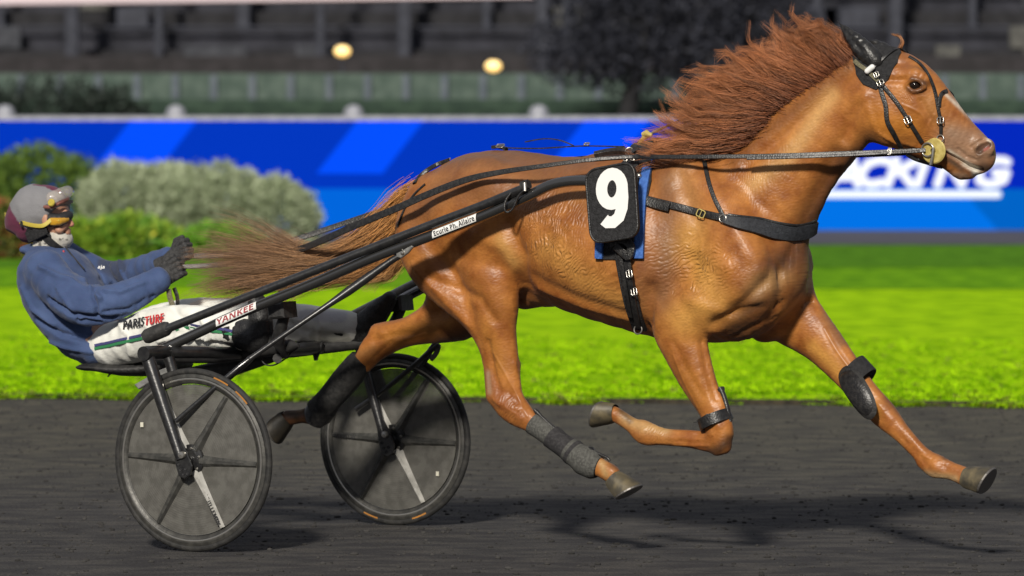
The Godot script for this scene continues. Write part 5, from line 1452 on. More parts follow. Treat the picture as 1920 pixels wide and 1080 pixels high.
	for layer in [[1.0, .0, .012, "boot_edge", mats.rubber], [.84, .008, .020, "boot_dome", mats.leather]]:
		var dome := Shape.new()
		var rings := 8
		var k: float = layer[0]
		for r in rings + 1:
			var t := float(r) / rings
			for q in 33:
				var w := TAU * q / 32.0
				var u := cos(w)
				var v := sin(w)
				var sq := pow(pow(absf(u), 2.8) + pow(absf(v), 2.4), -1.0 / 2.6)
				var wide := (.050 + .006 * v) * k
				var p := Vector3(u * sq * wide * t, v * sq * .118 * k * t, layer[1] + layer[2] * sqrt(maxf(0.0, 1.0 - t * t)) - 0.16 * u * u * sq * sq * wide * t * t)
				var nn := Vector3(p.x * 9.0 * t, p.y * 3.0 * t, 1.0 - 0.6 * t).normalized()
				dome.vert(kf * p, (kf.basis * nn).normalized())
		for r in rings:
			for q in 32:
				var a := r * 33 + q
				dome.quad(a, a + 1, a + 34, a + 33)
		part(layer[3], dome.mesh(), layer[4], b3)
	sleeve("strap", [Vector3(2.253, 0.6921, -0.165), Vector3(2.305, 0.6486, -0.165)], [0.06078, 0.05686], b3, mats.cloth_black)
	var b4 := thing("knee_boot", "black strapped knee boot with buckle on the horse's folded near foreleg", "horse boot", "leg boots of the horse", true)
	sleeve("strap", [Vector3(1.852, 0.5282, 0.165), Vector3(1.867, 0.4938, 0.165)], [0.06275, 0.06471], b4, mats.leather)
	buckle(Vector3(1.861, 0.5148, 0.2161), Vector3(0.2, 1, 0), Vector3(-0.1, 0, 1), .030, .030, b4)
	var cap := Shape.new()
	cap.tube(curve_of([Vector3(1.875, 0.6272, 0.16), Vector3(1.89, 0.6005, 0.16), Vector3(1.908, 0.5548, 0.165), Vector3(1.921, 0.5049, 0.165)], 4), [0.005882, 0.01569, 0.01569, 0.009804], 10)
	part("flap", cap.mesh(), mats.leather, b4)
	part("strap_end", tube_mesh([Vector3(1.837, 0.5083, 0.2), Vector3(1.794, 0.4999, 0.21)], [.004, .002], 6), mats.leather, b4)


# ------------------------------------------------------------------ sulky

func words(text: String, high: float, bold: bool, slant := 0.0, deep := 0.0012) -> ArrayMesh:
	# raised lettering centred on its own origin, in the x-y plane
	var t := TextMesh.new()
	var f := SystemFont.new()
	f.font_names = PackedStringArray(["Droid Sans"])
	f.font_weight = 700 if bold else 400
	t.font = f
	t.text = text
	t.font_size = 64
	t.pixel_size = high / 46.0
	t.depth = deep
	t.curve_step = 2.0
	var arrays := t.get_mesh_arrays()
	var v: PackedVector3Array = arrays[Mesh.ARRAY_VERTEX]
	for q in v.size():
		v[q] += Vector3(v[q].y * slant, 0, 0)
	arrays[Mesh.ARRAY_VERTEX] = v
	var m := ArrayMesh.new()
	m.add_surface_from_arrays(Mesh.PRIMITIVE_TRIANGLES, arrays)
	return m


func wheel_of(sulky: Node3D, side: float) -> void:
	var wheel := Node3D.new()
	wheel.name = "wheel"
	sulky.add_child(wheel, true)
	wheel.position = Vector3(0, 0.34, 0.75 * side)
	var ax := Transform3D(Basis(Vector3.RIGHT, Vector3.BACK, Vector3.DOWN), Vector3.ZERO)
	var tyre := Shape.new()
	var prof := []
	for q in 14:
		var w := TAU * q / 14.0
		prof.append(Vector2(.3275 + cos(w) * .0125, sin(w) * .0125))
	tyre.lathe(prof, ax, 72)
	part("tyre", tyre.mesh(), mats.tyre, wheel)
	var rim := Shape.new()
	rim.lathe([Vector2(.318, -.009), Vector2(.318, .009), Vector2(.308, .0125), Vector2(.296, .0125), Vector2(.288, .009), Vector2(.282, .004), Vector2(.282, -.004), Vector2(.288, -.009), Vector2(.296, -.0125), Vector2(.308, -.0125)], ax, 72)
	part("rim", rim.mesh(), mats.rim, wheel)
	var groove := Shape.new()
	groove.lathe([Vector2(.2965, .0130), Vector2(.300, .0134), Vector2(.303, .0130), Vector2(.303, -.0130), Vector2(.300, -.0134), Vector2(.2965, -.0130)], ax, 72)
	part("rim_line", groove.mesh(), mats.steel, wheel)
	# disc, finely grooved
	var disc := Shape.new()
	var dp := []
	for q in 58:
		var r := .040 + q * .0042
		dp.append(Vector2(r, .006 + (.282 - r) * .045 + (0.00025 if q % 2 else 0.0)))
	for q in range(57, -1, -1):
		var r := .040 + q * .0042
		dp.append(Vector2(r, -.006 - (.282 - r) * .045 - (0.00025 if q % 2 else 0.0)))
	disc.lathe(dp, ax, 72)
	part("disc", disc.mesh(), mats.disc, wheel)
	# six ridged spokes
	for q in 6:
		var w := deg_to_rad(-2.0 + 60.0 * q)
		var out := Vector3(cos(w), sin(w), 0)
		var over := Vector3(-sin(w), cos(w), 0)
		var s := Shape.new()
		for f in [1.0, -1.0]:
			var rows := []
			for e in 6:
				var t := float(e) / 5.0
				var r := lerpf(.045, .279, t)
				var half := lerpf(.024, .0115, pow(t, 0.6))
				var base: float = (.006 + (.282 - r) * .045) * f
				var crown: float = base + f * lerpf(.016, .008, t)
				rows.append([out * r - over * half + Vector3(0, 0, base - f * .001), out * r - over * half * .35 + Vector3(0, 0, crown), out * r + over * half * .35 + Vector3(0, 0, crown), out * r + over * half + Vector3(0, 0, base - f * .001)])
			for e in 5:
				for k in 3:
					var a: Vector3 = rows[e][k]
					var b: Vector3 = rows[e][k + 1]
					var c: Vector3 = rows[e + 1][k + 1]
					var d: Vector3 = rows[e + 1][k]
					var nn := (c - a).cross(b - a).normalized()
					if nn.z * f < 0.0:
						nn = -nn
					var id := s.vert(a, nn)
					s.vert(b, nn)
					s.vert(c, nn)
					s.vert(d, nn)
					if (c - a).cross(b - a).dot(nn) > 0.0:
						s.i.append_array([id, id + 1, id + 2, id, id + 2, id + 3])
					else:
						s.i.append_array([id, id + 2, id + 1, id, id + 3, id + 2])
		part("spoke", s.mesh(), mats.spoke_glint if q in [2, 5] else mats.spoke, wheel)
	# hub with flange, axle end and screws
	var hub := Shape.new()
	hub.lathe([Vector2(.001, -.045), Vector2(.022, -.045), Vector2(.022, -.03), Vector2(.058, -.026), Vector2(.060, -.018), Vector2(.060, .018), Vector2(.058, .026), Vector2(.040, .030), Vector2(.022, .032), Vector2(.022, .046), Vector2(.001, .046)], ax, 36, false)
	part("hub", hub.mesh(), mats.paint, wheel)
	for q in 6:
		var w := TAU * (q + 0.3) / 6.0
		var b := Shape.new()
		b.lathe([Vector2(.001, .034), Vector2(.0048, .033), Vector2(.0055, .029), Vector2(.0055, .02)], ax.translated(Vector3(cos(w) * .046, sin(w) * .046, 0)), 10, false)
		part("bolt", b.mesh(), mats.steel, wheel)
	# coloured marks of the tyre, a reflector and the maker's lettering on one spoke
	for w in ([1.16, 0.83] if side > 0.0 else [-1.2, -1.9]):
		var m := Shape.new()
		for e in 9:
			var t: float = w + (e - 4.0) * 0.026
			var d := Vector3(cos(t), sin(t), 0)
			for r in [.3185, .3245]:
				m.vert(d * r + Vector3(0, 0, .0128), Vector3(0, 0, 1))
		for e in 8:
			var a := e * 2
			m.i.append_array([a, a + 2, a + 1, a + 1, a + 2, a + 3])
		part("tyre_mark", m.mesh(), mats.orange, wheel)
	var rf := Shape.new()
	rf.box(Transform3D(Basis(), Vector3(-.215, .125, .0135) if side > 0.0 else Vector3(.20, -.13, .0135)), Vector3(.013, .018, .006), .001)
	part("reflector", rf.mesh(), mats.cream, wheel)
	var tx := part("lettering", words("VUILLEMIN", .016, true), mats.ink, wheel)
	var sp := deg_to_rad(-62.0 if side > 0.0 else 178.0)
	tx.transform = Transform3D(Basis(Vector3(cos(sp), sin(sp), 0), Vector3(-sin(sp), cos(sp), 0), Vector3(0, 0, 1)), Vector3(cos(sp), sin(sp), 0) * .205 + Vector3(0, 0, .0225))


func fork_of(sulky: Node3D, side: float) -> void:
	# two legs down to the hub and a plate at the bottom
	var top := Vector3(-0.1659, 0.7139, 0.8)
	var foot := Vector3(-.004, .315, 0)
	for e in [[.06, 1.0], [-.06, 0.8]]:
		var leg := Shape.new()
		var a := Vector3(top.x + (0.0 if e[0] > 0.0 else 0.03), top.y, (.75 + e[0] * 0.8) * side)
		var b := Vector3(foot.x - .012, foot.y + .03, (.75 + e[0] * 0.95) * side)
		leg.tube([a, a.lerp(b, 0.5), b], [.026 * e[1], .025 * e[1], .020 * e[1]], 14)
		part("fork_leg", leg.mesh(), mats.paint, sulky)
		var plate := Shape.new()
		plate.slab(PackedVector2Array([Vector2(-.048, .075), Vector2(-.018, .085), Vector2(.014, .03), Vector2(.036, -.018), Vector2(.030, -.05), Vector2(.004, -.066), Vector2(-.022, -.055), Vector2(-.034, -.02)]), Transform3D(Basis(), Vector3(0, .34, (.75 + e[0] * 1.05) * side)), .010, .002)
		var pl := part("dropout", plate.mesh(), mats.paint, sulky)
		if (e[0] > 0.0) == (side > 0.0):
			for h in [Vector2(.010, -.028), Vector2(-.012, -.032), Vector2(.0, -.048), Vector2(.018, -.045), Vector2(-.02, -.012)]:
				var hole := Shape.new()
				hole.lathe([Vector2(.001, .0), Vector2(.0045, .0), Vector2(.006, .0015), Vector2(.006, -.002)], Transform3D(Basis(Vector3.RIGHT, Vector3.BACK, Vector3.DOWN), Vector3(h.x, .34 + h.y, (.75 + e[0] * 1.05) * side + .0055)), 12, false)
				part("bolt_hole", hole.mesh(), mats.ink, pl)
		var cap := Shape.new()
		cap.lathe([Vector2(.001, .012), Vector2(.012, .011), Vector2(.014, .004), Vector2(.014, -.004)], Transform3D(Basis(Vector3.RIGHT, Vector3.BACK, Vector3.DOWN), Vector3(-.004, .362, (.75 + e[0] * 1.05) * side + .006)), 16, false)
		part("axle_bolt", cap.mesh(), mats.steel, pl)


func build_sulky() -> void:
	mats.tyre = grain_mat(Color(.012, .012, .012), Color(.03, .029, .027), 4.0, 0.75, 0.15)
	mats.rim = grain_mat(Color(.045, .044, .041), Color(.085, .083, .076), 4.0, 0.4, 0.05, 0.3)
	mats.disc = grain_mat(Color(.092, .089, .080), Color(.130, .126, .114), 3.0, 0.5, 0.05)
	mats.disc.transparency = BaseMaterial3D.TRANSPARENCY_ALPHA
	mats.disc.albedo_color = Color(1, 1, 1, .82)
	mats.spoke = grain_mat(Color(.05, .05, .047), Color(.10, .098, .09), 4.0, 0.35, 0.05, 0.3)
	mats.spoke_glint = grain_mat(Color(.32, .315, .29), Color(.50, .49, .46), 4.0, 0.35, 0.05)  # same spokes with a reflection put into a paler colour
	mats.maroon = flat_mat(Color(.28, .02, .03), 0.5)
	mats.orange = flat_mat(Color(.40, .17, .03), 0.6)
	mats.cream = flat_mat(Color(.62, .60, .50), 0.4)
	mats.alloy = grain_mat(Color(.24, .24, .23), Color(.36, .36, .34), 4.0, 0.4, 0.05, 0.5)
	var sulky := thing("sulky", "two wheeled black racing sulky behind the horse", "sulky", "", true)
	for side in [1.0, -1.0]:
		wheel_of(sulky, side)
		fork_of(sulky, side)
	# arch from fork to fork, with its round ends
	var high := Vector3(-0.1659, 0.7277, 0.8)
	part("arch", tube_mesh([Vector3(high.x, high.y + .005, .83), Vector3(high.x, high.y + .005, .66)], [.027], 16), mats.paint, sulky)
	part("arch", tube_mesh([Vector3(high.x, high.y + .005, -.83), Vector3(high.x, high.y + .005, -.66)], [.027], 16), mats.paint, sulky)
	part("arch", tube_mesh(curve_of([Vector3(high.x + .01, high.y + .004, .67), Vector3(high.x + .07, high.y + .0, .52), Vector3(high.x + .10, high.y - .01, .3), Vector3(high.x + .10, high.y - .01, -.3), Vector3(high.x + .07, high.y, -.52), Vector3(high.x + .01, high.y + .004, -.67)], 5), [.024], 14), mats.paint, sulky)
	for q in [[1.0], [-1.0]]:
		var k: float = q[0]
		var lower := []
		var upper := []
		for p in [Vector3(-0.1899, 0.7437, 0.655), Vector3(-0.0628, 0.8043, 0.615), Vector3(0.084, 0.8748, 0.57), Vector3(0.3533, 0.9858, 0.5), Vector3(0.5979, 1.09, 0.45), Vector3(0.7988, 1.164, 0.41), Vector3(1.003, 1.24, 0.375), Vector3(1.106, 1.283, 0.36), Vector3(1.201, 1.323, 0.35), Vector3(1.274, 1.356, 0.343), Vector3(1.337, 1.37, 0.337), Vector3(1.4, 1.374, 0.333), Vector3(1.46, 1.372, 0.33)]:
			lower.append(Vector3(p.x, p.y, p.z * k))
		for p in [Vector3(-0.1943, 0.8077, 0.67), Vector3(-0.1133, 0.8403, 0.65), Vector3(0.1951, 0.9636, 0.57), Vector3(0.4632, 1.07, 0.5), Vector3(0.8045, 1.204, 0.42), Vector3(1.01, 1.279, 0.388), Vector3(1.135, 1.328, 0.372), Vector3(1.198, 1.352, 0.365)]:
			upper.append(Vector3(p.x, p.y, p.z * k))
		part("shaft", tube_mesh(curve_of(lower, 4), [.0195], 16), mats.carbon, sulky)
		part("shaft_brace", tube_mesh(curve_of(upper, 3), [.0165], 14), mats.paint, sulky)
		var ends := []
		for p in [Vector3(-0.2617, 0.7828, 0.675), Vector3(-0.2494, 0.7889, 0.672), Vector3(-0.2163, 0.8032, 0.665), Vector3(-0.1757, 0.8195, 0.655), Vector3(-0.1635, 0.8255, 0.652)]:
			ends.append(Vector3(p.x, p.y, p.z * k))
		part("buffer", tube_mesh(ends, [.021, .028, .029, .028, .021], 18), mats.rubber, sulky)
		var strut := []
		for p in [Vector3(0.6946, 1.093, 0.425), Vector3(0.6663, 1.079, 0.435), Vector3(0.5236, 0.9648, 0.51), Vector3(0.3591, 0.8335, 0.61), Vector3(0.2123, 0.7175, 0.69), Vector3(0.137, 0.6451, 0.74), Vector3(-0.0432, 0.484, 0.8)]:
			strut.append(Vector3(p.x, p.y, p.z * k))
		part("strut", tube_mesh(curve_of(strut, 3), [.011, .012, .0125, .0125, .014, .017, .017, .012, .010], 12), mats.paint, sulky)
		var inner := []
		for p in [Vector3(0.2123, 0.7175, 0.69), Vector3(0.1493, 0.6614, 0.7), Vector3(-0.0329, 0.5291, 0.705), Vector3(-0.1481, 0.4566, 0.7)]:
			inner.append(Vector3(p.x, p.y, p.z * k))
		part("strut", tube_mesh(curve_of(inner, 3), [.012, .012, .010], 10), mats.paint, sulky)
		# bracket that carries the strut
		var bk := Vector3(0.7132, 1.107, 0.43)
		bk.z *= k
		var br := Shape.new()
		br.slab(PackedVector2Array([Vector2(-.028, -.016), Vector2(-.010, -.020), Vector2(.022, .0), Vector2(.042, .022), Vector2(.036, .028), Vector2(-.03, .004)]), Transform3D(Basis(), bk), .016, .003)
		part("bracket", br.mesh(), mats.alloy, sulky)
		var bt := Shape.new()
		bt.lathe([Vector2(.001, .014), Vector2(.006, .013), Vector2(.008, .009), Vector2(.008, 0)], Transform3D(Basis(Vector3.RIGHT, Vector3.BACK, Vector3.DOWN), bk + Vector3(0, 0, .002)), 14, false)
		part("bolt", bt.mesh(), mats.steel, sulky)
		# clamp at the brace's end
		var ct := Vector3(1.189, 1.348, 0.37)
		ct.z *= k
		part("clamp", tube_mesh([ct + Vector3(-.012, .004, .0), ct + Vector3(.016, .014, 0)], [.020, .018], 12), mats.rubber, sulky)
		part("bolt", tube_mesh([ct + Vector3(.006, .018, .016), ct + Vector3(.010, -.012, .02)], [.008, .007], 8), mats.steel, sulky)
		var tie := []
		for p in [Vector3(1.14, 1.329, 0.39), Vector3(1.124, 1.301, 0.4), Vector3(1.122, 1.27, 0.405), Vector3(1.133, 1.259, 0.4), Vector3(1.152, 1.274, 0.395), Vector3(1.171, 1.317, 0.39), Vector3(1.197, 1.341, 0.388)]:
			tie.append(Vector3(p.x, p.y, p.z * k))
		part("tie", tube_mesh(curve_of(tie, 4), [.0045], 6), mats.leather, sulky)
		# foot rest on the shaft
		var rest := Shape.new()
		var fr := Vector3(0.1781, 0.8921, 0.5)
		fr.z *= k
		rest.box(Transform3D(Basis(Vector3.BACK, 0.12), fr + Vector3(.02, -.005, -.06 * k)), Vector3(.07, .06, .11), .008)
		part("foot_rest", rest.mesh(), mats.plastic, sulky)
		var stem := Vector3(0.1644, 0.77, 0.42)
		stem.z *= k
		part("foot_rest_stem", tube_mesh([fr + Vector3(.03, -.02, -.06 * k), stem, stem + Vector3(-.02, -.06, -.1 * k)], [.020, .026, .012], 10), mats.plastic, sulky)
		# leg carrier from the seat to the foot rest
		var carrier := Shape.new()
		var c0 := Vector3(-0.4551, 0.6941, 0.22)
		c0.z *= k
		var c1 := Vector3(0.2213, 0.753, 0.36)
		c1.z *= k
		carrier.tube([c0, c0.lerp(c1, 0.06), c0.lerp(c1, 0.4) + Vector3(0, -.012, 0), c0.lerp(c1, 0.94), c1], [.010, .030, .030, .026, .008], 12)
		part("leg_carrier", carrier.mesh(), mats.plastic, sulky)
	# bar under the carriers and the grey bracket behind the near wheel
	part("cross_bar", tube_mesh([Vector3(0.1282, 0.7032, 0.36), Vector3(-0.3052, 0.667, -0.36)], [.018], 10), mats.plastic, sulky)
	var beam := Shape.new()
	beam.tube([Vector3(-0.47, 0.6244, 0.12), Vector3(-0.2054, 0.6522, 0.16), Vector3(0.0915, 0.7067, 0.26)], [.012, .036, .010], 10)
	part("carrier_beam", beam.mesh(), mats.plastic, sulky)
	var gb := Shape.new()
	gb.slab(PackedVector2Array([Vector2(-.11, -.045), Vector2(-.09, -.062), Vector2(.0, -.012), Vector2(.065, .012), Vector2(.07, .035), Vector2(.0, .012), Vector2(-.06, -.02)]), Transform3D(Basis(), Vector3(-0.3022, 0.6435, 0.5)), .02, .003)
	part("bracket", gb.mesh(), mats.alloy, sulky)
	# seat pan
	var seat := Field.new(Vector3(-1.0, .60, -.26), Vector3(-.3, .86, .26), .008)
	seat.chain(seat_line(), .03, 2)
	var sk := seat.skin()
	part("seat", skin_mesh(sk[0], sk[1], normals_of(sk[0], sk[1])), mats.plastic, sulky)
	part("seat_strap", tube_mesh([Vector3(-0.8318, 0.6379, 0.14), Vector3(-0.8589, 0.6291, 0.14), Vector3(-0.8761, 0.6287, 0.14)], [.005, .004, .002], 6), mats.leather, sulky)
	part("seat_strap", tube_mesh([Vector3(-0.7731, 0.6309, 0.14), Vector3(-0.7584, 0.6148, 0.14), Vector3(-0.7683, 0.6063, 0.14)], [.006, .005, .003], 6), mats.leather, sulky)
	part("cable", tube_mesh(curve_of([Vector3(0.1668, 0.7498, 0.3), Vector3(0.1388, 0.7092, 0.3), Vector3(0.0804, 0.6759, 0.3), Vector3(0.0382, 0.677, 0.3), Vector3(0.0219, 0.7028, 0.3), Vector3(0.0313, 0.7331, 0.3)], 5), [.0032], 6), mats.ink, sulky)
	part("brake_lever", tube_mesh([Vector3(-0.0372, 0.7426, -0.25), Vector3(-0.0468, 0.7115, -0.25), Vector3(-0.0659, 0.6843, -0.25), Vector3(-0.066, 0.6678, -0.25)], [.006, .007, .012, .007], 8), mats.plastic, sulky)
	part("cable", tube_mesh(curve_of([Vector3(-0.0372, 0.7323, -0.25), Vector3(-0.0611, 0.7216, -0.25), Vector3(-0.0707, 0.7007, -0.25)], 4), [.0032], 6), mats.ink, sulky)
	part("strut_loop", tube_mesh(curve_of([Vector3(0.1982, 0.6675, -0.62), Vector3(0.2644, 0.7112, -0.6), Vector3(0.2811, 0.7198, -0.6), Vector3(0.2715, 0.6905, -0.6), Vector3(0.2477, 0.6651, -0.6)], 4), [.010], 8), mats.plastic, sulky)
	# stickers on the near shaft
	for q in [[Vector3(0.0098, 0.8396, 0.593), Vector3(0.1587, 0.9062, 0.552), mats.white, "YANKEE", .0195, true, mats.maroon, .25], [Vector3(0.8281, 1.173, 0.406), Vector3(0.9977, 1.237, 0.381), mats.white, "Ecurie Ph. Allaire", .0175, true, mats.ink, .0]]:
		var a: Vector3 = q[0]
		var b: Vector3 = q[1]
		var dir := (b - a).normalized()
		var nn := Vector3(0, 0.12, 1.0)
		nn = (nn - dir * nn.dot(dir)).normalized()
		var up := nn.cross(dir)
		var st := Shape.new()
		for e in 9:
			var w := (e - 4) * 0.19
			var d := nn * cos(w) + up * sin(w)
			st.vert(a + d * .0200 + dir * (e - 4) * .0012, d)
			st.vert(b + d * .0200 + dir * (e - 4) * .0012, d)
		for e in 8:
			st.i.append_array([e * 2, e * 2 + 2, e * 2 + 1, e * 2 + 1, e * 2 + 2, e * 2 + 3])
		var sticker := part("sticker", st.mesh(), q[2], sulky)
		var m := words(q[3], q[4], q[5], q[7])
		var long: float = a.distance_to(b) * 0.92
		var box := m.get_aabb()
		var t := part("lettering", m, q[6], sticker)
		t.transform = Transform3D(Basis(dir * (long / box.size.x), up, nn), (a + b) * 0.5 + nn * .0208) * Transform3D(Basis(), -box.get_center())


func seat_line() -> Array:
	return [[Vector3(-0.8981, 0.6393, 0), 0.01765, 0.17], [Vector3(-0.8266, 0.6408, 0), 0.02353, 0.19], [Vector3(-0.7406, 0.6344, 0), 0.03137, 0.18], [Vector3(-0.6427, 0.6365, 0), 0.03529, 0.15], [Vector3(-0.5453, 0.6509, 0), 0.02745, 0.12]]


# ------------------------------------------------------------------ driver

func cloth_skin(g: Field, folds: float, freq: float, the_seed: int, lines: Array = []) -> Array:
	# surface of a garment with soft folds; lines: [flat line, width, height, side]
	var sh := g.skin()
	var pts: PackedVector3Array = sh[0]
	var nn := normals_of(pts, sh[1])
	var n := FastNoiseLite.new()
	n.seed = the_seed
	n.frequency = freq
	n.fractal_octaves = 3
	n.fractal_type = FastNoiseLite.FRACTAL_RIDGED
	for i in pts.size():
		var p := pts[i]
		var lift := (n.get_noise_3d(p.x + p.y * 0.4, p.y * 1.3, p.z * 0.8)) * folds
		for l in lines:
			if absf(p.z - l[3]) > 0.22:
				continue
			var d := near_line(Vector2(p.x, p.y), l[0])
			if d < l[1] * 2.5:
				lift += exp(-d * d / (l[1] * l[1])) * l[2] * 2.0 * smooth(0.1, 0.5, absf(nn[i].z))
		pts[i] = p + nn[i] * lift
	return [pts, sh[1], normals_of(pts, sh[1])]


func paint_skin(s: Array, low: Color, high: Color, freq: float, the_seed: int, bands: Array = []) -> ArrayMesh:
	var n := FastNoiseLite.new()
	n.seed = the_seed
	n.frequency = freq
	n.fractal_octaves = 4
	var cols := PackedColorArray()
	for p in (s[0] as PackedVector3Array):
		var c := low.lerp(high, clampf(0.5 + n.get_noise_3dv(p) * 0.9, 0.0, 1.0))
		for b in bands:
			var d := near_line(Vector2(p.x, p.y), b[0])
			var w := smooth(b[1] * 1.25, b[1] * 0.8, d) * (1.0 if (p.z - b[4]) * b[5] > 0.0 else 0.0)
			if w > 0.0:
				c = c.lerp(b[2], w * b[3])
		cols.append(c)
	return skin_mesh(s[0], s[1], s[2], cols)


func glove_of(driver: Node3D, palm: Vector3, ahead: Vector3, up: Vector3, mirror: float) -> void:
	# a fist closed round the rein: palm, four curled fingers, thumb over them
	var g := Field.new(palm - Vector3.ONE * .085, palm + Vector3.ONE * .085, .0032)
	var side := ahead.cross(up).normalized() * mirror
	var wrist := palm - ahead * .062 - up * .004
	g.chain([[wrist, .027, .027], [palm - ahead * .02, .031, .027], [palm + ahead * .012 + up * .012, .026, .022]], .012, 2)
	g.chain([[palm - ahead * .01 - up * .014, .024, .022], [palm + ahead * .02 - up * .018, .021, .02]], .012, 1)
	for q in 4:
		var lift := up * (.031 - q * .0205)
		var long := [1.0, 1.1, 1.04, .86][q] as float
		var k0 := palm + ahead * .022 + lift + side * .013
		var k1 := k0 + ahead * .028 * long + side * .004
		var k2 := k1 + ahead * .008 - side * .026 * long
		var k3 := k2 - ahead * .024 * long - side * .008
		g.chain([[k0, .0115, .0115], [k1, .0108, .0108]], .004, 1)
		g.chain([[k1, .0108, .0108], [k2, .0102, .0102]], .003, 1)
		g.chain([[k2, .0102, .0102], [k3, .0092, .0092]], .003, 1)
	var t0 := palm + up * .024 - ahead * .012 - side * .010
	var t1 := palm + up * .052 + ahead * .014 - side * .012
	var t2 := palm + up * .050 + ahead * .044 - side * .006
	g.chain([[t0, .0155, .0155], [t1, .0125, .0125]], .006, 1)
	g.chain([[t1, .0125, .0125], [t2, .0105, .0105]], .003, 1)
	var sh := cloth_skin(g, .0012, 26.0, 4)
	var glove := part("glove", skin_mesh(sh[0], sh[1], sh[2]), mats.glove, driver)
	var cuff := Shape.new()
	cuff.tube([wrist - ahead * .03, wrist - ahead * .012, wrist + ahead * .006], [.034, .034, .031], 20)
	part("cuff", cuff.mesh(), mats.glove, glove)


func build_driver() -> void:
	mats.glove = grain_mat(Color(.022, .022, .023), Color(.055, .054, .054), 14.0, 0.7, 0.25)
	mats.boot = grain_mat(Color(.008, .008, .009), Color(.022, .022, .022), 9.0, 0.5, 0.2)
	var d := thing("person", "driver in blue jacket, white trousers and grey burgundy helmet, leaning back and holding the reins", "person", "", true)
	var vc := flat_mat(Color.WHITE, 0.85)
	vc.vertex_color_use_as_albedo = true
	vc.heightmap_enabled = true
	vc.heightmap_texture = noise_tex(0.06, 4, 256, false, 1.0, null, 71)
	vc.heightmap_scale = 0.12
	vc.uv1_triplanar = true
	vc.uv1_scale = Vector3.ONE * 9.0
	vc.rim_enabled = true
	vc.rim = 0.2
	var skin_mat := flat_mat(Color.WHITE, 0.5)
	skin_mat.vertex_color_use_as_albedo = true
	skin_mat.subsurf_scatter_enabled = true
	skin_mat.subsurf_scatter_strength = 0.15
	# --- the body under the clothes: one figure, with its head on a finer grid
	var g := Field.new(Vector3(-1.3, .6, -.48), Vector3(.35, 1.36, .5), .016)
	g.chain([[Vector3(-0.8264, 0.7197, 0), 0.07059, 0.15], [Vector3(-0.9496, 0.8006, 0), 0.102, 0.16], [Vector3(-1.048, 0.899, 0), 0.1137, 0.17], [Vector3(-1.105, 0.9817, 0), 0.102, 0.17], [Vector3(-1.13, 1.044, 0), 0.06275, 0.14], [Vector3(-1.135, 1.096, 0), 0.04314, 0.055], [Vector3(-1.13, 1.149, 0), 0.04314, 0.055]], .03, 2)
	var near_arm := [[Vector3(-1.024, 1.024, 0.175), 0.05098, 0.045], [Vector3(-0.9071, 0.9381, 0.215), 0.04706, 0.042], [Vector3(-0.784, 0.8974, 0.235), 0.04314, 0.04], [Vector3(-0.6484, 0.921, 0.2), 0.03529, 0.034], [Vector3(-0.5627, 0.9818, 0.125), 0.02745, 0.028]]
	var far_arm := [[Vector3(-1.202, 1.05, -0.17), 0.05098, 0.045], [Vector3(-1.098, 0.9935, -0.21), 0.04706, 0.042], [Vector3(-1.03, 0.9731, -0.22), 0.04314, 0.04], [Vector3(-0.8667, 0.9977, -0.16), 0.03529, 0.034], [Vector3(-0.5997, 1.07, -0.03), 0.02745, 0.028]]
	var near_leg := [[Vector3(-0.7619, 0.7246, 0.1), 0.07451, 0.075], [Vector3(-0.5042, 0.7856, 0.18), 0.06667, 0.062], [Vector3(-0.2773, 0.8166, 0.255), 0.0549, 0.055], [Vector3(-0.113, 0.8092, 0.31), 0.04902, 0.048], [Vector3(-0.0163, 0.792, 0.345), 0.03922, 0.04]]
	var far_leg := [[Vector3(-0.8908, 0.7149, -0.1), 0.07451, 0.075], [Vector3(-0.6518, 0.792, -0.17), 0.06667, 0.062], [Vector3(-0.3717, 0.8241, -0.23), 0.0549, 0.055], [Vector3(-0.1423, 0.8096, -0.29), 0.04902, 0.048], [Vector3(0.0467, 0.7949, -0.335), 0.03922, 0.04]]
	for limb in [near_arm, far_arm, near_leg, far_leg]:
		g.chain(limb, .03, 2)
	var bs := g.skin()
	var flesh := PackedColorArray()
	flesh.resize((bs[0] as PackedVector3Array).size())
	flesh.fill(Color(.40, .22, .15))
	var pts: PackedVector3Array = bs[0]
	var tris: PackedInt32Array = bs[1]
	var hg := Field.new(Vector3(-1.361, 1.062, 0) - Vector3(.10, 0, .14), Vector3(-0.9479, 1.379, 0) + Vector3(.08, .0, .14), .0042)
	# skull, jaw, nose, lips, brow
	hg.chain([[Vector3(-1.17, 1.236, 0), 0.09804, 0.08], [Vector3(-1.13, 1.222, 0), 0.08627, 0.072]], .02, 1)
	hg.chain([[Vector3(-1.1, 1.17, 0), 0.04902, 0.052], [Vector3(-1.08, 1.145, 0), 0.02941, 0.036]], .02, 1)
	hg.chain([[Vector3(-1.045, 1.224, 0), 0.009804, 0.012], [Vector3(-1.033, 1.202, 0), 0.01078, 0.012], [Vector3(-1.025, 1.189, 0), 0.009804, 0.013]], .012, 2)
	hg.chain([[Vector3(-1.047, 1.183, 0.028), 0.01765, 0.022], [Vector3(-1.054, 1.171, 0.04), 0.01765, 0.02]], .014, 1)
	hg.chain([[Vector3(-1.083, 1.182, -0.028), 0.01765, 0.022], [Vector3(-1.106, 1.169, -0.04), 0.01765, 0.02]], .014, 1)
	hg.chain([[Vector3(-1.043, 1.168, 0), 0.009804, 0.018]], .006, 1)
	hg.chain([[Vector3(-1.043, 1.156, 0), 0.009804, 0.018]], .006, 1)
	hg.chain([[Vector3(-1.042, 1.237, 0.02), 0.01176, 0.016], [Vector3(-1.068, 1.236, -0.02), 0.01176, 0.016]], .012, 1)
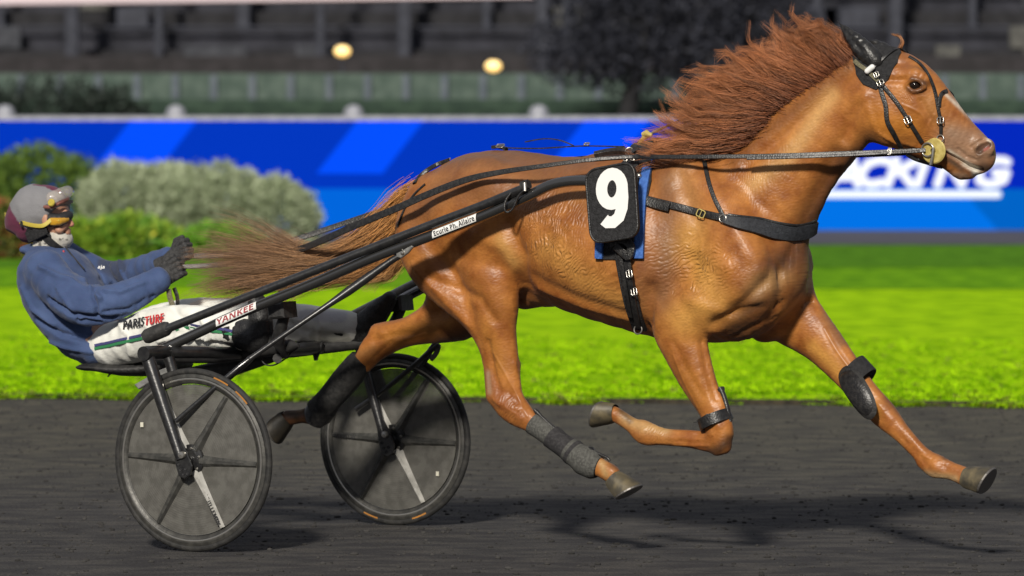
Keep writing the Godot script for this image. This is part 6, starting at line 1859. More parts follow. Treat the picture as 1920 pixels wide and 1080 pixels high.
	hg.chain([[Vector3(-1.095, 1.196, 0.075), 0.01569, 0.01], [Vector3(-1.099, 1.217, 0.076), 0.01569, 0.01]], .006, 1)
	hg.chain([[Vector3(-1.194, 1.193, -0.075), 0.01569, 0.01], [Vector3(-1.2, 1.214, -0.076), 0.01569, 0.01]], .006, 1)
	hg.chain([[Vector3(-1.12, 1.169, 0), 0.0549, 0.055], [Vector3(-1.13, 1.107, 0), 0.04706, 0.055]], .02, 1)
	var hs := hg.skin()
	var base := pts.size()
	for p in (hs[0] as PackedVector3Array):
		var c := Color(.47, .25, .165)
		c = c.lerp(Color(.55, .22, .15), exp(-p.distance_squared_to(Vector3(-1.024, 1.191, 0.01)) / .0004) * .6)
		flesh.append(c)
	pts.append_array(hs[0])
	for i in (hs[1] as PackedInt32Array):
		tris.append(i + base)
	part("body", skin_mesh(pts, tris, normals_of(pts, tris), flesh), skin_mat, d)
	# --- jacket
	var jg := Field.new(Vector3(-1.38, .62, -.46), Vector3(-.42, 1.24, .46), .0075)
	jg.chain([[Vector3(-0.851, 0.7047, 0), 0.07843, 0.175], [Vector3(-0.9422, 0.7716, 0), 0.1176, 0.19], [Vector3(-1.036, 0.8742, 0), 0.1373, 0.195], [Vector3(-1.091, 0.9652, 0), 0.1333, 0.2], [Vector3(-1.12, 1.025, 0), 0.08235, 0.18], [Vector3(-1.13, 1.061, 0), 0.05098, 0.085]], .03, 2)
	jg.chain([[Vector3(-1.029, 1.012, 0.175), 0.08235, 0.07], [Vector3(-0.908, 0.924, 0.225), 0.08039, 0.068], [Vector3(-0.7865, 0.8813, 0.25), 0.07647, 0.062], [Vector3(-0.6525, 0.9108, 0.205), 0.06667, 0.054], [Vector3(-0.5482, 0.9799, 0.125), 0.05098, 0.042]], .03, 3)
	jg.chain([[Vector3(-1.202, 1.056, -0.17), 0.07843, 0.07], [Vector3(-1.101, 1.002, -0.215), 0.07451, 0.066], [Vector3(-1.017, 0.9775, -0.22), 0.06667, 0.06], [Vector3(-0.8511, 0.9939, -0.155), 0.05686, 0.05], [Vector3(-0.6893, 1.037, -0.075), 0.04902, 0.042], [Vector3(-0.6005, 1.062, -0.035), 0.04314, 0.036]], .03, 3)
	jg.chain([[Vector3(-1.21, 1.091, 0), 0.02157, 0.085], [Vector3(-1.13, 1.082, 0), 0.02353, 0.085], [Vector3(-1.06, 1.078, 0), 0.01765, 0.05]], .02, 2)
	var folds := [
		[flat_of([Vector3(-1.007, 1.03, 0.25), Vector3(-0.9076, 0.991, 0.27), Vector3(-0.7789, 0.9622, 0.28), Vector3(-0.7061, 0.9121, 0.28)]), 0.0082, 0.0076, .25], [flat_of([Vector3(-0.9503, 0.9084, 0.28), Vector3(-0.8149, 0.8496, 0.3), Vector3(-0.6812, 0.8314, 0.3), Vector3(-0.5916, 0.8483, 0.27)]), 0.0088, -0.0133, .25],
		[flat_of([Vector3(-0.7416, 0.9428, 0.3), Vector3(-0.7175, 0.8818, 0.3), Vector3(-0.7225, 0.8347, 0.3)]), 0.0068, -0.0114, .25], [flat_of([Vector3(-0.7052, 0.9433, 0.3), Vector3(-0.6341, 0.9372, 0.26), Vector3(-0.5635, 0.9734, 0.2)]), 0.0068, 0.0057, .25],
		[flat_of([Vector3(-0.6933, 0.8618, 0.3), Vector3(-0.61, 0.8722, 0.26), Vector3(-0.5395, 0.9226, 0.2)]), 0.0061, -0.0057, .25], [flat_of([Vector3(-1.078, 0.8214, 0.2), Vector3(-0.9544, 0.7719, 0.2), Vector3(-0.8072, 0.7437, 0.2), Vector3(-0.6975, 0.7458, 0.2)]), 0.0095, -0.0095, .2],
		[flat_of([Vector3(-1.028, 0.7395, 0.2), Vector3(-0.9054, 0.7109, 0.2), Vector3(-0.7585, 0.6933, 0.2)]), 0.0068, 0.0057, .2], [flat_of([Vector3(-1.127, 0.9449, 0.2), Vector3(-1.078, 0.8628, 0.2), Vector3(-0.9789, 0.8024, 0.2)]), 0.0082, 0.0076, .2],
		[flat_of([Vector3(-0.986, 1.046, 0), Vector3(-0.9243, 0.9841, 0), Vector3(-0.8751, 0.9329, 0)]), 0.0082, -0.0076, .0], [flat_of([Vector3(-0.9241, 1.067, 0), Vector3(-0.8625, 1.006, 0), Vector3(-0.8257, 0.9543, 0)]), 0.0068, 0.0057, .0],
		[flat_of([Vector3(-0.8037, 0.8286, 0.28), Vector3(-0.67, 0.8064, 0.28), Vector3(-0.6123, 0.8294, 0.2)]), 0.0075, -0.0095, .2], [flat_of([Vector3(-0.9002, 0.9508, 0.3), Vector3(-0.8392, 0.8902, 0.3), Vector3(-0.7906, 0.8295, 0.3)]), 0.0068, 0.0057, .3]]
	var js := cloth_skin(jg, .0035, 9.0, 14, folds)
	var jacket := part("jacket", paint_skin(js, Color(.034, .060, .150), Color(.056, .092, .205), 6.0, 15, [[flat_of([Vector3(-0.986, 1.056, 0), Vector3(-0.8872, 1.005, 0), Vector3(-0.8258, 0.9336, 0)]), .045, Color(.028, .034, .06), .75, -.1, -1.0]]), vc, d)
	# hem, zip, mark on the breast
	part("zip", tube_mesh(curve_of([Vector3(-1.042, 1.104, 0.02), Vector3(-1.004, 1.067, 0.025), Vector3(-0.9467, 1.016, 0.03)], 3), [.003], 6), mats.ink, jacket)
	part("zip_pull", tube_mesh([Vector3(-1.036, 1.088, 0.04), Vector3(-1.033, 1.063, 0.045)], [.004, .003], 6), mats.red, jacket)
	var mk := part("lettering", words("aja", .014, true, .1), mats.white, jacket)
	mk.transform = Transform3D(face(Vector3.ZERO, Vector3(.5, .5, .8), Vector3(0, 1, 0)).basis, Vector3(-0.9001, 1.024, -0.02))
	# --- trousers
	var tg := Field.new(Vector3(-1.1, .62, -.44), Vector3(.2, .98, .46), .0085)
	tg.chain([[Vector3(-0.851, 0.7151, 0), 0.07451, 0.16], [Vector3(-0.7894, 0.7371, 0), 0.08235, 0.16]], .02, 1)
	tg.chain([[Vector3(-0.7684, 0.72, 0.09), 0.07843, 0.095], [Vector3(-0.6184, 0.7618, 0.145), 0.0902, 0.082], [Vector3(-0.4434, 0.7996, 0.2), 0.08627, 0.076], [Vector3(-0.2804, 0.8123, 0.25), 0.07843, 0.066], [Vector3(-0.1458, 0.8061, 0.295), 0.07255, 0.058], [Vector3(-0.0614, 0.7986, 0.325), 0.07059, 0.056]], .03, 3)
	tg.chain([[Vector3(-0.8844, 0.7154, -0.09), 0.07843, 0.095], [Vector3(-0.7128, 0.7854, -0.15), 0.0902, 0.08], [Vector3(-0.5418, 0.8224, -0.19), 0.08235, 0.074], [Vector3(-0.3687, 0.8243, -0.225), 0.07451, 0.066], [Vector3(-0.1995, 0.8156, -0.265), 0.07255, 0.06], [Vector3(-0.0552, 0.8023, -0.305), 0.06863, 0.054], [Vector3(0.0335, 0.7929, -0.325), 0.06667, 0.05]], .03, 3)
	var creases := [
		[flat_of([Vector3(-0.6972, 0.8279, 0.2), Vector3(-0.611, 0.7693, 0.24), Vector3(-0.6247, 0.696, 0.2)]), .010, .005, .18], [flat_of([Vector3(-0.5759, 0.8505, 0.2), Vector3(-0.4896, 0.7927, 0.26), Vector3(-0.5025, 0.7204, 0.24)]), .010, .005, .2], [flat_of([Vector3(-0.4072, 0.8839, 0.2), Vector3(-0.3213, 0.8369, 0.28), Vector3(-0.2738, 0.7567, 0.28)]), .012, -.006, .25],
		[flat_of([Vector3(-0.2385, 0.8579, 0.26), Vector3(-0.1777, 0.8003, 0.32), Vector3(-0.202, 0.7487, 0.3)]), .009, .006, .28], [flat_of([Vector3(-0.3881, 0.7372, 0.25), Vector3(-0.2376, 0.7581, 0.3), Vector3(-0.065, 0.7471, 0.35)]), .008, -.008, .3], [flat_of([Vector3(-0.46, 0.7521, 0.25), Vector3(-0.3453, 0.7756, 0.28), Vector3(-0.1901, 0.7691, 0.3)]), .008, .005, .28],
		[flat_of([Vector3(-0.2086, 0.8443, -0.2), Vector3(-0.1127, 0.7841, -0.2), Vector3(0.0305, 0.7662, -0.2)]), .010, -.006, -.25], [flat_of([Vector3(-0.0648, 0.8673, -0.2), Vector3(-0.0467, 0.8043, -0.25), Vector3(-0.0707, 0.742, -0.25)]), .009, .005, -.27], [flat_of([Vector3(-0.2569, 0.7815, -0.2), Vector3(-0.1487, 0.7416, -0.22)]), .009, .005, -.22]]
	var ts := cloth_skin(tg, .004, 7.0, 24, creases)
	var dirt := Color(.30, .29, .24)
	var trousers := part("trousers", paint_skin(ts, Color(.70, .70, .64), Color(.84, .84, .79), 5.0, 25, [[flat_of([Vector3(-0.3292, 0.8216, -0.2), Vector3(-0.1246, 0.7833, -0.22), Vector3(0.0552, 0.7838, -0.3)]), .075, Color(.50, .505, .49), .7, -.12, -1.0], [flat_of([Vector3(-0.0706, 0.7585, -0.25), Vector3(0.0433, 0.7507, -0.3)]), .025, dirt, .7, -.12, -1.0], [flat_of([Vector3(-0.1192, 0.7442, 0.3), Vector3(-0.0673, 0.7614, 0.3)]), .02, dirt, .5, .1, 1.0], [flat_of([Vector3(-0.1126, 0.8459, -0.2), Vector3(0.0312, 0.8356, -0.28)]), .02, Color(.34, .34, .46), .4, -.12, -1.0]]), vc, d)  # the grey on the far leg is its shade, put into the colour
	var rib := [[0.0, mats.stripe_violet, .0105], [-.0125, mats.stripe_green, .011]]
	for b in rib:
		strap_part("stripe", [[Vector3(-0.8034, 0.7267, 0.1798), Vector3(-0.2299, 0.0441, 0.9722)], [Vector3(-0.7684, 0.7336, 0.1892), Vector3(-0.4081, -0.0569, 0.9112)], [Vector3(-0.7333, 0.7388, 0.2011), Vector3(-0.1793, -0.0396, 0.983)], [Vector3(-0.6449, 0.7557, 0.2291), Vector3(-0.2482, -0.0826, 0.9652)], [Vector3(-0.5538, 0.7719, 0.2504), Vector3(-0.2624, -0.2638, 0.9282)], [Vector3(-0.4807, 0.7869, 0.2764), Vector3(0.1509, -0.0781, 0.9855)]], b[2], trousers, b[1], .0012, 4).position.y = b[0]
		strap_part("stripe", [[Vector3(-0.355, 0.8131, 0.3061), Vector3(-0.1567, 0.1115, 0.9813)], [Vector3(-0.3028, 0.8212, 0.3072), Vector3(-0.6021, -0.2137, 0.7693)], [Vector3(-0.2095, 0.8153, 0.3494), Vector3(-0.4483, -0.4919, 0.7464)], [Vector3(-0.1289, 0.8107, 0.3644), Vector3(-0.1469, 0.0333, 0.9886)], [Vector3(-0.0543, 0.803, 0.3856), Vector3(-0.0015, 0.1131, 0.9936)]], b[2], trousers, b[1], .0012, 4).position.y = b[0]
	# print on the thigh
	var out := Vector3(-.12, .22, 1.0)
	var print_at := [[Vector3(-0.64, 0.808, 0.2226), Vector3(-0.5189, 0.828, 0.2616), "PARIS", mats.ink], [Vector3(-0.5165, 0.8281, 0.2617), Vector3(-0.4185, 0.8449, 0.2834), "TURF", mats.red]]
	for w in print_at:
		var a: Vector3 = w[0]
		var b: Vector3 = w[1]
		var dir := (b - a).normalized()
		var nn := (out - dir * out.dot(dir)).normalized()
		var m := words(w[2], .034, true, 0.05, .002)
		var box := m.get_aabb()
		var t := part("lettering", m, w[3], trousers)
		t.transform = Transform3D(Basis(dir * (a.distance_to(b) / box.size.x), nn.cross(dir), nn), (a + b) * 0.5 + nn * .004) * Transform3D(Basis(), -box.get_center())
	# --- boots
	for b in [[[[Vector3(-0.0802, 0.7982, 0.325), 0.05882, 0.05], [Vector3(-0.0069, 0.7882, 0.345), 0.06078, 0.048], [Vector3(0.0413, 0.7814, 0.355), 0.0549, 0.045], [Vector3(0.0538, 0.8379, 0.36), 0.04706, 0.043], [Vector3(0.0445, 0.8958, 0.36), 0.03725, 0.042], [Vector3(0.0329, 0.9356, 0.36), 0.02353, 0.034]], 0], [[[Vector3(0.0078, 0.7947, -0.32), 0.0549, 0.045], [Vector3(0.0563, 0.7868, -0.335), 0.06275, 0.045], [Vector3(0.0915, 0.7873, -0.34), 0.05882, 0.044], [Vector3(0.1315, 0.8332, -0.345), 0.04902, 0.042], [Vector3(0.1761, 0.8811, -0.35), 0.03529, 0.04], [Vector3(0.2094, 0.9166, -0.35), 0.02157, 0.032]], 1]]:
		var bg := Field.new((b[0][0][0] as Vector3) - Vector3(.14, .16, .12), (b[0][-1][0] as Vector3) + Vector3(.12, .12, .12), .0065)
		bg.chain(b[0], .02, 3)
		var sh := cloth_skin(bg, .003, 14.0, 34)
		var boot := part("boot", skin_mesh(sh[0], sh[1], sh[2]), mats.boot, d)
		var line := []
		for q in range(2, 6):
			var s: Array = b[0][q]
			line.append(s[0] + Vector3(s[1] * .95, -s[1] * .35, 0))
		part("sole", tube_mesh(curve_of(line, 3), [.012, .013, .013, .010], 8), mats.rubber, boot)
	# toe bar of the far foot
	# --- gloves on the reins
	glove_of(d, Vector3(-0.5226, 1.006, 0.085), Vector3(.80, .52, -.28).normalized(), Vector3(-.45, .85, .1).normalized(), 1.0)
	glove_of(d, Vector3(-0.5426, 1.076, -0.005), Vector3(.80, .45, -.1).normalized(), Vector3(-.42, .9, .0).normalized(), 1.0)
	# --- helmet with its two coloured cover
	var eg := Field.new(Vector3(-1.361, 1.041, 0) - Vector3(.10, 0, .14), Vector3(-0.9479, 1.379, 0) + Vector3(.08, .02, .14), .0055)
	eg.chain([[Vector3(-1.185, 1.24, 0), 0.1078, 0.102], [Vector3(-1.15, 1.246, 0), 0.09804, 0.1]], .03, 1)
	eg.chain([[Vector3(-1.245, 1.198, 0), 0.07451, 0.082], [Vector3(-1.225, 1.16, 0), 0.04314, 0.068]], .03, 1)
	eg.chain([[Vector3(-1.07, 1.149, 0), 0.05294, 0.2], [Vector3(-1.025, 1.137, 0), 0.05882, 0.2]], .012, 1, true)
	eg.chain([[Vector3(-1.165, 1.102, 0), 0.04314, 0.2], [Vector3(-1.11, 1.103, 0), 0.04314, 0.2]], .012, 1, true)
	eg.chain([[Vector3(-1.04, 1.216, 0), 0.04706, 0.2], [Vector3(-1.05, 1.199, 0), 0.04706, 0.2]], .012, 1, true)
	var es := cloth_skin(eg, .003, 9.0, 44)
	var hc := PackedColorArray()
	var rear := PackedVector2Array(flat_of([Vector3(-1.34, 1.286, 0.06), Vector3(-1.285, 1.274, 0.06), Vector3(-1.243, 1.24, 0.07), Vector3(-1.216, 1.208, 0.08), Vector3(-1.162, 1.15, 0.08), Vector3(-1.152, 1.025, 0.08), Vector3(-1.421, 1.021, 0.06)]))
	var crest := PackedVector2Array(flat_of([Vector3(-1.194, 1.37, 0.03), Vector3(-1.085, 1.358, 0.03), Vector3(-1.045, 1.325, 0.03), Vector3(-1.08, 1.316, 0.03), Vector3(-1.129, 1.337, 0.03), Vector3(-1.189, 1.343, 0.03)]))
	for p in (es[0] as PackedVector3Array):
		var q := Vector2(p.x, p.y)
		var inside := Geometry2D.is_point_in_polygon(q, rear) or Geometry2D.is_point_in_polygon(q, crest)
		hc.append(Color(.11, .016, .05) if inside else Color(.20, .20, .215))
	var helmet := part("helmet", skin_mesh(es[0], es[1], es[2], hc), vc, d)
	# visor
	var vs := Shape.new()
	var vp := Vector3(-1.1, 1.253, 0)
	for r in 7:
		var t := r / 6.0
		for q in 17:
			var w := (q / 16.0 - 0.5) * 2.4
			var rad := lerpf(.055, .100, t)
			var p := vp + Vector3(cos(w) * rad - .032, .004 + t * .012 + .016 * t * cos(w) - .012 * (1 - cos(w)), sin(w) * lerpf(.085, .088, t))
			vs.vert(p, Vector3(.2, 1, 0).normalized())
	for r in 6:
		for q in 16:
			var a := r * 17 + q
			vs.quad(a, a + 17, a + 18, a + 1)
	var top := vs.v.size()
	for q in top:
		vs.vert(vs.v[q] - Vector3(0, .004, 0), -vs.n[q])
	for r in 6:
		for q in 16:
			var a := top + r * 17 + q
			vs.i.append_array([a, a + 1, a + 18, a, a + 18, a + 17])
	part("visor", vs.mesh(), flat_mat(Color(.60, .60, .58), 0.5), helmet)
	# chin straps
	strap_part("chin_strap", [[Vector3(-1.185, 1.166, 0.075), Vector3(-.3, -.2, 1)], [Vector3(-1.146, 1.141, 0.074), Vector3(0, -.2, 1)], [Vector3(-1.101, 1.133, 0.066), Vector3(.2, -.2, 1)], [Vector3(-1.069, 1.104, 0.048), Vector3(.5, -.6, 1)], [Vector3(-1.062, 1.091, 0.02), Vector3(.5, -1, .4)]], .03, d, mats.cloth_black, .006)
	strap_part("ear_pad", [[Vector3(-1.177, 1.137, 0.08), Vector3(0, -.1, 1)], [Vector3(-1.131, 1.154, 0.088), Vector3(0, -.1, 1)], [Vector3(-1.083, 1.175, 0.086), Vector3(.1, 0, 1)]], .042, d, mats.cloth_black, .012)
	# gaiter over mouth and neck, with a green rim
	var ng := Field.new(Vector3(-1.286, 1.042, 0) - Vector3(.08, 0, .12), Vector3(-0.9607, 1.233, 0) + Vector3(.08, .0, .12), .005)
	ng.chain([[Vector3(-1.11, 1.138, 0), 0.06078, 0.067], [Vector3(-1.068, 1.13, 0), 0.03725, 0.046]], .02, 1)
	ng.chain([[Vector3(-1.13, 1.115, 0), 0.0549, 0.064], [Vector3(-1.145, 1.081, 0), 0.0549, 0.07]], .02, 1)
	ng.chain([[Vector3(-1.005, 1.22, 0), 0.06471, 0.1], [Vector3(-1.095, 1.205, 0), 0.05098, 0.1]], .008, 1, true)
	var gs := cloth_skin(ng, .004, 14.0, 54)
	var gc := PackedColorArray()
	var green := flat_of([Vector3(-1.188, 1.112, 0.07), Vector3(-1.114, 1.087, 0.07), Vector3(-1.104, 1.046, 0.07), Vector3(-1.214, 1.045, 0.07)])
	var spots := FastNoiseLite.new()
	spots.seed = 3
	spots.frequency = 24.0
	for p in (gs[0] as PackedVector3Array):
		var c := Color(.50, .48, .43)
		if spots.get_noise_3dv(p) > 0.30:
			c = Color(.12, .11, .10)
		if Geometry2D.is_point_in_polygon(Vector2(p.x, p.y), PackedVector2Array(green)):
			c = Color(.03, .30, .11)
		gc.append(c)
	part("neck_gaiter", skin_mesh(gs[0], gs[1], gs[2], gc), vc, d)
	# goggles over the eyes, and a second pair pushed up on the helmet
	var amber := flat_mat(Color(.50, .27, .02), 0.10)
	amber.clearcoat_enabled = true
	amber.clearcoat = 1.0
	amber.clearcoat_roughness = 0.05
	var clear := StandardMaterial3D.new()
	clear.albedo_color = Color(.85, .80, .75, .22)
	clear.transparency = BaseMaterial3D.TRANSPARENCY_ALPHA
	clear.roughness = 0.05
	for pair in [[[[Vector3(-1.086, 1.208, 0.058), 0.02745, 0.024], [Vector3(-1.047, 1.208, 0.05), 0.02549, 0.024], [Vector3(-1.036, 1.221, 0.022), 0.02157, 0.024], [Vector3(-1.04, 1.224, 0), 0.01961, 0.02], [Vector3(-1.065, 1.22, -0.022), 0.02157, 0.024], [Vector3(-1.113, 1.206, -0.05), 0.02549, 0.024]], [[Vector3(-1.063, 1.202, 0.082), 0.01569, 0.006], [Vector3(-1.038, 1.202, 0.068), 0.01569, 0.008], [Vector3(-1.026, 1.21, 0.036), 0.01275, 0.01]], mats.ink, amber], [[[Vector3(-1.085, 1.259, 0.098), 0.007843, 0.006], [Vector3(-1.054, 1.259, 0.092), 0.007843, 0.008], [Vector3(-1.034, 1.275, 0.07), 0.007843, 0.01], [Vector3(-1.025, 1.287, 0.03), 0.007843, 0.012], [Vector3(-1.06, 1.291, -0.03), 0.007843, 0.012]], [[Vector3(-1.058, 1.294, 0.09), 0.02549, 0.014], [Vector3(-1.031, 1.308, 0.066), 0.02549, 0.016], [Vector3(-1.025, 1.317, 0.03), 0.02353, 0.016], [Vector3(-1.062, 1.318, -0.03), 0.02353, 0.016]], mats.frame, clear]]:
		var fg := Field.new(Vector3(-1.185, 1.148, 0) - Vector3(.08, .02, .13), Vector3(-0.9851, 1.368, 0) + Vector3(.08, .02, .13), .0045)
		fg.chain(pair[0], .006, 2)
		var fs := fg.skin()
		var gog := part("goggles", skin_mesh(fs[0], fs[1], normals_of(fs[0], fs[1])), pair[2], d)
		var lg := Field.new(Vector3(-1.185, 1.148, 0) - Vector3(.08, .02, .13), Vector3(-0.9851, 1.368, 0) + Vector3(.08, .02, .13), .004)
		lg.chain(pair[1], .006, 2)
		var ls := lg.skin()
		part("lens", skin_mesh(ls[0], ls[1], normals_of(ls[0], ls[1])), pair[3], gog)
	strap_part("goggle_strap", [[Vector3(-1.064, 1.209, 0.085), Vector3(.2, 0, 1)], [Vector3(-1.091, 1.186, 0.103), Vector3(0, -.1, 1)], [Vector3(-1.145, 1.188, 0.104), Vector3(-.1, -.1, 1)], [Vector3(-1.21, 1.201, 0.09), Vector3(-.5, 0, 1)], [Vector3(-1.278, 1.219, 0.055), Vector3(-1, 0, .6)], [Vector3(-1.331, 1.226, 0.01), Vector3(-1, 0, .1)], [Vector3(-1.359, 1.225, -0.05), Vector3(-1, 0, -.6)]], .016, d, mats.yellow, .003)
	buckle(Vector3(-1.192, 1.191, 0.098), Vector3(0, 1, 0), Vector3(-.3, 0, 1), .010, .020, d, mats.ink)
	var disc := Shape.new()
	disc.lathe([Vector2(.001, .004), Vector2(.012, .004), Vector2(.015, .0), Vector2(.015, -.004)], Transform3D(Basis(Vector3.RIGHT, Vector3(-.15, .1, 1).normalized(), Vector3(0, -1, .1)), Vector3(-1.046, 1.276, 0.112)), 20, false)
	part("badge", disc.mesh(), mats.yellow, helmet)


# ------------------------------------------------------------------ the place

func make_materials() -> void:
	mats.eye = flat_mat(Color(.012, .007, .005), 0.06)
	mats.horn = grain_mat(Color(.045, .040, .030), Color(.15, .122, .068), 2.6, 0.5, 0.12)
	mats.horn_dark = grain_mat(Color(.018, .016, .013), Color(.06, .048, .03), 2.0, 0.55, 0.1)
	mats.iron = flat_mat(Color(.16, .15, .14), 0.45, 0.6)
	mats.steel = flat_mat(Color(.55, .53, .48), 0.28, 0.9)
	mats.brass = grain_mat(Color(.42, .33, .09), Color(.56, .46, .16), 6.0, 0.45, 0.05)
	mats.leather = grain_mat(Color(.010, .010, .011), Color(.030, .029, .028), 9.0, 0.38, 0.12)
	mats.pad = grain_mat(Color(.012, .014, .018), Color(.03, .034, .042), 12.0, 0.65, 0.15)
	mats.cloth_black = grain_mat(Color(.008, .008, .009), Color(.022, .022, .024), 9.0, 0.85, 0.3)
	mats.rubber = grain_mat(Color(.012, .012, .012), Color(.035, .034, .032), 6.0, 0.7, 0.15)
	mats.blue = grain_mat(Color(.03, .10, .36), Color(.055, .16, .48), 8.0, 0.8, 0.2)
	mats.white = flat_mat(Color(.80, .80, .78), 0.5)
	mats.red = flat_mat(Color(.55, .03, .03), 0.5)
	mats.ink = flat_mat(Color(.02, .02, .022), 0.6)
	mats.olive = grain_mat(Color(.10, .09, .05), Color(.2, .18, .11), 20.0, 0.7, 0.1)
	var carbon := flat_mat(Color(.022, .022, .022), 0.22)
	carbon.metallic_specular = 0.8
	carbon.clearcoat_enabled = true
	carbon.clearcoat = 1.0
	carbon.clearcoat_roughness = 0.08
	mats.carbon = carbon
	var paint := grain_mat(Color(.010, .010, .011), Color(.022, .022, .022), 5.0, 0.35, 0.05)
	paint.clearcoat_enabled = true
	paint.clearcoat = 0.8
	paint.clearcoat_roughness = 0.15
	mats.paint = paint
	mats.fence_post = grain_mat(Color(.075, .095, .12), Color(.11, .135, .16), 0.5, 0.7)
	mats.column = grain_mat(Color(.020, .023, .036), Color(.034, .038, .055), 0.5, 0.7)
	mats.seat = grain_mat(Color(.06, .06, .055), Color(.10, .10, .09), 0.5, 0.7)
	mats.wall_grey = grain_mat(Color(.03, .033, .042), Color(.05, .054, .066), 0.5, 0.8)
	mats.bark = grain_mat(Color(.008, .008, .010), Color(.018, .018, .02), 1.0, 0.9)
	mats.stripe_violet = flat_mat(Color(.06, .06, .19), 0.8)
	mats.stripe_green = flat_mat(Color(.03, .21, .08), 0.8)
	mats.frame = flat_mat(Color(.22, .09, .07), 0.3)
	mats.yellow = flat_mat(Color(.50, .40, .06), 0.6)
	mats.plastic = grain_mat(Color(.014, .014, .015), Color(.035, .034, .033), 5.0, 0.6, 0.1)


func ground_sheet(x0: float, x1: float, z0: float, z1: float, y: float, u: Vector2, tilt := 0.0) -> ArrayMesh:
	# a level sheet; its near edge may run slightly askew
	var s := Shape.new()
	for p in [Vector3(x0, y, z1 - tilt), Vector3(x1, y, z1 + tilt), Vector3(x1, y, z0), Vector3(x0, y, z0)]:
		s.vert(p, Vector3.UP, Vector2(p.x / u.x, p.z / u.y))
	s.i.append_array([0, 2, 1, 0, 3, 2])
	return s.mesh()


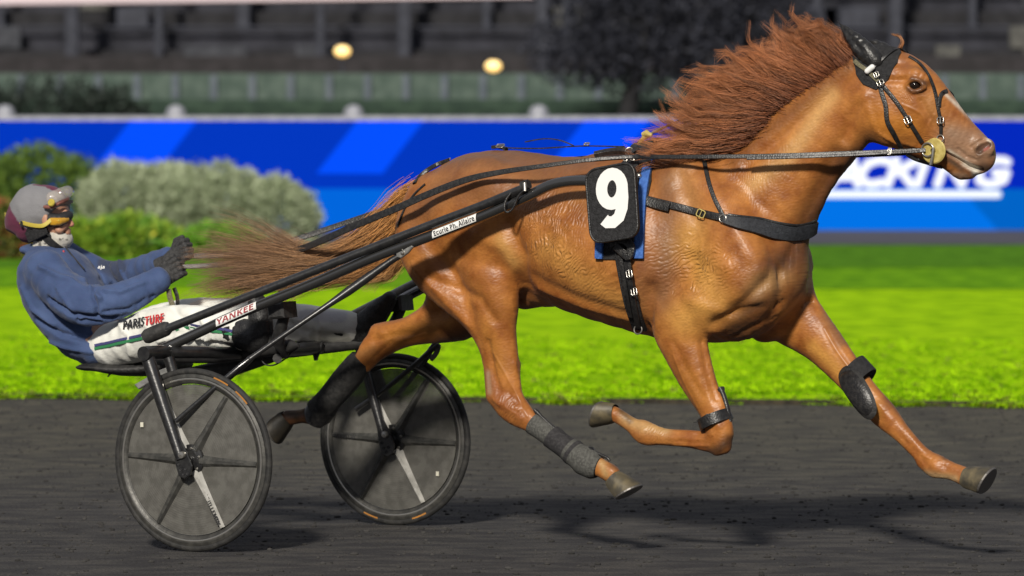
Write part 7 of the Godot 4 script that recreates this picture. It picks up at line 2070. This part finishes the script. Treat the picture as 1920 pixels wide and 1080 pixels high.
func build_place() -> void:
	var rng := RandomNumberGenerator.new()
	rng.seed = 77
	# cinder track, harrowed along its length
	var cinder := flat_mat(Color.WHITE, 0.92)
	cinder.albedo_texture = noise_tex(0.010, 5, 1024, false, 1.0, ramp_of([Color(.050, .048, .050), Color(.085, .082, .078), Color(.13, .122, .108)], [0.28, 0.5, 0.78]), 41)
	cinder.detail_enabled = true
	cinder.detail_albedo = noise_tex(0.22, 4, 1024, false, 1.0, ramp_of([Color(.45, .45, .45), Color(.95, .95, .95), Color(1, 1, 1)], [0.2, 0.5, 0.9]), 42)
	cinder.detail_blend_mode = BaseMaterial3D.BLEND_MODE_MUL
	cinder.detail_uv_layer = BaseMaterial3D.DETAIL_UV_1
	cinder.heightmap_enabled = true
	cinder.heightmap_texture = noise_tex(0.16, 5, 1024, false, 1.0, null, 43)
	cinder.heightmap_scale = 2.2
	# damp in the middle, dry and dusty towards the lawn
	cinder.vertex_color_use_as_albedo = true
	var bed := Shape.new()
	var rows := [6.0, -20.0, -22.0, -23.5, -25.0, -27.0, -31.0, -36.0, -400.0]
	var wet := [0.0, 0.0, .15, .45, .75, 1.0, 1.0, 1.0, 1.0]
	for q in rows.size():
		for x in [-60.0, 60.0]:
			bed.vert(Vector3(x, 0, rows[q] + x * 0.05), Vector3.UP, Vector2(x / 3.6, (rows[q] + x * 0.05) / 1.9), Color(.60, .585, .60).lerp(Color(1.0, .97, .76), wet[q]))
	for q in rows.size() - 1:
		var a := q * 2
		bed.i.append_array([a, a + 2, a + 1, a + 1, a + 2, a + 3])
	setting("race_track", bed.mesh(), cinder)
	# clods and grit thrown up on the track
	var grit := MultiMesh.new()
	grit.transform_format = MultiMesh.TRANSFORM_3D
	grit.use_colors = true
	var clod := SphereMesh.new()
	clod.radius = 0.5
	clod.height = 0.8
	clod.radial_segments = 7
	clod.rings = 4
	var clod_mat := flat_mat(Color.WHITE, 0.95)
	clod_mat.vertex_color_use_as_albedo = true
	clod.material = clod_mat
	grit.mesh = clod
	grit.instance_count = 24000
	for q in grit.instance_count:
		var z := -rng.randf_range(14.0, 31.5)
		var size := 0.004 + 0.018 * pow(rng.randf(), 4.0)
		var b := Basis.from_euler(Vector3(rng.randf() * 3.0, rng.randf() * 6.0, rng.randf() * 3.0)).scaled(Vector3(size * rng.randf_range(0.8, 1.6), size * 0.7, size))
		grit.set_instance_transform(q, Transform3D(b, Vector3(rng.randf_range(-4.6, 4.6), size * 0.15, z)))
		var v := rng.randf_range(0.02, 0.05)
		grit.set_instance_color(q, Color(v, v * 0.96, v * 0.92))
	var gi := MultiMeshInstance3D.new()
	gi.name = "gravel"
	gi.multimesh = grit
	gi.set_meta("kind", "stuff")
	add_child(gi)
	# lawn
	var turf := flat_mat(Color.WHITE, 0.9)
	turf.albedo_texture = noise_tex(0.012, 5, 512, false, 1.0, ramp_of([Color(.21, .42, .003), Color(.31, .56, .004), Color(.38, .64, .006)], [0.2, 0.5, 0.8]), 51)
	turf.heightmap_enabled = true
	turf.heightmap_texture = noise_tex(0.1, 5, 512, false, 1.0, null, 52)
	turf.heightmap_scale = 0.6
	turf.metallic_specular = 0.1
	setting("lawn", ground_sheet(-40, 40, -70.0, -30.35, 0.03, Vector2(2.4, 4.2), 6.6), turf)
	# far strips of the lawn: floodlight fall-off put into darker turf colours
	var dimmed: StandardMaterial3D = turf.duplicate()
	dimmed.albedo_texture = noise_tex(0.012, 5, 512, false, 1.0, ramp_of([Color(.055, .15, .008), Color(.085, .22, .012), Color(.11, .27, .016)], [0.2, 0.5, 0.8]), 53)
	setting("lawn", ground_sheet(-40, 40, -69.9, -58.5, 0.038, Vector2(2.4, 4.2)), dimmed)
	var between: StandardMaterial3D = turf.duplicate()  # middle step of the painted fall-off
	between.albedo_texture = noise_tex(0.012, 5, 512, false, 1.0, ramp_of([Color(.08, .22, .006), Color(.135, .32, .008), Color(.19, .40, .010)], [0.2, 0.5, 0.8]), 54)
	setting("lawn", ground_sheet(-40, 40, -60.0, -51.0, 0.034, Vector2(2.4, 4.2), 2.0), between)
	# the turf's cut edge above the track
	var lip := Shape.new()
	for p in [Vector3(-40, 0.03, -36.95), Vector3(40, 0.03, -23.75), Vector3(40, 0.0, -23.72), Vector3(-40, 0.0, -36.92)]:
		lip.vert(p, Vector3(-0.16, 0.0, 0.98).normalized(), Vector2(p.x, p.y))
	lip.i.append_array([0, 1, 2, 0, 2, 3])
	setting("lawn_edge", lip.mesh(), grain_mat(Color(.02, .016, .01), Color(.05, .04, .022), 2.0, 0.95, 1.0))
	# blades
	var tuft := Shape.new()
	for q in 7:
		var w := rng.randf() * TAU
		var lean := Vector3(cos(w), 0, sin(w))
		var foot := Vector3(rng.randf_range(-.02, .02), 0, rng.randf_range(-.02, .02))
		var side := Vector3(-lean.z, 0, lean.x) * 0.0035
		var high := rng.randf_range(0.6, 1.0)
		var mid := foot + lean * 0.012 + Vector3.UP * high * 0.022
		var tip := foot + lean * 0.04 + Vector3.UP * high * 0.036
		var nn := (Vector3.UP * 0.7 + Vector3(0, 0, 0.7) - lean * 0.2).normalized()
		var a := tuft.vert(foot - side, nn)
		tuft.vert(foot + side, nn)
		tuft.vert(mid + side, nn)
		tuft.vert(mid - side, nn)
		tuft.vert(tip, nn)
		var gn := (tuft.v[a + 2] - tuft.v[a]).cross(tuft.v[a + 1] - tuft.v[a])
		if gn.dot(nn) > 0.0:
			tuft.i.append_array([a, a + 1, a + 2, a, a + 2, a + 3, a + 3, a + 2, a + 4])
		else:
			tuft.i.append_array([a, a + 2, a + 1, a, a + 3, a + 2, a + 3, a + 4, a + 2])
	var blade := flat_mat(Color.WHITE, 0.6)
	blade.vertex_color_use_as_albedo = true
	blade.metallic_specular = 0.1
	blade.backlight_enabled = true
	blade.backlight = Color(0.3, 0.4, 0.05)
	var grass := MultiMesh.new()
	grass.transform_format = MultiMesh.TRANSFORM_3D
	grass.use_colors = true
	grass.mesh = tuft.mesh()
	grass.mesh.surface_set_material(0, blade)
	grass.instance_count = 27000
	var bare := FastNoiseLite.new()
	bare.seed = 8
	bare.frequency = 0.7
	for q in grass.instance_count:
		var far := pow(rng.randf(), 2.4)
		var x := rng.randf_range(-8.8, 8.8) * (1.0 + far * 0.15)
		var edge := -30.35 + x * 0.165
		var z := edge + 0.10 - far * 9.0
		var thin := bare.get_noise_2d(x * 1.5, z * 0.8)
		if far < 0.1:
			z += thin * 0.3
		var size := rng.randf_range(0.65, 1.1) * (1.0 - far * 0.3)
		if far < 0.06 and thin < 0.0:
			size *= 0.45
		var b := Basis(Vector3.UP, rng.randf() * TAU).scaled(Vector3(size * 1.2, size * (0.85 + 0.5 * thin), size * 1.2))
		grass.set_instance_transform(q, Transform3D(b, Vector3(x, 0.028 if z < edge else 0.004, z)))
		var c := Color(.30, .58, .004).lerp(Color(.46, .74, .010), clampf(0.5 + thin * 1.3 + rng.randf_range(-0.06, 0.06), 0.0, 1.0))
		if rng.randf() < 0.05 + (0.22 if far < 0.05 else 0.0):
			c = Color(.20, .20, .05)
		grass.set_instance_color(q, c)
	var go := MultiMeshInstance3D.new()
	go.name = "grass"
	go.multimesh = grass
	go.set_meta("kind", "stuff")
	add_child(go)
	# path behind the lawn
	setting("path", ground_sheet(-60, 60, -84, -70.0, 0.042, Vector2(3, 3)), grain_mat(Color(.05, .05, .065), Color(.075, .075, .09), 0.6, 0.9))
	build_screen()
	build_shrubs()
	build_far_side()


# letters of the screen: strokes in a box one unit high, slanted as drawn
func strokes(letter: String) -> Array:
	match letter:
		"T": return [[Vector2(0, 1), Vector2(.72, 1)], [Vector2(.36, 1), Vector2(.36, 0)]]
		"R": return [[Vector2(0, 0), Vector2(0, 1), Vector2(.4, 1), Vector2(.58, .88), Vector2(.58, .66), Vector2(.4, .54), Vector2(0, .54)], [Vector2(.32, .5), Vector2(.62, 0)]]
		"A": return [[Vector2(-.05, 0), Vector2(.34, 1), Vector2(.70, 0)], [Vector2(.1, .3), Vector2(.56, .3)]]
		"C": return [[Vector2(.68, .92), Vector2(.58, .98), Vector2(.38, 1), Vector2(.14, .86), Vector2(.04, .5), Vector2(.14, .14), Vector2(.38, 0), Vector2(.58, .02), Vector2(.68, .08)]]
		"K": return [[Vector2(0, 0), Vector2(0, 1)], [Vector2(.6, 1), Vector2(.04, .44)], [Vector2(.2, .58), Vector2(.64, 0)]]
		"I": return [[Vector2(0, 0), Vector2(0, 1)]]
		"N": return [[Vector2(0, 0), Vector2(0, 1), Vector2(.66, 0), Vector2(.66, 1)]]
		"G": return [[Vector2(.72, .92), Vector2(.60, .98), Vector2(.38, 1), Vector2(.14, .86), Vector2(.04, .5), Vector2(.14, .14), Vector2(.38, 0), Vector2(.62, .03), Vector2(.80, .18), Vector2(.80, .46), Vector2(.5, .46)]]
	return []


func build_screen() -> void:
	# the picture on the screen: 5320 units wide, 206 high
	var w := 2048
	var h := 110
	var im := Image.create_empty(w, h, false, Image.FORMAT_RGB8)
	var deep := Color(.012, .205, .71)
	var lift := Color(.02, .30, .95)
	var teal := Color(.01, .43, .86)
	var teal_deep := Color(.01, .38, .82)
	for y in h:
		var py := 234.0 + (y + 0.5) * 206.0 / h
		for x in w:
			var px := -1700.0 + (x + 0.5) * 5320.0 / w
			var c := deep
			if py > 361.0:
				c = teal
				var edge := px - (py - 361.0) * 0.9
				if px < 1200.0:
					c = teal_deep
				elif edge > 1800.0 and edge < 2400.0:
					c = teal.darkened(0.14)
			elif py < 333.0:
				var s := fposmod(px + (py - 234.0) * 0.78 - 245.0, 425.0)
				c = deep.lerp(lift, clampf(minf(s, 125.0 - s) * 0.3 + 0.5, 0.0, 1.0)) if px < 1400.0 or px > 2200.0 else deep
			if px > 1300.0 and px < 2200.0 and py <= 361.0:
				c = c.lerp(Color(.02, .10, .70), 0.5)
			im.set_pixel(x, y, c)
	# white lettering and its underline
	var at := {"T": 1432.0, "R": 1492.0, "A": 1560.0, "C": 1604.0, "K": 1664.0, "I": 1720.0, "N": 1757.0, "G": 1824.0}
	for letter in at:
		for line in strokes(letter):
			for q in line.size() - 1:
				stamp(im, px_of(line[q], at[letter]), px_of(line[q + 1], at[letter]), 8.6)
	stamp(im, Vector2(1400, 372), Vector2(1870, 372), 7.5)
	var glow := ImageTexture.create_from_image(im)
	var screen := thing("led_screen", "long blue advertising screen with white lettering behind the lawn", "screen")
	var corner := Vector3(-21.35, 0.0206, -80)
	screen.position = Vector3(0, 0, -80)
	var width := 5320.0 * 80.0 / 9966.69
	var high := 206.0 * 80.0 / 9966.69
	var low := 0.035
	# one lit face per cabinet
	var cabinets := 33
	for q in cabinets:
		var s := Shape.new()
		var x0 := corner.x + width * q / cabinets
		var x1 := corner.x + width * (q + 1) / cabinets
		for e in [[x0, 1.0], [x1, 1.0], [x1, 0.0], [x0, 0.0]]:
			s.vert(Vector3(e[0], low + high * e[1], 0.06), Vector3(0, 0, 1), Vector2((e[0] - corner.x) / width, 1.0 - e[1]))
		s.i.append_array([0, 1, 2, 0, 2, 3])
		var lit := flat_mat(Color.BLACK, 0.6)
		if q == 0:
			lit.metallic_specular = 0.0
			lit.roughness = 1.0
			lit.emission_enabled = true
			lit.emission = Color.BLACK
			lit.emission_texture = glow
			lit.emission_energy_multiplier = 1.0
			mats.lit = lit
		part("panel", s.mesh(), mats.lit, screen)
		var b := Shape.new()
		b.box(Transform3D(Basis(), Vector3((x0 + x1) * 0.5, low + high * 0.5, 0.0)), Vector3(x1 - x0 - 0.004, high - 0.002, 0.11), 0.01)
		part("cabinet", b.mesh(), mats.plastic, screen)
	# a pale rail on posts with round heads just behind it
	var pale := grain_mat(Color(.24, .25, .29), Color(.34, .35, .40), 1.0, 0.5)
	var rail := thing("rail", "pale metal rail along the top of the blue screen", "rail")
	rail.position = Vector3(0, 0, -80.4)
	var bar := Shape.new()
	bar.tube([Vector3(-22, 1.70, 0), Vector3(0, 1.70, 0), Vector3(22, 1.70, 0)], [0.062], 12)
	part("bar", bar.mesh(), pale, rail)
	var places := [10.0, 330.0, 663.0, 1010.0, 1345.0, 1680.0, 2010.0, -320.0, -655.0, -990.0, -1325.0, 2345.0, 2680.0, 3015.0]
	for q in places.size():
		var s := Shape.new()
		s.lathe([Vector2(0.001, 0), Vector2(0.11, 0), Vector2(0.11, 1.62), Vector2(0.15, 1.66), Vector2(0.16, 1.76), Vector2(0.13, 1.87), Vector2(0.07, 1.92), Vector2(0.001, 1.93)], Transform3D(), 20, false)
		var post := part("post", s.mesh(), pale, rail)
		post.position = Vector3((places[q] - 960.0) * 80.55 / 9966.69, 0, -0.18)


func px_of(p: Vector2, x: float) -> Vector2:
	var y := 353.0 - p.y * 45.0
	return Vector2(x + p.x * 68.0 + p.y * 16.0, y)


func stamp(im: Image, a: Vector2, b: Vector2, r: float) -> void:
	# a white stroke with round ends
	var w := im.get_width()
	var h := im.get_height()
	var k := Vector2(w / 5320.0, h / 206.0)
	var a2 := Vector2((a.x + 1700.0), (a.y - 234.0))
	var b2 := Vector2((b.x + 1700.0), (b.y - 234.0))
	for y in range(maxi(0, int((minf(a2.y, b2.y) - r) * k.y)), mini(h, int((maxf(a2.y, b2.y) + r) * k.y) + 2)):
		for x in range(maxi(0, int((minf(a2.x, b2.x) - r) * k.x)), mini(w, int((maxf(a2.x, b2.x) + r) * k.x) + 2)):
			var p := Vector2((x + 0.5) / k.x, (y + 0.5) / k.y)
			var d := near_line(p, [a2, b2]) - r
			if d < 1.0:
				im.set_pixel(x, y, im.get_pixel(x, y).lerp(Color(.97, .98, 1.0), clampf(0.5 - d * 0.5, 0.0, 1.0)))


func leaf_mesh(long: float, wide: float, mat: Material) -> ArrayMesh:
	var s := Shape.new()
	var n := Vector3(0, 0, 1)
	s.vert(Vector3(0, 0, 0), n)
	s.vert(Vector3(-wide * 0.5, long * 0.45, wide * 0.12), n)
	s.vert(Vector3(0, long, 0), n)
	s.vert(Vector3(wide * 0.5, long * 0.45, wide * 0.12), n)
	s.i.append_array([0, 1, 2, 0, 2, 3])
	var m := s.mesh()
	m.surface_set_material(0, mat)
	return m


func shrub(called: String, label: String, at: Vector3, mounds: Array, leaves: int, long: float, wide: float, c0: Color, c1: Color, the_seed: int, group := "", flowers := 0, petal := Color.WHITE) -> Node3D:
	var rng := RandomNumberGenerator.new()
	rng.seed = the_seed
	var o := thing(called, label, "shrub", group)
	o.position = at
	var mat := flat_mat(Color.WHITE, 0.7)
	mat.vertex_color_use_as_albedo = true
	mat.backlight_enabled = true
	mat.backlight = Color(0.2, 0.25, 0.1)
	var n := FastNoiseLite.new()
	n.seed = the_seed
	n.frequency = 2.6
	var mm := MultiMesh.new()
	mm.transform_format = MultiMesh.TRANSFORM_3D
	mm.use_colors = true
	mm.mesh = leaf_mesh(long, wide, mat)
	mm.instance_count = leaves
	for q in leaves:
		var m = mounds[rng.randi() % mounds.size()]
		var dir := Vector3(rng.randfn(), rng.randfn() * 0.8 + 0.25, rng.randfn()).normalized()
		var lump := 1.0 + 0.30 * n.get_noise_3dv(dir * 0.9 + m[0]) + 0.12 * n.get_noise_3dv(dir * 3.0 + m[0])
		var deep := 1.0 - 0.35 * pow(rng.randf(), 2.0)
		var p: Vector3 = m[0] + dir * (m[1] as Vector3) * lump * deep
		p.y = maxf(p.y, 0.02)
		var out := (dir + Vector3(rng.randfn(), rng.randfn() + 0.5, rng.randfn()) * 0.55).normalized()
		var x := out.cross(Vector3(rng.randfn(), rng.randfn(), rng.randfn())).normalized()
		var size := rng.randf_range(0.6, 1.35)
		mm.set_instance_transform(q, Transform3D(Basis(x, out, x.cross(out)).scaled_local(Vector3.ONE * size), p))
		var v := clampf(0.5 + n.get_noise_3dv(p * 2.0) * 1.1 + rng.randf_range(-0.25, 0.25), 0.0, 1.0)
		var c := c0.lerp(c1, v)
		if q < flowers:
			c = petal
		mm.set_instance_color(q, c)
	var f := MultiMeshInstance3D.new()
	f.name = "foliage"
	f.multimesh = mm
	f.set_meta("kind", "stuff")
	o.add_child(f)
	for q in mini(6, mounds.size() * 3):
		var m = mounds[q % mounds.size()]
		var s := Shape.new()
		var foot: Vector3 = m[0] * Vector3(1, 0, 1) + Vector3(rng.randf_range(-.1, .1), 0, rng.randf_range(-.1, .1))
		var top: Vector3 = m[0] + (m[1] as Vector3) * Vector3(rng.randf_range(-.5, .5), 0.5, rng.randf_range(-.5, .5))
		s.tube([foot, foot.lerp(top, 0.5) + Vector3(rng.randf_range(-.05, .05), 0, 0), top], [0.02, 0.015, 0.006], 6)
		part("stem", s.mesh(), mats.wood, o)
	return o


func build_shrubs() -> void:
	mats.wood = grain_mat(Color(.05, .035, .02), Color(.11, .08, .05), 4.0, 0.9, 0.5)
	shrub("round_shrub", "dark green rounded shrub behind the driver's helmet", Vector3(-6.5, 0.03, -72.5), [[Vector3(0, .52, 0), Vector3(1.05, .74, .9)], [Vector3(-.9, .45, .2), Vector3(.8, .66, .7)]], 24000, .07, .036, Color(.035, .085, .010), Color(.15, .24, .025), 101)
	shrub("silver_shrub", "silvery grey green shrub mound beside the dark rounded shrub", Vector3(-5.25, 0.03, -72), [[Vector3(0, .4, 0), Vector3(.62, .66, .6)], [Vector3(.55, .42, .1), Vector3(.5, .62, .5)]], 22000, .085, .024, Color(.22, .27, .15), Color(.50, .56, .38), 102, "silvery shrubs in front of the screen")
	shrub("silver_shrub", "largest silvery grey green shrub mound, behind the driver's gloves", Vector3(-3.95, 0.03, -71.5), [[Vector3(0, .38, 0), Vector3(.75, .64, .6)], [Vector3(.72, .3, .1), Vector3(.6, .55, .5)], [Vector3(-.45, .4, -.1), Vector3(.5, .6, .5)]], 34000, .085, .024, Color(.22, .27, .15), Color(.50, .56, .38), 103, "silvery shrubs in front of the screen")
	shrub("flower_bed_plant", "yellow green leafy plant in front of the silvery shrubs", Vector3(-4.6, 0.03, -63.5), [[Vector3(0, .1, 0), Vector3(.7, .36, .5)], [Vector3(-.6, .1, 0), Vector3(.5, .32, .4)]], 7500, .09, .045, Color(.08, .22, .012), Color(.30, .42, .03), 104, "low plants of the flower bed", 160, Color(.62, .6, .06))
	shrub("flower_bed_plant", "low green plant with yellow tips beside the driver's far sleeve", Vector3(-3.5, 0.03, -63), [[Vector3(0, .08, 0), Vector3(.5, .3, .4)]], 4200, .08, .04, Color(.07, .24, .012), Color(.22, .42, .03), 105, "low plants of the flower bed")
	shrub("red_flowering_plant", "low plant with red flowers behind the driver's back", Vector3(-6.1, 0.03, -63), [[Vector3(0, .25, 0), Vector3(.42, .42, .4)], [Vector3(.1, .12, .2), Vector3(.5, .3, .4)]], 6000, .07, .035, Color(.07, .12, .015), Color(.2, .17, .03), 106, "", 900, Color(.36, .05, .03))


func build_far_side() -> void:
	# dark hedge and meshed fence behind the screen
	var grey_green := grain_mat(Color(.055, .085, .07), Color(.085, .12, .10), 0.4, 0.9)
	var bank := Shape.new()
	bank.box(Transform3D(Basis(), Vector3(0, 1.08, -110)), Vector3(60, 2.16, 6.0), 0.2)
	setting("bank", bank.mesh(), grain_mat(Color(.012, .028, .018), Color(.03, .055, .035), 0.5, 0.95))
	shrub("clipped_hedge", "dark clipped hedge behind the left end of the screen", Vector3(-8.6, 0, -98), [[Vector3(0, 1.2, 0), Vector3(1.7, 1.2, .8)], [Vector3(-1.6, 1.2, 0), Vector3(1.4, 1.22, .8)], [Vector3(1.1, 1.15, 0), Vector3(.9, 1.12, .8)]], 16000, .12, .06, Color(.008, .016, .012), Color(.022, .036, .026), 110)
	var fence := thing("fence", "grey green fence with pale posts in front of the stand", "fence")
	fence.position = Vector3(0, 0, -113.5)
	for q in 60:
		var x := -24.4 + q * 0.82
		var s := Shape.new()
		s.box(Transform3D(Basis(), Vector3(x, 1.38, 0.05)), Vector3(0.16, 2.66, 0.1), 0.02)
		part("post", s.mesh(), mats.fence_post, fence)
		var f := Shape.new()
		f.box(Transform3D(Basis(), Vector3(x + 0.41, 2.0, 0)), Vector3(0.8, 1.5, 0.03), 0.005)
		part("panel", f.mesh(), grey_green, fence)
	# the stand: steps, a low wall, columns, handrails
	var stand := thing("grandstand", "long dark grandstand with stepped tiers and slim columns", "grandstand")
	stand.position = Vector3(0, 0, -128)
	var wall := Shape.new()
	wall.box(Transform3D(Basis(), Vector3(0, 1.65, 1.2)), Vector3(90, 3.3, 0.4), 0.03)
	part("wall", wall.mesh(), grain_mat(Color(.019, .017, .019), Color(.030, .027, .030), 0.3, 0.9), stand)
	var tread := [grain_mat(Color(.018, .019, .027), Color(.033, .034, .046), 0.25, 0.9, 0.0, 0.0, 61), grain_mat(Color(.011, .011, .014), Color(.021, .021, .025), 0.25, 0.9, 0.0, 0.0, 62)]
	for q in 14:
		var s := Shape.new()
		s.box(Transform3D(Basis(), Vector3(0, 1.5 + q * 0.24, -0.6 - q * 0.8)), Vector3(90, 3.0 + q * 0.48, 0.79), 0.02)
		part("step", s.mesh(), tread[q % 2], stand)
		if q % 2 == 1:
			var r := Shape.new()
			r.tube([Vector3(-45, 3.0 + q * 0.48 + 0.55, -0.6 - q * 0.8), Vector3(45, 3.0 + q * 0.48 + 0.55, -0.6 - q * 0.8)], [0.04], 8)
			part("handrail", r.mesh(), mats.column, stand)
	for q in 22:
		var s := Shape.new()
		var wide := 0.32 if q % 2 == 0 else 0.2
		s.box(Transform3D(Basis(), Vector3(-22.4 + q * 1.98, 5.4, 0.7 - (q % 3) * 1.4)), Vector3(wide, 8.0, wide), 0.03)
		part("column", s.mesh(), mats.column, stand)
	# seats and boards scattered over the tiers
	var rng := RandomNumberGenerator.new()
	rng.seed = 5
	for q in 34:
		var s := Shape.new()
		var row := rng.randi_range(0, 9)
		s.box(Transform3D(Basis(), Vector3(rng.randf_range(-14, 14), 3.0 + row * 0.48 + 0.3, -0.5 - row * 0.8)), Vector3(rng.randf_range(.3, 1.6), 0.55, 0.3), 0.03)
		part("seat", s.mesh(), [mats.wall_grey, mats.column, mats.seat][q % 3], stand)
	var back := Shape.new()
	back.box(Transform3D(Basis(), Vector3(0, 8, -13)), Vector3(90, 16, 0.5), 0.02)
	part("wall", back.mesh(), grain_mat(Color(.02, .02, .022), Color(.035, .035, .04), 0.2, 0.9), stand)
	# pale beam across the top left
	var beam := thing("gantry", "pale pinkish beam across the front of the stand", "gantry")
	beam.position = Vector3(-12.06, 4.398, -118)
	var bs := Shape.new()
	var a := Vector3(-12.06, 4.445, -118) - beam.position
	var b := Vector3(0.473, 4.61, -118) - beam.position
	var dir := (b - a).normalized()
	bs.box(Transform3D(Basis(dir, Vector3(-dir.y, dir.x, 0), Vector3(0, 0, 1)), (a + b) * 0.5), Vector3(a.distance_to(b), 0.30, 0.2), 0.02)
	part("beam", bs.mesh(), flat_mat(Color(.68, .56, .60), 0.6), beam)
	var leg := Shape.new()
	leg.box(Transform3D(Basis(), Vector3(a.x - 0.2, -beam.position.y * 0.5, 0)), Vector3(0.25, beam.position.y + 0.4, 0.25), 0.02)
	part("leg", leg.mesh(), mats.column, beam)
	var leg2 := Shape.new()
	leg2.box(Transform3D(Basis(), Vector3(b.x + 0.2, -beam.position.y * 0.5 + 0.1, 0)), Vector3(0.25, beam.position.y + 0.6, 0.25), 0.02)
	part("leg", leg2.mesh(), mats.column, beam)
	# two warm lamps
	var lamp_at := [Vector3(-3.73, 3.272, -117), Vector3(-0.407, 2.933, -116)]
	var said := ["lit round lamp, the higher of two in front of the stand", "lit round lamp, the lower of two in front of the stand"]
	for q in 2:
		var lamp := thing("lamp", said[q], "lamp", "lit lamps before the stand")
		lamp.position = Vector3(lamp_at[q].x, 0, lamp_at[q].z)
		var ball := SphereMesh.new()
		ball.radius = 0.17
		ball.height = 0.24
		var glow := flat_mat(Color(.9, .8, .5), 0.5)
		glow.emission_enabled = true
		glow.emission = Color(1.0, .80, .42)
		glow.emission_energy_multiplier = 1.5
		var bulb := part("lamp_globe", ball, glow, lamp)
		bulb.position.y = lamp_at[q].y
		var light := OmniLight3D.new()
		light.name = "lamp_light"
		light.light_color = Color(1.0, .82, .5)
		light.light_energy = 0.12
		light.light_size = 0.1
		light.omni_range = 60.0
		light.omni_attenuation = 2.0
		light.shadow_enabled = true
		light.position.y = lamp_at[q].y
		lamp.add_child(light)
		var pole := Shape.new()
		pole.tube([Vector3(0, 0, 0), Vector3(0, lamp_at[q].y - 0.11, 0)], [0.05, 0.035], 8)
		part("pole", pole.mesh(), mats.column, lamp)
	# unidentified dark shape behind the horse's mane, built as a tree
	var tree := thing("dark_shape", "unidentified dark shape built as a tree with two stems behind the horse's mane", "tree")
	tree.position = Vector3(2.921, 0.9563, -104) * Vector3(1, 0, 1)
	for t in [[-0.85, -0.25], [0.75, 0.35]]:
		var s := Shape.new()
		s.tube([Vector3(t[0], 0, 0), Vector3(t[0] + 0.05, 1.3, 0), Vector3(t[1], 3.6, 0)], [0.26, 0.22, 0.1], 10)
		part("trunk", s.mesh(), mats.bark, tree)
	var rn := RandomNumberGenerator.new()
	rn.seed = 9
	var mm := MultiMesh.new()
	mm.transform_format = MultiMesh.TRANSFORM_3D
	mm.use_colors = true
	var lm := flat_mat(Color.WHITE, 0.8)
	lm.vertex_color_use_as_albedo = true
	mm.mesh = leaf_mesh(.16, .08, lm)
	mm.instance_count = 12000
	for q in mm.instance_count:
		var d := Vector3(rn.randfn(), rn.randfn(), rn.randfn()).normalized() * pow(rn.randf(), 0.4)
		var k := rn.randi() % 8
		var p := Vector3([-1.5, -.4, .8, 1.9, -1.0, .3, 1.6, .6][k], [3.1, 2.9, 3.2, 3.7, 4.3, 4.2, 4.9, 5.6][k], [0.2, -.3, .3, 0.0, -.2, .2, -.1, 0.0][k]) + d * Vector3(1.25, .8, .9)
		mm.set_instance_transform(q, Transform3D(Basis.from_euler(Vector3(rn.randf() * 6, rn.randf() * 6, rn.randf() * 6)), p))
		mm.set_instance_color(q, Color(.018, .020, .031).lerp(Color(.028, .031, .047), rn.randf()))
	var cr := MultiMeshInstance3D.new()
	cr.name = "crown"
	cr.multimesh = mm
	cr.set_meta("kind", "stuff")
	tree.add_child(cr)
